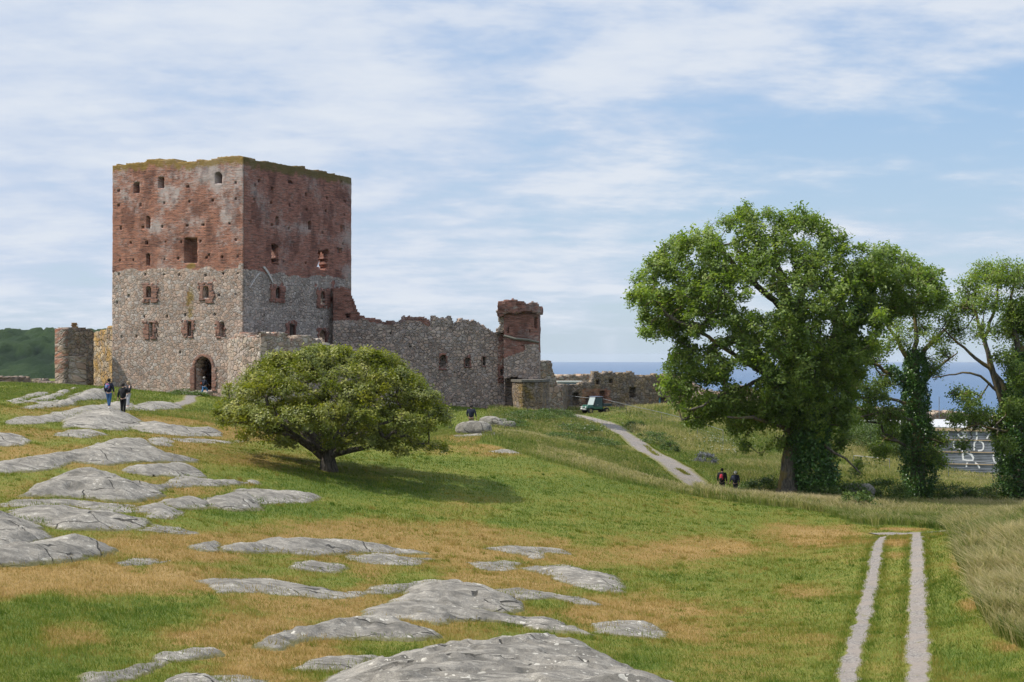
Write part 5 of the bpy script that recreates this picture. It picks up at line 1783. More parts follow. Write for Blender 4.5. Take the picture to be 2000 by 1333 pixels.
r2_ = np.random.default_rng(21)
Y1 = 99.5
bA = A(1544, 966, Y1)
bA[2] = surf(bA[0], bA[1]) - 0.3
trunkA = px3([(1542, 945), (1545, 900), (1554, 855), (1564, 800), (1570, 750)], Y1)
limbsA = [([bA] + trunkA, [1.1, .72, .62, .6, .62, .6], -1)]
nA = 1
ar_ = lambda L: px3(L, Y1)
LIMB = [
    ([(1562, 800), (1520, 745), (1470, 690), (1440, 640, 1), (1425, 590, 1.5)], [.34, .28, .22, .16, .1]),
    ([(1562, 810), (1500, 735, -1), (1430, 690, -2), (1370, 650, -3), (1310, 620, -3)], [.2, .16, .13, .1, .06]),
    ([(1566, 770), (1560, 700, 1), (1545, 620, 2), (1530, 560, 2), (1515, 500, 2)], [.48, .42, .36, .28, .15]),
    ([(1568, 770), (1610, 700), (1655, 640), (1690, 580, 1), (1710, 530, 1)], [.5, .46, .4, .3, .18]),
    ([(1655, 640), (1720, 610, 1), (1770, 590, 1), (1820, 590, 1)], [.26, .2, .15, .08]),
    ([(1545, 620, 2), (1580, 545, 2), (1610, 490, 2), (1640, 470, 2)], [.22, .18, .13, .08]),
    ([(1545, 620, 2), (1480, 560, 0), (1420, 500, -1), (1370, 470, -1)], [.24, .19, .14, .08]),
    ([(1562, 850), (1520, 830, -2), (1470, 815, -3), (1420, 815, -3.5)], [.2, .15, .11, .06]),
    ([(1500, 735, -1), (1440, 760, -2), (1390, 780, -3), (1350, 800, -3)], [.16, .12, .08, .05]),
    ([(1566, 860), (1610, 870, -1), (1650, 895, -2), (1680, 925, -2)], [.14, .1, .07, .04]),
    ([(1568, 800), (1600, 750, -1), (1620, 690, -1.2), (1630, 620, -1)], [.18, .14, .1, .06]),
]
for pts, rs in LIMB:
    limbsA.append((px3(pts, Y1), rs, 6))
LA = [(1275, 600, 46), (1262, 560, 36), (1300, 515, 46), (1345, 485, 42), (1400, 458, 42), (1460, 440, 36), (1520, 432, 36), (1590, 445, 42), (1640, 478, 40), (1335, 560, 46),
      (1395, 530, 46), (1285, 640, 34), (1345, 632, 42), (1445, 525, 36), (1415, 590, 40), (1620, 560, 46), (1582, 610, 50), (1645, 630, 50), (1560, 680, 52), (1620, 700, 50),
      (1500, 700, 40), (1535, 760, 46), (1385, 690, 38), (1345, 730, 38), (1335, 780, 36), (1390, 790, 36), (1425, 740, 36), (1455, 800, 38), (1485, 850, 36), (1430, 840, 30),
      (1600, 780, 50), (1500, 640, 34), (1470, 740, 34), (1680, 560, 36), (1700, 510, 34), (1750, 512, 38), (1795, 535, 38), (1835, 565, 34), (1730, 560, 38), (1780, 580, 36), (1825, 605, 30),
      (1690, 620, 34), (1655, 700, 36), (1650, 895, 22), (1672, 920, 20), (1625, 860, 24), (1590, 850, 40), (1560, 830, 40), (1250, 620, 26), (1555, 425, 24), (1610, 425, 22), (1322, 680, 26),
      (1500, 420, 22), (1375, 448, 22), (1240, 590, 20), (1848, 590, 20), (1866, 560, 14), (1540, 560, 26), (1575, 540, 30), (1470, 490, 42), (1520, 485, 40), (1570, 492, 40), (1430, 480, 38), (1620, 510, 38), (1600, 560, 36), (1480, 535, 30), (1400, 560, 36), (1365, 520, 34), (1540, 640, 40), (1660, 520, 34), (1450, 640, 30)]
CROWN_A = [(1230, 595), (1246, 535), (1268, 490), (1305, 464), (1380, 438), (1430, 416), (1500, 404), (1580, 411), (1638, 440), (1668, 474), (1712, 474), (1762, 490), (1802, 507), (1846, 545), (1862, 580),
           (1846, 608), (1800, 620), (1760, 612), (1722, 640), (1706, 700), (1684, 760), (1662, 830), (1650, 870), (1688, 905), (1692, 932), (1640, 925), (1600, 900), (1560, 868), (1500, 880), (1450, 876),
           (1425, 850), (1400, 822), (1345, 832), (1312, 802), (1290, 762), (1298, 706), (1322, 668), (1290, 664), (1245, 652)]
HOLES_A = [(1488, 594, 28, 18), (1537, 522, 15, 9), (1704, 566, 14, 8), (1400, 650, 22, 9), (1455, 735, 34, 16), (1480, 560, 14, 8), (1370, 668, 22, 8), (1590, 470, 9, 6), (1350, 505, 9, 6), (1425, 690, 18, 10),
           (1560, 460, 8, 6), (1500, 455, 8, 5), (1660, 505, 9, 6), (1580, 575, 9, 6), (1395, 760, 14, 9), (1620, 640, 9, 6), (1440, 565, 8, 7), (1690, 650, 8, 10), (1420, 470, 8, 5), (1310, 560, 8, 6)]
lob = []
rc_ = random.Random(17)
while len(lob) < 330:
    x, y = rc_.uniform(1225, 1865), rc_.uniform(402, 935)
    if not inpoly(np.array([x]), np.array([y]), CROWN_A)[0]:
        continue
    rp = rc_.uniform(13, 26)
    th_ = [(x + rp * .9 * math.cos(t), y + rp * .9 * math.sin(t)) for t in (0, 1.57, 3.14, 4.71)]
    if sum(inpoly(np.array([p[0]]), np.array([p[1]]), CROWN_A)[0] for p in th_) < 3:
        rp *= .55
    ex = 1 - abs(y - 620) / 420
    lob.append((x, y, rp, Y1 + rc_.uniform(-5.5, 5.5) * ex, 1.0))
tipsA = lobes_to_tips(lob, 2700, r2_, 0.25, 0.8)
_q = np.stack([r2_.uniform(1228, 1862, 9000), r2_.uniform(404, 932, 9000)], 1)
_cp = np.array(CROWN_A, float)
_cp = _cp + (np.array([1530, 640]) - _cp) * 0.025
_q = _q[inpoly(_q[:, 0], _q[:, 1], [tuple(p) for p in _cp]) & (_q[:, 1] < 835) & (fbm(_q[:, 0], _q[:, 1], 0.09, 2, 58) > -.55)]
_q = _q[(fbm(_q[:, 0], _q[:, 1], 0.035, 3, 55) > -0.42)]
_d = np.clip(poly_sd(_q, _cp) / 130.0, 0.12, 1) ** .6
_Y = Y1 + np.where(r2_.uniform(0, 1, len(_q)) < .62, -1, 1) * _d * r2_.uniform(.35, 1, len(_q)) * 5.5
tipsA = np.concatenate([tipsA, np.array([at(a, b, c) for (a, b), c in zip(_q, _Y)])])
qx, qy = proj(tipsA)
hole = np.zeros(len(qx), bool)
for hx, hy, ha, hb_ in HOLES_A:
    hole |= (((qx - hx) / (ha + 5)) ** 2 + ((qy - hy) / (hb_ + 5)) ** 2 < 1)
tipsA = tipsA[~hole]
ivyA = [(px3([(1592, 974), (1589, 930), (1583, 880), (1574, 845), (1570, 780), (1568, 740)], Y1 - .3), [1.35, 1.2, 1.2, 1.35, 1.45, 1.35], 1700),
        (px3([(1570, 770), (1610, 700), (1655, 640), (1695, 575, 1), (1712, 530, 1)], Y1), [1.1, 1.0, .8, .6, .35], 900),
        (px3([(1562, 790), (1520, 745), (1470, 690), (1442, 640, 1)], Y1), [.8, .7, .55, .35], 900),
        (px3([(1566, 770), (1560, 700, 1), (1545, 620, 2), (1535, 580, 2)], Y1), [1.0, .7, .5, .3], 800)]
tree('ivy_clad_tree', 'largest leaning tree with a bare grey root flare and ivy-covered trunk beside the two walkers', 'tree', bA, limbsA, tipsA, M_LEAF_ASH, M_BARK_ASH, 0.21, 24, 0.18, r2_, seg=0.6, wig=0.16, up=0.6,
     ivy=ivyA, group='ivy-clad trees', ctr=A(1520, 680, Y1 + 1), tip_r=0.012)

# middle tree
r3_ = np.random.default_rng(31)
Y2 = 107.0
bB = A(1795, 978, Y2)
bB[2] = surf(bB[0], bB[1]) - 0.3
limbsB = [([bB] + px3([(1793, 920), (1792, 860), (1790, 800), (1787, 740), (1786, 690)], Y2), [.6, .5, .46, .42, .36, .3], -1)]
for pts, rs in [([(1787, 720), (1760, 680), (1735, 640), (1715, 610)], [.22, .16, .1, .05]), ([(1786, 700), (1790, 650), (1785, 600), (1800, 565)], [.2, .15, .1, .05]),
                ([(1787, 710), (1820, 670), (1850, 640), (1865, 600)], [.2, .15, .1, .05]), ([(1788, 760), (1740, 730), (1690, 700), (1650, 680)], [.18, .13, .1, .06]),
                ([(1790, 790), (1740, 780, -1), (1690, 778, -2), (1640, 765, -2)], [.14, .1, .08, .05]), ([(1789, 760), (1830, 720, 1), (1855, 700, 1), (1870, 690)], [.16, .1, .07, .04]),
                ([(1792, 850), (1825, 860, -1), (1850, 870, -1)], [.1, .07, .04]), ([(1792, 830), (1750, 800, -2), (1700, 810, -2), (1660, 820, -2)], [.12, .09, .06, .04]),
                ([(1792, 880), (1740, 860, -1), (1720, 850, -1)], [.1, .07, .04])]:
    limbsB.append((px3(pts, Y2), rs, 4))
LB = [(1740, 625, 30, .5), (1770, 600, 34, .6), (1810, 590, 30, .6), (1850, 620, 28, .5), (1700, 700, 30, .7), (1660, 745, 34, .8), (1700, 770, 34, .9), (1735, 745, 26, .8), (1690, 810, 30, .9),
      (1740, 815, 30, 1), (1820, 720, 26, .6), (1845, 690, 20, .5), (1760, 660, 30, .4), (1830, 660, 30, .4), (1800, 640, 26, .35), (1835, 860, 18, 1), (1822, 890, 18, 1), (1840, 905, 14, 1), (1735, 850, 24, 1), (1720, 880, 20, 1),
      (1790, 840, 28, 1), (1650, 790, 22, .8), (1720, 680, 24, .5), (1870, 660, 16, .4)]
lobB = [(x, y, r_, Y2 + 2 * math.sin(i * 1.9), w) for i, (x, y, r_, w) in enumerate(LB)]
tipsB = lobes_to_tips(lobB, 1700, r3_, 0.1, 0.9)
ivyB = [(px3([(1795, 980), (1796, 930), (1795, 880), (1790, 830), (1788, 780), (1788, 720), (1788, 685)], Y2), [.8, 1.05, 1.25, .95, .95, .95, .6], 1500),
        (px3([(1788, 760), (1755, 735), (1735, 715)], Y2), [.5, .45, .3], 900)]
tree('ivy_clad_tree', 'slender middle tree with an ivy column and thin open crown', 'tree', bB, limbsB, tipsB, M_LEAF_ASH, M_BARK_ASH, 0.17, 15, 0.22, r3_, seg=0.5, wig=0.14, up=0.6, ivy=ivyB, group='ivy-clad trees', ctr=A(1780, 720, Y2 + 2), tip_r=0.014)

# right-hand tree, cut by the frame
r4_ = np.random.default_rng(41)
Y3 = 105.0
bC = A(1995, 988, Y3)
bC[2] = surf(bC[0], bC[1]) - 0.3
limbsC = [([bC] + px3([(1993, 930), (1990, 870), (1988, 800), (1990, 740), (2000, 680)], Y3), [.65, .55, .5, .48, .42, .36], -1)]
for pts, rs in [([(1990, 800), (1960, 760), (1935, 720), (1922, 660), (1900, 600)], [.26, .22, .19, .14, .07]), ([(1935, 720), (1905, 700), (1870, 670), (1840, 640)], [.15, .11, .08, .05]),
                ([(1922, 660), (1945, 600), (1950, 555)], [.12, .09, .05]), ([(1995, 720), (1980, 640), (1975, 580), (1985, 540)], [.22, .16, .1, .05]), ([(2000, 690), (2030, 620), (2050, 560)], [.24, .16, .08]),
                ([(1955, 770), (1915, 735), (1880, 728), (1820, 738)], [.1, .08, .06, .04]), ([(1990, 850), (1950, 840, -1), (1910, 830, -1), (1870, 845, -1)], [.1, .08, .06, .04]),
                ([(2010, 800), (2060, 740), (2110, 690)], [.24, .18, .1])]:
    limbsC.append((px3(pts, Y3), rs, 5))
LC = [(1895, 560, 32, .8), (1925, 535, 32, .9), (1965, 540, 36, .9), (2010, 548, 38, 1), (1885, 600, 30, .8), (1930, 590, 34, .7), (1985, 600, 36, .7), (1870, 640, 26, .6), (1915, 650, 26, .4), (1960, 650, 26, .5),
      (2040, 600, 44, 1), (2090, 620, 46, 1), (2110, 690, 46, 1), (2000, 690, 34, .9), (1990, 740, 30, 1), (1895, 780, 22, .7), (1870, 770, 18, .7), (1905, 805, 22, .7), (1940, 824, 22, 1.2), (1905, 826, 20, 1.2), (1868, 820, 16, 1), (1950, 850, 18, 1), (1985, 640, 34, 1.3), (1985, 800, 28, 1.3), (1982, 860, 28, 1.3), (1975, 915, 22, 1.3), (1965, 700, 24, .8), (2000, 620, 40, 1.3), (1880, 870, 16, .8),
      (1960, 870, 20, 1), (1945, 545, 20, .8), (2070, 780, 44, 1), (2080, 860, 40, 1), (2060, 700, 40, 1), (1860, 600, 16, .5)]
lobC = [(x, y, r_, Y3 + 2.2 * math.sin(i * 2.1), w) for i, (x, y, r_, w) in enumerate(LC)]
tipsC = lobes_to_tips(lobC, 3100, r4_, 0.1, 0.9)
ivyC = [(px3([(2000, 985), (1996, 930), (1990, 870), (1988, 810), (1992, 750), (2000, 690)], Y3), [1.1, 1.35, 1.45, 1.3, 1.1, .8], 1700)]
tree('ivy_clad_tree', 'right-hand tree cut by the edge of the picture, one bare limb arching left', 'tree', bC, limbsC, tipsC, M_LEAF_ASH, M_BARK_ASH, 0.17, 20, 0.22, r4_, seg=0.5, wig=0.14, up=0.6, ivy=ivyC, group='ivy-clad trees', ctr=A(2000, 720, Y3 + 2), tip_r=0.013)


# shrubs
def shrub(name, label, cat, px, py, Y, w, h, n, mat, rng, size=0.11, group=None, tint=None, dz=0.0, stems=True):
    """w, h in metres; a low dome of leaves on a few woody stems"""
    x = (px - 1000) / F * Y
    z = surf(x, Y) + dz
    base = np.array([x, Y, z])
    root = empty(name, base)
    tag(root, label, cat, group)
    nt_ = max(12, n // 40)
    d = unit(nt_, rng)
    d[:, 2] = np.abs(d[:, 2])
    tips = d * np.array([w / 2, w / 2.4, h]) * rng.uniform(.6, 1, (nt_, 1)) ** .5
    tips *= (1 + 0.2 * fbm(d[:, 0] * 3, d[:, 1] * 3 + 5, 1, 3, 5))[:, None]
    N, par, r, tp = grow([([np.zeros(3) - (0, 0, .1), np.array([0, 0, h * .3])], [.04, .03], -1)], tips, rng, 0.3, 0.04, 0.005)
    V, Fc = tubes(N, par, r)
    mesh_np('stem', V, Fc, M_BARK_OAK, root)
    per = n // nt_
    C = np.repeat(tips, per, 0) + rng.normal(size=(nt_ * per, 3)) * np.array([w, w, h * 1.3]) * 0.06
    C[:, 2] = np.maximum(C[:, 2], 0.02)
    V, Fc, tn_ = leaves(C, size, rng, 0.4, C / np.maximum(np.linalg.norm(C, axis=1), .01)[:, None], tint=tint)
    mesh_np('foliage', V, Fc, mat, root, attrs={'tint': tn_})
    return root


r5_ = np.random.default_rng(51)
M_SAGE = leaf_mat('leaf_sage', (0.07, 0.075, 0.08), (0.13, 0.135, 0.16), (0.20, 0.20, 0.26), 0.1)
G_ = 'green bushes along the lane'
shrub('bush', 'dark green bush on the lane bend, left of the pair along the lane', 'bush', 1283, 872, 130, 3.0, 1.1, 2600, M_SHRUB, r5_, group=G_)
shrub('bush', 'rounded dark bush a few steps down the lane from the bend', 'bush', 1308, 880, 126, 1.6, .9, 1600, M_SHRUB, r5_, group=G_)
shrub('bush', 'leafy weed clump where the lane narrows below the vehicle', 'bush', 1240, 836, 146, 2.2, .7, 1500, M_SHRUB, r5_, group=G_)
shrub('bush', 'low leafy clump beside the lane behind the vehicle', 'bush', 1266, 852, 137, 2.2, .8, 1500, M_SHRUB, r5_, group=G_)
shrub('lavender_bush', 'small grey-violet bush in the long grass across the lane', 'bush', 1378, 905, 117, 1.7, 1.0, 1700, M_SAGE, r5_)
for (px, py, Y, w, h, lb) in [(1700, 868, 148, 9, 2.4, 'broad bright green thicket below the covered slab'), (1655, 850, 152, 6, 2.0, 'bright thicket between the big tree and the covered slab'),
                              (1745, 862, 146, 6, 2.2, 'green thicket touching the middle tree on its left'), (1660, 975, 101, 3.2, 1.3, 'dark bush in the hollow at the boulder’s left'.replace('’', '')),
                              (1720, 975, 103, 4.0, 1.5, 'dull green bush between the boulder and the middle tree'), (1850, 985, 107, 4.4, 1.4, 'low bush at the right foot of the middle tree'),
                              (1915, 985, 106, 4.6, 1.2, 'low bush between the middle and right-hand trees'), (1490, 955, 103, 3.4, 1.1, 'dark low bush between the walkers and the big tree'),
                              (1600, 985, 98, 2.6, 1.1, 'ivy-dark bush at the right foot of the big tree'), (1975, 975, 112, 4.5, 1.3, 'low bush behind the right-hand tree trunk'),
                              (1670, 1005, 90, 3.0, 1.0, 'dark weedy clump in the dip beyond the brown lawn patch')]:
    shrub('bush', lb, 'bush', px, py, Y, w, h, int(900 * w * h / 2) + 800, M_SHRUB, r5_, size=0.14, group='bushes of the hollow')
for (px, py, Y, w, h, lb) in [(1075, 824, 131, 4.5, .7, 'nettle clump at the right foot of the buttress'), (1030, 828, 127, 5.5, .6, 'nettle bed in front of the buttress'), (985, 830, 122, 4, .6, 'green weeds beside the three wall-foot boulders'),
                              (1120, 846, 124, 4.5, .6, 'weedy patch on the shaded side of the lane'), (1160, 862, 117, 4, .55, 'lighter green weeds nearer the lane'), (1085, 850, 116, 5, .5, 'weed bed between the nettles and the yellow grass'),
                              (385, 775, 122.5, 1.8, .3, 'small weeds by the doorstep of the keep'), (365, 778, 122, 3.0, .45, 'grassy weeds left of the doorstep')]:
    shrub('weed_patch', lb, 'weeds', px, py, Y, w, h, int(1000 * w * h) + 700, M_SHRUB, r5_, size=0.10, group='weeds at the wall foot')


# ------------------------------------------------------------------ far wooded hill across the bay
def hill():
    gx = np.arange(-620, -60, 2.2)
    gy = np.arange(640, 1250, 3.0)
    X, Y = np.meshgrid(gx, gy)
    x, y = X.ravel(), Y.ravel()
    ridge = 15.5 - 0.028 * np.maximum(0, x + 330) - np.maximum(0, x + 200) * 0.30 + fbm(x, y * 0, .012, 3, 7) * 3
    z = -72 + (ridge + 66) * sstep(y, 640, 980) * 1.0
    z = z * 1.0
    # crowns: cellular domes of two sizes
    for cs, hh, sd in ((11.0, 5.2, 1), (6.5, 2.6, 2)):
        bx, by = x / cs, y / cs
        best = np.full(len(x), 9.0)
        rid = np.zeros(len(x))
        for i in (-1, 0, 1):
            for j in (-1, 0, 1):
                cx, cy = np.floor(bx) + i, np.floor(by) + j
                ox, oy = cx + _hash(cx, cy, sd), cy + _hash(cx, cy, sd + 9)
                d = np.hypot(bx - ox, by - oy)
                m = d < best
                best = np.where(m, d, best)
                rid = np.where(m, _hash(cx, cy, sd + 20), rid)
        z = z + hh * (0.5 + rid) * np.sqrt(np.clip(1 - (best / 0.95) ** 2, 0, 1))
        if sd == 1:
            tint = rid
    z += fbm(x, y, .6, 2, 3) * 1.1
    m, nt = material('woodland')
    co = nt.add('ShaderNodeTexCoord').outputs['Object']
    t = nt.attr('tint')
    n = nt.noise(co, 0.6, 5, 0.75)
    n0 = nt.noise(co, 0.02, 3, 0.5)
    k = nt.math('ADD', nt.math('MULTIPLY', t, 0.5), nt.math('ADD', nt.math('MULTIPLY', n, 0.35), nt.math('MULTIPLY', n0, 0.3)))
    c = nt.ramp(k, [(0.2, (0.006, 0.016, 0.006)), (0.5, (0.015, 0.034, 0.010)), (0.85, (0.032, 0.058, 0.016))])
    finish(nt, c, 0.9, n, 2.0, 1.0, 0.1)
    o = mesh_np('woodland', np.stack([x, y, z], 1), grid_faces(len(gy), len(gx)), m, smooth=True, attrs={'tint': tint})
    tag(o, 'distant dark green wooded hill across the bay at the left', None, kind='stuff')


hill()

# ------------------------------------------------------------------ grass
def tfast(x, y):
    """height of the ground mesh"""
    s = x / ((np.maximum(y, 0) + 26) * np.where(y > 205, 1 + (y - 205) / 300, 1))
    fi = np.clip(np.interp(y, gy, np.arange(len(gy))), 0, len(gy) - 1.001)
    fj = np.clip((s - gs[0]) / (gs[1] - gs[0]), 0, len(gs) - 1.001)
    i, j = fi.astype(int), fj.astype(int)
    a, b = fi - i, fj - j
    return (GZ[i, j] * (1 - b) + GZ[i, j + 1] * b) * (1 - a) + (GZ[i + 1, j] * (1 - b) + GZ[i + 1, j + 1] * b) * a


def grass_mat(name, stops, tipc, trans=0.25):
    m, nt = material(name)
    t = nt.attr('tint')
    h = nt.attr('h')
    s = nt.attr('seed')
    c = nt.ramp(t, stops)
    c = nt.mix(nt.math('MULTIPLY', nt.rng(h, 0.62, 0.95), s), c, tipc)
    d = nt.add('ShaderNodeBsdfDiffuse', {'Color': c, 'Roughness': 0.5})
    tr = nt.add('ShaderNodeBsdfTranslucent', {'Color': nt.mix(1.0, c, (1.3, 1.3, 0.9), 'MULTIPLY')})
    mx = nt.add('ShaderNodeMixShader', {0: trans, 1: d.outputs[0], 2: tr.outputs[0]})
    nt.add('ShaderNodeOutputMaterial', {'Surface': mx.outputs[0]})
    return m


GR = [(0.0, (0.075, 0.135, 0.020)), (0.25, (0.165, 0.205, 0.032)), (0.5, (0.265, 0.215, 0.056)), (0.75, (0.365, 0.245, 0.092)), (1.0, (0.52, 0.37, 0.16))]
M_LAWN = grass_mat('lawn_blades', GR, (0.40, 0.30, 0.14))
GT = [(0.0, (0.06, 0.12, 0.022)), (0.3, (0.15, 0.20, 0.042)), (0.6, (0.27, 0.265, 0.085)), (1.0, (0.50, 0.43, 0.22))]
M_MEADOW = grass_mat('meadow_blades', GT, (0.50, 0.41, 0.25), 0.3)

rg = np.random.default_rng(77)


def scatter(n, y0, y1, smin=-0.36, smax=0.36, power=1.0):
    """density falls off with the square of the distance"""
    u = rg.uniform(0, 1, n)
    y = y0 * (y1 / y0) ** (u ** power)
    x = rg.uniform(smin, smax, n) * y
    return x, y


def tint_of(x, y, dry, lush, tall):
    """the same dry-to-green scale as the soil below"""
    n2 = fbm(x, y, 2.3, 4, 61)
    n1 = fbm(x, y, 0.35, 4, 62)
    n0 = fbm(x, y, 0.9, 4, 63, 0.6)
    a = dry * 1.0 + n2 * 0.5 + n1 * 0.35 + n0 * 0.55 - lush * 0.45
    return np.clip(a * 0.5 + 0.26, 0, 1)


def blades1(x, y, z, h, w, tint, seed, lean=(0.0, 0.0), spread=0.45):
    n = len(x)
    th = rg.uniform(0, math.pi, n)
    dx, dy = np.cos(th) * w * 0.5, np.sin(th) * w * 0.5
    bx = rg.normal(0, spread, n) * h + lean[0] * h
    by = rg.normal(0, spread, n) * h + lean[1] * h
    V = np.empty((n, 3, 3), np.float32)
    V[:, 0] = np.stack([x - dx, y - dy, z - 0.01], 1)
    V[:, 1] = np.stack([x + dx, y + dy, z - 0.01], 1)
    V[:, 2] = np.stack([x + bx, y + by, z + h], 1)
    Fc = np.arange(n * 3).reshape(-1, 3)
    hh = np.tile([0, 0, 1.0], n)
    return V.reshape(-1, 3), Fc, {'tint': np.repeat(tint, 3), 'h': hh, 'seed': np.repeat(seed, 3)}


def blades3(x, y, z, h, w, tint, seed, lean=(0.0, 0.0), spread=0.25):
    n = len(x)
    th = rg.uniform(0, math.pi, n)
    dx, dy = np.cos(th) * w * 0.5, np.sin(th) * w * 0.5
    bx = rg.normal(0, spread, n) * h + lean[0] * h
    by = rg.normal(0, spread, n) * h + lean[1] * h
    V = np.empty((n, 5, 3), np.float32)
    k = 0.85 + 0.6 * seed
    V[:, 0] = np.stack([x - dx * .7, y - dy * .7, z - 0.03], 1)
    V[:, 1] = np.stack([x + dx * .7, y + dy * .7, z - 0.03], 1)
    V[:, 2] = np.stack([x + bx * .35 - dx * k, y + by * .35 - dy * k, z + h * .68], 1)
    V[:, 3] = np.stack([x + bx * .35 + dx * k, y + by * .35 + dy * k, z + h * .68], 1)
    V[:, 4] = np.stack([x + bx, y + by, z + h * 0.97], 1)
    i = np.arange(n)[:, None] * 5
    Fc = np.concatenate([i + [0, 1, 3], i + [0, 3, 2], i + [2, 3, 4]])
    return V.reshape(-1, 3), Fc, {'tint': np.repeat(tint, 5), 'h': np.tile([0, 0, .68, .68, 1.0], n), 'seed': np.repeat(seed, 5)}


def bare(x, y, z, m=0.02, up=0.02):
    P = np.stack([x, y], 1)
    wc = way_clear(P)
    return (wc > m + 0.06 * fbm(x, y, 3.0, 2, 71)) & (rock_at(x, y) < z + up), wc


# lawn
NL = 560000
x, y = scatter(NL, 21, 112, -0.35, 0.35)
z = tfast(x, y)
ok, wc = bare(x, y, z)
dry, lush, tall = vegetation(x, y, z)
ok &= (tall < 0.5)
x, y, z, dry, lush, tall, wc = [q[ok] for q in (x, y, z, dry, lush, tall, wc)]
tint = tint_of(x, y, dry, lush, tall) + rg.normal(0, 0.13, len(x))
h = rg.uniform(0.03, 0.10, len(x)) * (1 + 0.5 * lush + 0.5 * fbm(x, y, 1.2, 3, 64)) + 0.04 * sstep(wc, 0.3, 0.05)
w = np.maximum(0.010, y * 0.00042)
V, Fc, at_ = blades1(x, y, z, h, w, np.clip(tint, 0, 1), rg.uniform(0, .6, len(x)), (-0.15, 0.1))
o = mesh_np('lawn_grass', V, Fc, M_LAWN, attrs=at_)
tag(o, 'short grazed turf blades over the lawn, green and scorched brown', kind='stuff')

# coarse tussocks and broad-leaved weeds dotted over the turf
nt2 = 2600
tx_, ty_ = scatter(nt2, 22, 95, -0.34, 0.33)
kk = fbm(tx_, ty_, .25, 3, 97) > -0.25
tx_, ty_ = tx_[kk], ty_[kk]
per_ = 26
rad_ = rg.uniform(.05, .16, len(tx_))
x = np.repeat(tx_, per_) + rg.normal(0, 1, len(tx_) * per_) * np.repeat(rad_, per_)
y = np.repeat(ty_, per_) + rg.normal(0, 1, len(tx_) * per_) * np.repeat(rad_, per_)
z = tfast(x, y)
ok, wc = bare(x, y, z)
dry, lush, tall = vegetation(x, y, z)
ok &= tall < .5
tw = np.repeat(rg.uniform(-.22, .35, len(tx_)), per_)
x, y, z, dry, lush, tall, tw = [q[ok] for q in (x, y, z, dry, lush, tall, tw)]
hh_ = np.repeat(rg.uniform(.07, .17, len(tx_)), per_)[ok] * rg.uniform(.6, 1.2, len(x))
V, Fc, at_ = blades1(x, y, z, hh_, np.maximum(0.012, y * 0.00045), np.clip(tint_of(x, y, dry, lush, tall) * .8 + tw, 0, 1), rg.uniform(0, .8, len(x)), (-0.15, 0), .5)
tag(mesh_np('grass_tussocks', V, Fc, M_LAWN, attrs=at_), 'coarse tussocks dotted over the turf', kind='stuff')

# turf islands in the middle of the lane
gx_, gy_ = [], []
for (a0_, a1_) in [((1262, 872), (1284, 892)), ((1325, 918), (1342, 930))]:
    p0_, p1_ = ground_at(*a0_), ground_at(*a1_)
    t_ = rg.uniform(0, 1, 700)
    gx_.append(p0_[0] * (1 - t_) + p1_[0] * t_ + rg.normal(0, .13, 700))
    gy_.append(p0_[1] * (1 - t_) + p1_[1] * t_ + rg.normal(0, .13, 700))
x, y = np.concatenate(gx_), np.concatenate(gy_)
z = tfast(x, y) + .04
V, Fc, at_ = blades1(x, y, z, rg.uniform(.05, .12, len(x)), np.full(len(x), .05), np.clip(rg.normal(.34, .12, len(x)), 0, 1), rg.uniform(0, .3, len(x)))
tag(mesh_np('lane_turf', V, Fc, M_LAWN, attrs=at_), 'turf growing in islands along the middle of the lane', kind='stuff')

# tufts hugging the rocks and the lane edges
xs, ys_ = [], []
for poly in ROCKPOLY:
    m = len(poly)
    per = np.linalg.norm(np.roll(poly, -1, 0) - poly, axis=1)
    n = int(per.sum() * (110 if poly[:, 1].mean() < 60 else 45))
    k = rg.choice(m, n, p=per / per.sum())
    t = rg.uniform(0, 1, n)
    P = poly[k] * (1 - t)[:, None] + poly[(k + 1) % m] * t[:, None] + rg.normal(0, .28, (n, 2))
    xs.append(P[:, 0])
    ys_.append(P[:, 1])
for L, wd in WAYS[:3]:
    P, s = resample(L, 0.05)
    P = np.repeat(P, 14, 0)
    T = np.gradient(P[::14], axis=0)
    T = np.repeat(T / np.linalg.norm(T, axis=1)[:, None], 14, 0)
    sg = rg.choice([-1, 1], len(P))
    off = sg * (wd + rg.normal(0.0, .11, len(P)) + 0.02)
    xs.append(P[:, 0] - T[:, 1] * off)
    ys_.append(P[:, 1] + T[:, 0] * off + rg.normal(0, .05, len(P)))
x, y = np.concatenate(xs), np.concatenate(ys_)
k = (y > 19) & (y < 130)
x, y = x[k], y[k]
z = tfast(x, y)
ok, wc = bare(x, y, z, -0.11, 0.13)
x, y, z = x[ok], y[ok], z[ok]
dry, lush, tall = vegetation(x, y, z)
tint = np.clip(tint_of(x, y, dry, lush, tall) * 0.9 - 0.02 + rg.normal(0, .08, len(x)), 0, 1)
h = rg.uniform(0.03, 0.10, len(x)) * (1 + 0.5 * fbm(x, y, 0.9, 3, 65))
z = np.maximum(z, np.minimum(rock_at(x, y), z + .13) - .02)
V, Fc, at_ = blades1(x, y, z, h, np.maximum(0.012, y * 0.00042), tint, rg.uniform(0, .5, len(x)), (-0.1, 0), 0.35)
tag(mesh_np('grass_tufts', V, Fc, M_LAWN, attrs=at_), 'longer grass blades fringing the rocks and the gravel', kind='stuff')

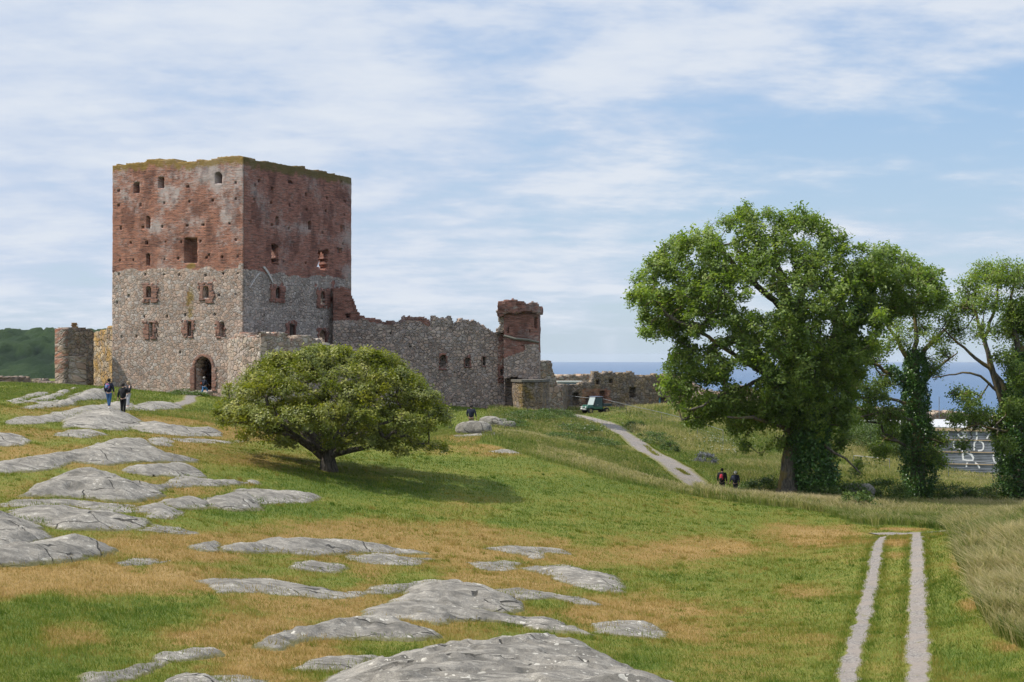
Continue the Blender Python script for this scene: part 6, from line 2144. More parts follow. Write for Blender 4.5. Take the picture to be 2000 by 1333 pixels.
# uncut meadow in the hollow, along the crest and on the bank
NM = 620000
x1, y1 = scatter(int(NM * .62), 72, 200, -0.10, 0.37)
x2, y2 = scatter(int(NM * .34), 24, 84, 0.26, 0.40)
x4, y4 = scatter(int(NM * .10), 96, 160, -0.37, -0.08)
x5, y5 = scatter(int(NM * .16), 20, 120, 0.38, 0.72)
x, y = np.concatenate([x1, x2, x4, x5]), np.concatenate([y1, y2, y4, y5])
z = tfast(x, y)
ok, wc = bare(x, y, z, 0.1)
dry, lush, tall = vegetation(x, y, z)
ok &= (tall > 0.1)
# leave the ground below the masonry alone
x, y, z, dry, lush, tall, wc = [q[ok] for q in (x, y, z, dry, lush, tall, wc)]
px_, py_ = proj(np.stack([x, y, z], 1))
n3 = fbm(x, y, 0.16, 4, 81)
n4 = fbm(x, y, 0.9, 3, 82)
left = tall < 0.5
h = np.where(left, 0.16, 0.50) * (1 + 0.35 * n3 + 0.3 * n4) * rg.uniform(.6, 1.25, len(x))
h *= 0.35 + 0.65 * sstep(wc, 0.0, 1.1)
# the strip between lawn and lane on the slope is shorter
strip = (y > 84) & (px_ < 1420) & (px_ > 880) & (y < 133) & (x < 20)
h *= np.where(strip, 0.55, 1.0)
h = np.where((px_ > 1360) & (px_ < 1700) & (y > 89) & (y < 97), np.maximum(h, 0.62 * rg.uniform(.7, 1.2, len(x))), h)
h = np.where((px_ > 1095) & (px_ < 1225) & (y > 150) & (y < 182), h * 0.25, h)
crest = sstep(np.abs(y - (93 - (px_ - 1400) * 0.012)), 5, 2) * (px_ > 1050)
bank = (y < 80) & (px_ > 1840)
h = np.where(bank, h * 1.1, h)
back = (px_ > 1650) & (y > 118)
tint = 0.42 + 0.34 * n3 + 0.28 * n4 + 0.16 * crest + rg.normal(0, .14, len(x)) + 0.10 * bank
tint = np.where(left, 0.30 + 0.3 * n4 + dry * .3, tint)
yell = ((px_ > 1650) & (y > 112) & (y < 150)) | ((px_ > 1180) & (px_ < 1420) & (y > 130))
tint = tint + 0.12 * yell
clump = fbm(x, y, 1.6, 3, 91)
h = h * (1 + 0.45 * clump * bank + 0.2 * clump)
tint = tint - 0.22 * np.clip(-clump, 0, 1) + 0.18 * bank * rg.uniform(0, 1, len(x))
seed = np.clip(0.45 + 0.6 * n3 + 0.4 * crest + rg.uniform(-.4, .4, len(x)), 0, 1) * np.where(left, 0.3, 1)
w = np.maximum(0.012, y * 0.00034) * (1 + 0.45 * bank)
tint = tint + bank * (rg.normal(0, .22, len(x)) + 0.45 * fbm(x, y, .5, 4, 99) - .16)
V, Fc, at_ = blades3(x, y, z, h, w, np.clip(tint, 0, 1), seed, (-0.22 + 0.25 * fbm(x, y, .8, 2, 93), 0.2 * fbm(x, y, .8, 2, 94)), 0.38)
tag(mesh_np('meadow_grass', V, Fc, M_MEADOW, attrs=at_), 'long seeding meadow grass in the hollow, on the crest and the bank', kind='stuff')

# umbels dotted through the meadow
M_UMB = plain('umbel_white', (0.62, 0.64, 0.52), 0.9)
M_STALK = plain('umbel_stalk', (0.10, 0.16, 0.04), 0.9)
ub, uc = MB(), MB()
ru = random.Random(9)
for (cx, cy, rx, ry, n, Y) in [(1400, 868, 45, 12, 46, 138), (1170, 845, 40, 9, 26, 128), (1420, 885, 40, 10, 26, 130), (1150, 832, 50, 8, 16, 138)]:
    for k in range(n):
        gxy = ground_at(cx + ru.gauss(0, rx * .6), cy + ru.gauss(0, ry * .6) + 6)
        zz = float(tfast(np.array([gxy[0]]), np.array([gxy[1]]))[0])
        hh = ru.uniform(.55, .8)
        r_ = ru.uniform(.04, .085)
        ub.tube([(gxy[0], gxy[1], zz), (gxy[0] + .03, gxy[1], zz + hh)], .008, 3)
        uc.tube([(gxy[0] + .03, gxy[1], zz + hh - .015), (gxy[0] + .03, gxy[1], zz + hh + .02)], [r_ * .6, r_], 7)
ob = uc.build('meadow_flowers', M_UMB)
ob.data.materials.append(M_STALK)
tag(ob, 'white umbels scattered through the long meadow grass', kind='stuff')
tag(ub.build('flower_stalks', M_STALK), 'thin green stalks of the white umbels', kind='stuff')

# ------------------------------------------------------------------ people
def skin(name, nodes, edges, mat, parent, sub=1):
    """a limb or garment grown from a joint graph; nodes: key -> (x, y, z, r) or (x, y, z, rx, ry)"""
    keys = list(nodes)
    me = bpy.data.meshes.new(name)
    me.from_pydata([nodes[k][:3] for k in keys], [(keys.index(a), keys.index(b)) for a, b in edges], [])
    o = bpy.data.objects.new(name, me)
    COL.objects.link(o)
    m = o.modifiers.new('skin', 'SKIN')
    m.use_smooth_shade = True
    sv = me.skin_vertices[0].data
    for i, k in enumerate(keys):
        v = nodes[k]
        sv[i].radius = (v[3], v[4] if len(v) > 4 else v[3])
        sv[i].use_root = (i == 0)
    s = o.modifiers.new('sub', 'SUBSURF')
    s.levels = s.render_levels = sub
    dg = bpy.context.evaluated_depsgraph_get()
    ev = o.evaluated_get(dg)
    nm = bpy.data.meshes.new_from_object(ev)
    bpy.data.objects.remove(o)
    nm.name = name
    nm.materials.clear()
    nm.materials.append(mat)
    nm.polygons.foreach_set('use_smooth', np.ones(len(nm.polygons), bool))
    o2 = bpy.data.objects.new(name, nm)
    COL.objects.link(o2)
    o2.parent = parent
    return o2


M_SKIN = plain('skin', (0.52, 0.33, 0.24), 0.6, var=0.05)


def blob(name, mat, parent, parts, seg=14):
    """rounded solid: list of (centre, radii) ellipsoids welded into one shape by shrinkwrap-free union of stretched spheres"""
    mb = MB()
    for c, r in parts:
        V, Fs = [], []
        nr_ = 8
        for i in range(nr_ + 1):
            ph = math.pi * i / nr_
            for k in range(seg):
                th = 2 * math.pi * k / seg
                V.append((c[0] + r[0] * math.sin(ph) * math.cos(th), c[1] + r[1] * math.sin(ph) * math.sin(th), c[2] + r[2] * math.cos(ph)))
        for i in range(nr_):
            for k in range(seg):
                k2 = (k + 1) % seg
                Fs.append((i * seg + k, (i + 1) * seg + k, (i + 1) * seg + k2, i * seg + k2))
        mb.face_set(V, Fs)
    return mb.build(name, mat, parent, smooth=True)


def person(label, x, y, z, rz, H, jacket, trousers, hair, shoes, arms, legs, hair_len=0.0, scale_w=1.0, jacket_len=0.0, cuff=None):
    """x, y, z of the feet; rz turns local +Y (the way the person faces). arms/legs give joint positions per side (L, R)"""
    root = empty('person', (x, y, z), rz)
    tag(root, label, 'person')
    k = H / 1.75
    W_ = scale_w
    J = {'pel': (0, 0, .95), 'wst': (0, .01, 1.10), 'che': (0, .015, 1.30), 'nek': (0, .0, 1.49), 'hed': (0, .015, 1.60), 'top': (0, .01, 1.68)}
    body = {'pel': (0, 0, .95, .13 * W_, .10), 'wst': (0, .01, 1.10, .12 * W_, .09), 'che': (0, .015, 1.32, .145 * W_, .10), 'nk0': (0, 0, 1.46, .055), 'nek': (0, .01, 1.52, .05), 'hed': (0, .025, 1.62, .078, .092), 'top': (0, .01, 1.70, .062, .072),
            'nos': (0, .115, 1.605, .012)}
    ed = [('pel', 'wst'), ('wst', 'che'), ('che', 'nk0'), ('nk0', 'nek'), ('nek', 'hed'), ('hed', 'top'), ('hed', 'nos')]
    jk = {'pel': (0, -.005, .90 - jacket_len, .185 * W_, .145), 'wst': (0, .0, 1.08, .175 * W_, .135), 'che': (0, .0, 1.32, .185 * W_, .135), 'nk0': (0, -.005, 1.46, .09, .08), 'col': (0, 0, 1.515, .07)}
    je = [('pel', 'wst'), ('wst', 'che'), ('che', 'nk0'), ('nk0', 'col')]
    tr = {'pel': (0, 0, .97, .16 * W_, .12)}
    te = []
    sh = MB()
    for s, sd in ((-1, 'L'), (1, 'R')):
        el, wr = arms[sd]
        S = (s * .20 * W_, 0, 1.42)
        body.update({'sh' + sd: (*S, .055), 'el' + sd: (*el, .042), 'wr' + sd: (*wr, .028)})
        ed += [('che', 'sh' + sd), ('sh' + sd, 'el' + sd), ('el' + sd, 'wr' + sd)]
        d = np.array(wr) - np.array(el)
        d = d / np.linalg.norm(d)
        pm = np.array(wr) + d * .07
        body['pa' + sd] = (*pm, .034, .018)
        ed.append(('wr' + sd, 'pa' + sd))
        side = np.cross(d, (0, 0, 1.0))
        side = side / max(np.linalg.norm(side), .01) if np.linalg.norm(side) > .1 else np.array([0, 1.0, 0])
        for fi, (of, ln) in enumerate([(-.027, .065), (-.009, .078), (.009, .072), (.026, .056)]):
            a = pm + side * of + d * .045
            b = a + d * ln * .6 + np.array([0, .012, 0])
            body['f%d%s' % (fi, sd)] = (*a, .009)
            body['g%d%s' % (fi, sd)] = (*b, .008)
            ed += [('pa' + sd, 'f%d%s' % (fi, sd)), ('f%d%s' % (fi, sd), 'g%d%s' % (fi, sd))]
        tb = pm - d * .02 - side * s * .045 + np.array([0, .015, 0])
        body['th' + sd] = (*tb, .011)
        ed.append(('pa' + sd, 'th' + sd))
        e2, w2 = np.array(el), np.array(wr) - d * .03
        jk.update({'sh' + sd: (*S, .085), 'el' + sd: (*e2, .068), 'wr' + sd: (*w2, .05)})
        je += [('che', 'sh' + sd), ('sh' + sd, 'el' + sd), ('el' + sd, 'wr' + sd)]
        kn, an = legs[sd]
        hp = (s * .095 * W_, 0, .90)
        body.update({'hp' + sd: (*hp, .085), 'kn' + sd: (*kn, .055), 'an' + sd: (*an, .038), 'to' + sd: (an[0] + s * .01, an[1] + .16, an[2] - .04, .035)})
        ed += [('pel', 'hp' + sd), ('hp' + sd, 'kn' + sd), ('kn' + sd, 'an' + sd), ('an' + sd, 'to' + sd)]
        tr.update({'hp' + sd: (hp[0], hp[1], .86, .105, .11), 'kn' + sd: (*kn, .078), 'an' + sd: (an[0], an[1], an[2] + .03, .062)})
        te += [('pel', 'hp' + sd), ('hp' + sd, 'kn' + sd), ('kn' + sd, 'an' + sd)]
    sc = lambda nd: {q: tuple(c * k for c in v) for q, v in nd.items()}
    skin('body', sc(body), ed, M_SKIN, root)
    skin('jacket', sc(jk), je, jacket, root)
    skin('trousers', sc(tr), te, trousers, root)
    for sd in 'LR':
        an = legs[sd][1]
        a = np.array(an) * k
        skin('shoe', {'h': (a[0], a[1] - .035, a[2] - .03, .05), 'm': (a[0], a[1] + .07, a[2] - .04, .046, .04), 't': (a[0] * 1.03, a[1] + .17, a[2] - .05, .04, .028)}, [('h', 'm'), ('m', 't')], shoes, root)
    hc = (0, -.005 * k, 1.655 * k)
    parts = [(hc, (.098, .112, .105))]
    if hair_len:
        parts.append(((0, -.05 * k, 1.56 * k), (.09, .06, .10 + hair_len)))
    blob('hair', hair, root, parts)
    for s in (-1, 1):
        pass
    return root


def backpack(label, prs, rz, x, y, z, mat, strap, w=.32, h=.46, d=.18, low=1.02, patch=None):
    """a pack worn by a person standing at x, y, z"""
    root = empty('backpack', (x, y, z), rz)
    tag(root, label, 'backpack')
    c = (0, -.135 - d / 2, low + h / 2)
    skin('bag', {'a': (0, c[1], low + .05, w * .5, d * .55), 'b': (0, c[1], low + h * .55, w * .5, d * .5), 'c': (0, c[1] + .015, low + h * .9, w * .36, d * .36)}, [('a', 'b'), ('b', 'c')], mat, root)
    skin('pocket', {'a': (0, c[1] - d * .55, low + .07, w * .36, .05), 'b': (0, c[1] - d * .5, low + h * .42, w * .33, .045)}, [('a', 'b')], patch or strap, root)
    for s in (-1, 1):
        m = MB()
        m.tube([(s * .10, c[1] + d * .3, low + h), (s * .12, -.02, 1.53), (s * .13, .155, 1.36), (s * .16, .12, 1.10), (s * .15, -.12, low + .06)], .018, 6)
        m.build('strap', strap, root, smooth=True)
    return root


def cloth(name, c, var=.12, r=.85):
    return plain(name, c, r, var=var, scale=14)


def speckle(name, cols, sc=14):
    m, nt = material(name)
    co = nt.add('ShaderNodeTexCoord').outputs['Object']
    v = nt.add('ShaderNodeTexVoronoi', {'Vector': co, 'Scale': sc}, feature='F1')
    s = nt.add('ShaderNodeSeparateColor', {0: v.outputs['Color']}).outputs[0]
    c = nt.ramp(s, [(i / len(cols), q) for i, q in enumerate(cols)], 'CONSTANT')
    finish(nt, c, 0.85)
    return m


NAVY = cloth('cloth_navy', (0.014, 0.018, 0.034))
BLACK = cloth('cloth_black', (0.012, 0.012, 0.014))
JEANS = cloth('denim', (0.035, 0.10, 0.22))
JEANS2 = cloth('denim_bright', (0.04, 0.14, 0.30))
KHAKI = cloth('cloth_khaki', (0.22, 0.17, 0.10))
GREY = cloth('cloth_lightgrey', (0.36, 0.37, 0.40))
CHAR = cloth('cloth_charcoal', (0.03, 0.03, 0.035))
WHITE = cloth('shoe_white', (0.70, 0.70, 0.70), .05)
DARKH = cloth('hair_dark', (0.015, 0.012, 0.010))
FAIR = cloth('hair_fair', (0.30, 0.22, 0.13))
GREYH = cloth('hair_grey', (0.30, 0.28, 0.26))
WHITEH = cloth('hair_white', (0.72, 0.68, 0.60))
RED = cloth('cloth_red', (0.40, 0.03, 0.05))
ORANGE = cloth('cloth_orange', (0.50, 0.10, 0.03))
FLORAL = speckle('cloth_floral', [(0.06, 0.12, 0.28), (0.10, 0.18, 0.36), (0.40, 0.08, 0.12), (0.05, 0.09, 0.22), (0.35, 0.30, 0.40)])

HANG = {'L': ((-.27, -.02, 1.15), (-.28, .05, .90)), 'R': ((.27, -.02, 1.15), (.28, .05, .90))}
STAND = {'L': ((-.09, .02, .50), (-.08, 0, .09)), 'R': ((.09, .02, .50), (.08, 0, .09))}
STEP = {'L': ((-.08, .10, .50), (-.06, .12, .09)), 'R': ((.07, .0, .48), (.05, -.14, .12))}


def spot(px, Y):
    x = (px - 1000) / F * Y
    return x, Y, surf(x, Y)


xa, ya, za = spot(213, 88.7)
person('person in navy jacket, blue jeans and white shoes, back turned, leftmost on the rocks', xa, ya, za, -.15, 1.70, NAVY, JEANS, DARKH, WHITE,
       {'L': ((-.27, .02, 1.14), (-.24, .14, .93)), 'R': ((.27, .02, 1.14), (.25, .12, .92))}, {'L': ((-.06, .04, .50), (-.04, .08, .09)), 'R': ((.06, .0, .49), (.05, -.06, .10))})
backpack('blue flowered backpack on the person in blue jeans', None, -.15, xa, ya, za, FLORAL, NAVY, low=1.0, h=.48)
xb, yb, zb_ = spot(240.5, 90.0)
person('tall person all in black with one elbow raised, back turned, on the rocks', xb, yb, zb_, -.35, 1.84, BLACK, BLACK, DARKH, BLACK,
       {'L': ((-.28, -.02, 1.14), (-.33, .0, .92)), 'R': ((.36, .06, 1.30), (.26, .22, 1.50))}, STAND, jacket_len=.02)
xc, yc, zc_ = spot(250.5, 98.5)
person('fair-haired person in pale trousers half hidden behind the tall one in black', xc, yc, zc_, 2.6, 1.68, CHAR, GREY, FAIR, WHITE,
       {'L': ((-.26, .12, 1.18), (-.10, .30, 1.36)), 'R': ((.26, .12, 1.18), (.10, .30, 1.36))}, {'L': ((-.09, .06, .50), (-.09, .04, .09)), 'R': ((.1, .0, .50), (.12, -.1, .09))}, hair_len=.06)
_yd = (FL.p0 + FL.d * FL.uz(399, 760)[0])[1]
pD = np.array(xy(399, _yd - 0.95))
zD = dc[1] - 0.42
person('person in bright blue jeans stepping up into the keep doorway', pD[0], pD[1], zD - .05, -.75, 1.66, NAVY, JEANS2, GREYH, CHAR,
       {'L': ((-.24, .08, 1.16), (-.16, .26, 1.02)), 'R': ((.25, .12, 1.16), (.22, .32, 1.05))}, {'L': ((-.09, -.12, .50), (-.10, -.34, .14)), 'R': ((.10, .26, .66), (.10, .22, .30))})
bg_ = empty('shoulder_bag', (pD[0], pD[1], zD), -.75)
tag(bg_, 'small orange bag slung at the hip of the person in the doorway', 'bag')
skin('bag', {'a': (-.20, -.16, .98, .13, .08), 'b': (-.18, -.14, 1.16, .12, .06)}, [('a', 'b')], ORANGE, bg_)
mm_ = MB()
mm_.tube([(-.26, -.12, 1.15), (-.1, -.17, 1.36), (.12, -.02, 1.52), (.1, .15, 1.36), (-.18, .05, 1.1)], .012, 5)
mm_.build('strap', CHAR, bg_, smooth=True)
xe, ye, ze = spot(920.5, 107.2)
person('man in dark jacket and khaki trousers seen from behind over the smooth boulder', xe, ye, ze, -.25, 1.78, NAVY, KHAKI, DARKH, CHAR,
       {'L': ((-.30, -.02, 1.16), (-.26, .10, .95)), 'R': ((.31, -.02, 1.16), (.34, .03, .90))}, STEP, scale_w=1.15, jacket_len=.04)
xf, yf, zf = spot(1410, 100.6)
person('dark-haired walker in a black coat on the lane, left of the pair', xf, yf, zf, -.35, 1.80, BLACK, BLACK, DARKH, BLACK, HANG, STEP, scale_w=1.1, jacket_len=.08)
backpack('red and black backpack on the dark-haired walker', None, -.35, xf, yf, zf, RED, BLACK, w=.26, h=.50, low=1.0, patch=BLACK)
xg, yg, zg = spot(1436, 101.2)
person('white-haired walker in a dark coat on the lane, right of the pair', xg, yg, zg, -.45, 1.62, NAVY, CHAR, WHITEH, BLACK,
       {'L': ((-.34, .0, 1.16), (-.42, .08, .95)), 'R': ((.27, -.02, 1.15), (.27, .08, .92))}, STEP, scale_w=1.1, jacket_len=.05)
backpack('bulky dark blue backpack on the white-haired walker', None, -.45, xg, yg, zg, NAVY, CHAR, w=.42, h=.50, d=.22, low=.92)

# ------------------------------------------------------------------ boulders
def boulder(label, px, Y, w, d, h, rz, seed, mat=None, sink=.25, lean=0.0):
    x = (px - 1000) / F * Y
    z = surf(x, Y)
    nu_, nv_ = 36, 20
    th = np.linspace(0, 2 * math.pi, nu_, endpoint=False)
    ph = np.linspace(0.02, math.pi - 0.02, nv_)
    TH, PH = np.meshgrid(th, ph)
    X = np.sign(np.cos(TH)) * np.abs(np.cos(TH)) ** .8 * np.sin(PH) ** .8
    Yy = np.sign(np.sin(TH)) * np.abs(np.sin(TH)) ** .8 * np.sin(PH) ** .8
    Z = np.sign(np.cos(PH)) * np.abs(np.cos(PH)) ** .85
    n = 1 + 0.20 * fbm(X * 1.3 + seed, Yy * 1.3 + Z * 1.1, 1.0, 4, seed) + 0.05 * fbm(X * 4 + Z * 3, Yy * 4, 1.0, 3, seed + 3)
    X, Yy, Z = X * n * w / 2, Yy * n * d / 2, Z * n * h / 2
    X = X + Z * lean
    V = np.stack([X.ravel(), Yy.ravel(), Z.ravel() + h / 2 - sink], 1)
    c, s = math.cos(rz), math.sin(rz)
    V = np.stack([V[:, 0] * c - V[:, 1] * s, V[:, 0] * s + V[:, 1] * c, V[:, 2]], 1)
    i = np.arange(nv_ - 1)[:, None] * nu_ + np.arange(nu_)[None, :]
    j = np.arange(nv_ - 1)[:, None] * nu_ + (np.arange(nu_) + 1) % nu_
    Fc = np.stack([i, i + nu_, j + nu_, j], -1).reshape(-1, 4)
    o = mesh_np('boulder', V, Fc, mat or MAT_ROCK_D, smooth=True)
    o.location = (x, Y, z)
    tag(o, label, 'boulder')


boulder('large smooth grey boulder in front of the man at the curtain wall', 926, 103.0, 2.3, 1.5, 1.15, -.15, 3, sink=.35)
boulder('leaning grey boulder at the wall foot, left of three', 963, 121, 1.9, 1.0, 1.15, -.35, 5, sink=.35, lean=-.5)
boulder('flat-topped middle boulder at the wall foot', 978, 121.5, 1.2, 1.0, .85, .1, 7)
boulder('low right boulder of the three at the wall foot', 992, 121.0, 1.4, 1.0, .75, .2, 9)
boulder('dark lichened boulder in the hollow beneath the ash branches', 1676, 102.0, 2.0, 1.5, 1.5, .2, 11, mat=MAT_ROCK, sink=.3)

# ------------------------------------------------------------------ green utility vehicle
GREEN = plain('paint_green', (0.012, 0.085, 0.055), 0.28, var=.06, spec=.6)
M_CH = plain('chassis_black', (0.02, 0.02, 0.022), 0.6)
M_TY = plain('tyre', (0.018, 0.018, 0.018), 0.9, scale=40)
M_RIM = plain('rim_tan', (0.33, 0.27, 0.12), 0.5)
M_LAMP = plain('lamp_glass', (0.7, 0.72, 0.72), 0.15, spec=.8)
M_PLATE = plain('plate_white', (0.75, 0.75, 0.73), 0.5)
M_SILV = plain('bumper_grey', (0.42, 0.42, 0.42), 0.45)
mG, ntG = material('windscreen')
finish(ntG, (0.38, 0.44, 0.44), 0.12, spec=0.9)
mG2, ntG2 = material('door_film')
finish(ntG2, (0.008, 0.035, 0.032), 0.25, spec=0.6)
xv, yv = (1163 - 1000) / F * 171.5, 171.5
zv = float(terrain(np.array([xv - .9]), np.array([yv]))[0]) + .04
car = empty('utility_vehicle', (xv, yv, zv), math.radians(124))       # local +Y is the front
car.rotation_euler[2] = math.radians(118)
tag(car, 'small green cab utility vehicle with tan wheels parked by the lane', 'utility vehicle')
b = MB()
b.box((0, .98, .78), (1.28, .95, .34), taper=.86, shear=(0, -.06))
b.box((0, .1, .62), (1.30, 1.1, .30))
b.box((0, 1.32, .66), (1.16, .3, .24), taper=.9)
b.build('body', GREEN, car, bevel=.05)
b = MB()
b.box((0, .0, .42), (.9, 2.7, .14))
b.box((0, -.25, .62), (1.1, .25, .45))
b.build('chassis', M_CH, car, bevel=.02)
b = MB()
for sx in (-.62, .62):
    b.tube([(sx, .62, .92), (sx * .95, .33, 1.80), (sx * .93, -.55, 1.80), (sx, -.62, .7)], .035, 6)
b.build('cab_frame', M_CH, car)
b = MB()
b.box((0, -.1, 1.84), (1.28, 1.05, .08), taper=.94)
b.build('roof', plain('roof_dark', (0.09, 0.11, 0.15), .35), car, bevel=.03)
b = MB()
b.face_set([(-.60, .63, .96), (.60, .63, .96), (.57, .34, 1.77), (-.57, .34, 1.77), (-.60, .66, .96), (.60, .66, .96), (.57, .37, 1.77), (-.57, .37, 1.77)],
           [(3, 2, 1, 0), (4, 5, 6, 7), (0, 1, 5, 4), (1, 2, 6, 5), (2, 3, 7, 6), (3, 0, 4, 7)])
b.build('windscreen', mG, car)
for s in (-1, 1):
    b = MB()
    X0 = s * .64
    X1 = s * .60
    P = [(X0, .58, .50), (X0, -.55, .45), (X1, -.5, 1.74), (X1, .30, 1.74), (X0, .60, .98)]
    q = [(x - s * .03, y, z) for x, y, z in P]
    b.face_set(P + q, [(0, 1, 2, 3, 4), (9, 8, 7, 6, 5)] + [(i, (i + 1) % 5, (i + 1) % 5 + 5, i + 5) for i in range(5)])
    d_ = b.build('door', mG2, car)
    b = MB()
    b.tube([(X0 + s * .02, .2, .95), (X0 + s * .02, .02, .95)], .018, 5)
    b.build('handle', M_SILV, d_)
    b = MB()
    b.tube([(s * .64, .55, 1.1), (s * .80, .60, 1.14)], .012, 5)
    b.box((s * .83, .60, 1.16), (.12, .04, .16))
    b.build('mirror', M_CH, car)
b = MB()
b.box((0, -1.15, .80), (1.34, 1.05, .05))
for sx in (-.66, .66):
    b.box((sx, -1.15, .94), (.04, 1.05, .26))
b.box((0, -1.67, .94), (1.34, .04, .26))
b.box((0, -.63, .98), (1.30, .04, .34))
b.build('cargo_bed', plain('bed_dark', (0.035, 0.05, 0.055), .6), car, bevel=.01)
b = MB()
b.box((0, 1.56, .50), (1.12, .12, .16))
b.tube([(-.5, 1.6, .42), (-.5, 1.64, .74), (.5, 1.64, .74), (.5, 1.6, .42)], .028, 6)
b.build('bumper', M_SILV, car, bevel=.02)
b = MB()
b.box((.18, 1.665, .56), (.36, .015, .14))
b.build('number_plate', M_PLATE, car)
for s in (-1, 1):
    b = MB()
    b.cyl((s * .42, 1.49, .72), (0, 1, 0), .09, .06, 14)
    b.build('headlight', M_LAMP, car)
b = MB()
b.box((0, .60, .0 + 1.62), (.9, .03, .0 + .04))
for (wx, wy) in ((-.60, 1.02), (.60, 1.02), (-.60, -1.05), (.60, -1.05)):
    w_ = empty('wheel', (wx, wy, .32))
    w_.parent = car
    b = MB()
    b.tube([(-.13, 0, 0), (-.10, 0, 0), (.10, 0, 0), (.13, 0, 0)], [.25, .32, .32, .25], 20)
    b.build('tyre', M_TY, w_)
    b = MB()
    sgn = 1 if wx > 0 else -1
    b.cyl((sgn * .115, 0, 0), (1, 0, 0), .17, .05, 18)
    for k in range(5):
        t = 2 * math.pi * k / 5
        b.tube([(sgn * .15, 0, 0), (sgn * .145, .15 * math.cos(t), .15 * math.sin(t))], .022, 5)
    b.build('rim', M_RIM, w_)

# ------------------------------------------------------------------ site fences (each panel stands on its own)
M_GALV = plain('galvanised', (0.20, 0.21, 0.22), 0.45, metallic=.3)
FEN = [((1100, 772, 181), (1170, 780, 179), 'mesh fence panel behind the green vehicle'),
       ((1176, 779, 176), (1224, 791, 164), 'mesh fence panel just right of the vehicle'),
       ((1224, 791, 164), (1292, 806, 152), 'mesh fence panel on the meadow left of the big tree'),
       ((1292, 806, 152), (1362, 824, 143), 'mesh fence panel reaching behind the big tree’s low boughs'.replace('’', '')),
       ((1362, 824, 143), (1412, 841, 137), 'mesh fence panel sunk in the meadow under the big tree'),
       ((1624, 826, 150), (1700, 829, 149), 'mesh fence panel before the covered slab, left one'),
       ((1700, 829, 149), (1775, 834, 147), 'mesh fence panel before the covered slab, right one'),
       ((1667, 890, 136), (1737, 897, 133), 'mesh fence panel between the big and the middle tree'),
       ((1852, 898, 133), (1938, 904, 131), 'mesh fence panel in front of the scribbled hoarding'),
       ((1938, 904, 131), (2030, 910, 129), 'mesh fence panel behind the right-hand tree')]
for i, (a, c, lb) in enumerate(FEN):
    p, q = at(*a), at(*c)
    Hh = 2.0
    root = empty('fence_panel', (*((p + q) / 2)[:2], min(p[2], q[2]) - Hh))
    tag(root, lb, 'fence panel', 'temporary wire fence panels')
    b = MB()
    o_ = np.array(root.location)
    P0, P1 = p - o_, q - o_
    dz = np.array([0, 0, -Hh])
    r_ = .026
    b.tube([P0 + dz, P0], r_, 5)
    b.tube([P1 + dz, P1], r_, 5)
    b.tube([P0, P1], r_ * .8, 5)
    b.tube([P0 + dz * .93, P1 + dz * .93], r_ * .6, 5)
    b.build('frame', M_GALV, root)
    b = MB()
    L_ = np.linalg.norm(P1 - P0)
    nn = int(L_ / .5)
    for k in range(1, nn):
        t = k / nn
        b.tube([P0 * (1 - t) + P1 * t + dz * .93, P0 * (1 - t) + P1 * t], .003, 3, cap=False)
    for k in range(1, 7):
        b.tube([P0 + dz * k / 7, P1 + dz * k / 7], .003, 3, cap=False)
    b.build('mesh', M_GALV, root)

# ------------------------------------------------------------------ covered excavation with its scribbled hoarding
def hoard_mat():
    m, nt = material('hoarding_sheet')
    uv = nt.add('ShaderNodeTexCoord').outputs['Object']
    w = nt.add('ShaderNodeTexWave', {'Vector': uv, 'Scale': 2.2, 'Distortion': 0.3}, wave_type='BANDS', bands_direction='Z')
    n = nt.noise(uv, .5, 4, .6)
    c = nt.mix(nt.rng(n, .35, .65), (0.075, 0.085, 0.10), (0.19, 0.21, 0.24))
    c = nt.mix(nt.math('MULTIPLY', w.outputs[1], .35), c, (0.24, 0.26, 0.29))
    finish(nt, c, .45, w.outputs[1], .03, .6, .5)
    return m


HL, HR = np.array(xy(1810, 143.5)), np.array(xy(1992, 141.0))
FH = Face(HL, HR)
hz0 = at(1900, 955, 142)[2]
hut = empty('site_shelter', (*((HL + HR) / 2), hz0))
HB = (*((HL + HR) / 2), hz0)
tag(hut, 'site shelter with grey sheet wall scribbled with white loops and a pale striped roof', 'site shelter')
hn = np.array([FH.d[1], -FH.d[0]])


def plate(mb, u0, u1, z0, z1, off, th):
    P = []
    for o_ in (off, off + th):
        for (u, z) in ((u0, z0), (u1, z0), (u1, z1), (u0, z1)):
            p = FH.p0 + FH.d * u + hn * o_
            P.append((p[0], p[1], z))
    mb.face_set(P, [(3, 2, 1, 0), (4, 5, 6, 7), (0, 1, 5, 4), (1, 2, 6, 5), (2, 3, 7, 6), (3, 0, 4, 7)])


zt0, zt1 = FH.uz(1812, 842)[1], FH.uz(1990, 846)[1]
MH = hoard_mat()
rows = [(838.5, 856), (857.5, 880), (881, 903), (904.5, 950)]
for ya, yb2 in rows:
    b = MB()
    plate(b, 0, FH.len, FH.uz(1900, yb2 + 3)[1], FH.uz(1900, ya + 3)[1], 0, .06)
    adopt(b.build('sheet_wall', MH), hut, HB)
b = MB()
plate(b, FH.uz(1880, 850)[0], FH.uz(1889, 850)[0], FH.uz(1885, 856)[1], FH.uz(1885, 841)[1], .065, .012)
adopt(b.build('pale_panel', plain('pale_panel', (0.5, 0.51, 0.53), .5)), hut, HB)
M_TIM = plain('raw_timber', (0.45, 0.34, 0.22), .8, var=.2)
for ya in (857, 880.5, 904):
    b = MB()
    plate(b, 0, FH.len, FH.uz(1900, ya + 4)[1], FH.uz(1900, ya + 2.4)[1], .065, .05)
    adopt(b.build('rail', M_TIM), hut, HB)
b = MB()
plate(b, -.3, FH.len + .2, FH.uz(1900, 842.5)[1], FH.uz(1900, 835.5)[1], .12, .07)
adopt(b.build('fascia', M_TIM), hut, HB)
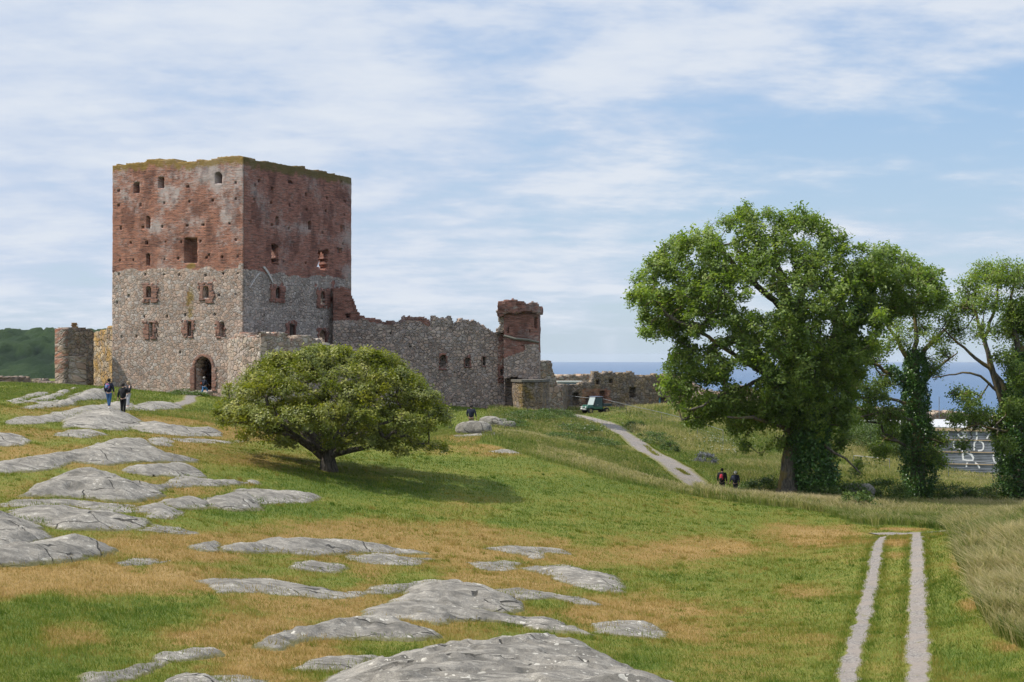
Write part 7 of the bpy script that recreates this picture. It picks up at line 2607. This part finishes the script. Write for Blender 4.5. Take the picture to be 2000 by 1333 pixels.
# roof, rising to the back
mR, ntR = material('roof_sheet')
cR = ntR.add('ShaderNodeTexCoord').outputs['Object']
wR_ = ntR.add('ShaderNodeTexWave', {'Vector': cR, 'Scale': .75, 'Distortion': .1}, wave_type='BANDS', bands_direction='X')
finish(ntR, ntR.mix(ntR.rng(wR_.outputs[1], .80, .95), (0.5, 0.5, 0.5), (0.18, 0.19, 0.2)), .5, wR_.outputs[1], .04, .5, .4)
zf_ = FH.uz(1900, 836)[1]
zb_r = at(1900, 820, 156)[2]
a0, a1 = FH.p0 - FH.d * .3 + hn * .2, FH.p1 + FH.d * .2 + hn * .2
c0, c1 = np.array(xy(1826, 155.5)), np.array(xy(2010, 153.5))
b = MB()
zs = [(a0, zf_), (a1, zf_ - .1), (c1, zb_r - .1), (c0, zb_r)]
b.face_set([(p[0], p[1], z) for p, z in zs] + [(p[0], p[1], z + .07) for p, z in zs], [(3, 2, 1, 0), (4, 5, 6, 7), (0, 1, 5, 4), (1, 2, 6, 5), (2, 3, 7, 6), (3, 0, 4, 7)])
adopt(b.build('roof', mR), hut, HB)
b = MB()
b.box((*(FH.p0 + FH.d * .1 - hn * 6), (hz0 + zf_) / 2), (.1, 12, zf_ - hz0), math.atan2(FH.d[1], FH.d[0]))
adopt(b.build('side_wall', MH), hut, HB)
M_WP = plain('white_paint', (0.80, 0.80, 0.80), .6, var=.05)


def stroke(pts, w=.07):
    """painted line on the sheets, as a thin raised ribbon"""
    b = MB()
    Q = []
    for x_, y_ in pts:
        u, z = FH.uz(x_, y_)
        Q.append((u, z))
    V, Fs = [], []
    for i, (u, z) in enumerate(Q):
        u0, z0 = Q[max(0, i - 1)]
        u1, z1 = Q[min(len(Q) - 1, i + 1)]
        t = np.array([u1 - u0, z1 - z0])
        t = t / max(np.linalg.norm(t), 1e-6)
        for o_ in (.068, .080):
            for sg in (-1, 1):
                p = FH.p0 + FH.d * (u - t[1] * w * sg) + hn * o_
                V.append((p[0], p[1], z + t[0] * w * sg))
    for i in range(len(Q) - 1):
        a_ = i * 4
        Fs += [(a_ + 2, a_ + 6, a_ + 7, a_ + 3), (a_, a_ + 4, a_ + 6, a_ + 2), (a_ + 1, a_ + 3, a_ + 7, a_ + 5)]
    b.face_set(V, Fs)
    adopt(b.build('painted_loop', M_WP), hut, HB)


def arc(cx, cy, rx, ry, a0, a1, n=16):
    return [(cx + rx * math.cos(math.radians(a0 + (a1 - a0) * i / n)), cy - ry * math.sin(math.radians(a0 + (a1 - a0) * i / n))) for i in range(n + 1)]


z0x, z0y, zf1 = 1780, 790, 8.886
g_ = lambda *p: [(z0x + a / zf1, z0y + b / zf1) for a, b in p]
stroke(arc(1845.3, 846.2, 6.2, 6.0, 225, -60))
stroke(g_((790, 470), (840, 462), (880, 480), (905, 520), (905, 560), (885, 582), (850, 570), (820, 540), (800, 515)))
stroke(g_((735, 610), (725, 660), (728, 720), (745, 765)))
stroke(g_((800, 640), (845, 645), (875, 680), (882, 720), (880, 770), (800, 775)))
stroke(g_((1128, 465), (1128, 520), (1135, 580), (1125, 630), (1095, 660), (1085, 700), (1090, 760), (1085, 800)))
stroke(g_((1165, 640), (1205, 645), (1240, 680), (1250, 730), (1240, 780), (1210, 800), (1150, 805)))
stroke(g_((890, 800), (890, 880), (895, 960), (960, 975), (1060, 975), (1070, 930), (1040, 880), (980, 840), (905, 815)), .09)
stroke(g_((1270, 475), (1330, 485), (1355, 510), (1330, 560), (1300, 600)))
stroke(g_((1460, 835), (1425, 870), (1415, 930), (1435, 990), (1470, 1030)))
stroke(g_((1530, 985), (1560, 1005), (1590, 1030)))
stroke(g_((1530, 885), (1620, 875), (1650, 930), (1660, 1000), (1665, 1080), (1665, 1180)))
stroke(g_((970, 1010), (950, 1050), (950, 1090)))
stroke(g_((1100, 1010), (1150, 1050), (1180, 1110)))
stroke(g_((1615, 480), (1612, 560), (1610, 640)))
# scaffold poles behind
for i, (px, y0, y1) in enumerate([(1813.5, 772, 835), (1834, 775, 832)]):
    b = MB()
    p0, p1 = at(px, y1, 158), at(px, y0, 158)
    b.tube([p0, p1], .035, 6)
    tag(b.build('scaffold_pole', M_GALV), ['upright scaffold pole at the left end of the site shelter', 'upright scaffold pole nearer the middle of the site shelter'][i], 'pole')
# covered slab left of the shelter
SL0, SL1 = np.array(xy(1618, 158)), np.array(xy(1800, 155))
b = MB()
dS = (SL1 - SL0) / np.linalg.norm(SL1 - SL0)
cS = (SL0 + SL1) / 2
zS = at(1700, 826, 156)[2]
cov_ = empty('covered_slab', (cS[0], cS[1], zS - 2.2))
tag(cov_, 'long low covered wall with a pale sheeted top between the trees', 'covered wall')
b.box((0, 1.3, 2.2), (np.linalg.norm(SL1 - SL0), 3.0, .30), math.atan2(dS[1], dS[0]))
b.build('sheet_top', plain('sheet_pale', (0.55, 0.54, 0.52), .6, var=.2, scale=3), cov_)
b = MB()
b.box((0, 1.5, 1.0), (np.linalg.norm(SL1 - SL0) - .4, 2.4, 2.2), math.atan2(dS[1], dS[0]))
b.build('dark_base', plain('dark_boards', (0.10, 0.075, 0.055), .9, var=.3), cov_)  # dark brown body under the pale top
# little flat-roofed cabin beyond the far wall
cb = empty('site_cabin', (*xy(1112, 199), at(1112, 752, 199)[2] - 1.45))
tag(cb, 'flat-roofed site cabin with a ribbed grey side peeping over the far wall', 'cabin')
b = MB()
b.box((0, 0, .9), (2.9, 2.4, 1.7))
for k in range(9):
    b.box((-1.3 + k * .32, -1.23, .9), (.05, .06, 1.6))
b.build('wall', plain('cabin_grey', (0.22, 0.28, 0.33), .6), cb)
b = MB()
b.box((0, 0, 1.85), (3.2, 2.7, .16))
b.build('roof', plain('cabin_roof', (0.55, 0.56, 0.50), .6), cb)

# ------------------------------------------------------------------ sea air
hb = MB()
hb.box((0, 0, -29.0), (39000, 39000, 98.0))
mh = bpy.data.materials.new('haze')
mh.use_nodes = True
nh = NT(mh.node_tree)
vol = nh.add('ShaderNodeVolumePrincipled', {'Color': (0.74, 0.83, 0.95, 1), 'Density': 0.00004, 'Anisotropy': 0.2})
nh.add('ShaderNodeOutputMaterial', {'Volume': vol.outputs[0]})
hz_ = hb.build('haze', mh)
tag(hz_, 'thin sea haze', None, kind='stuff')
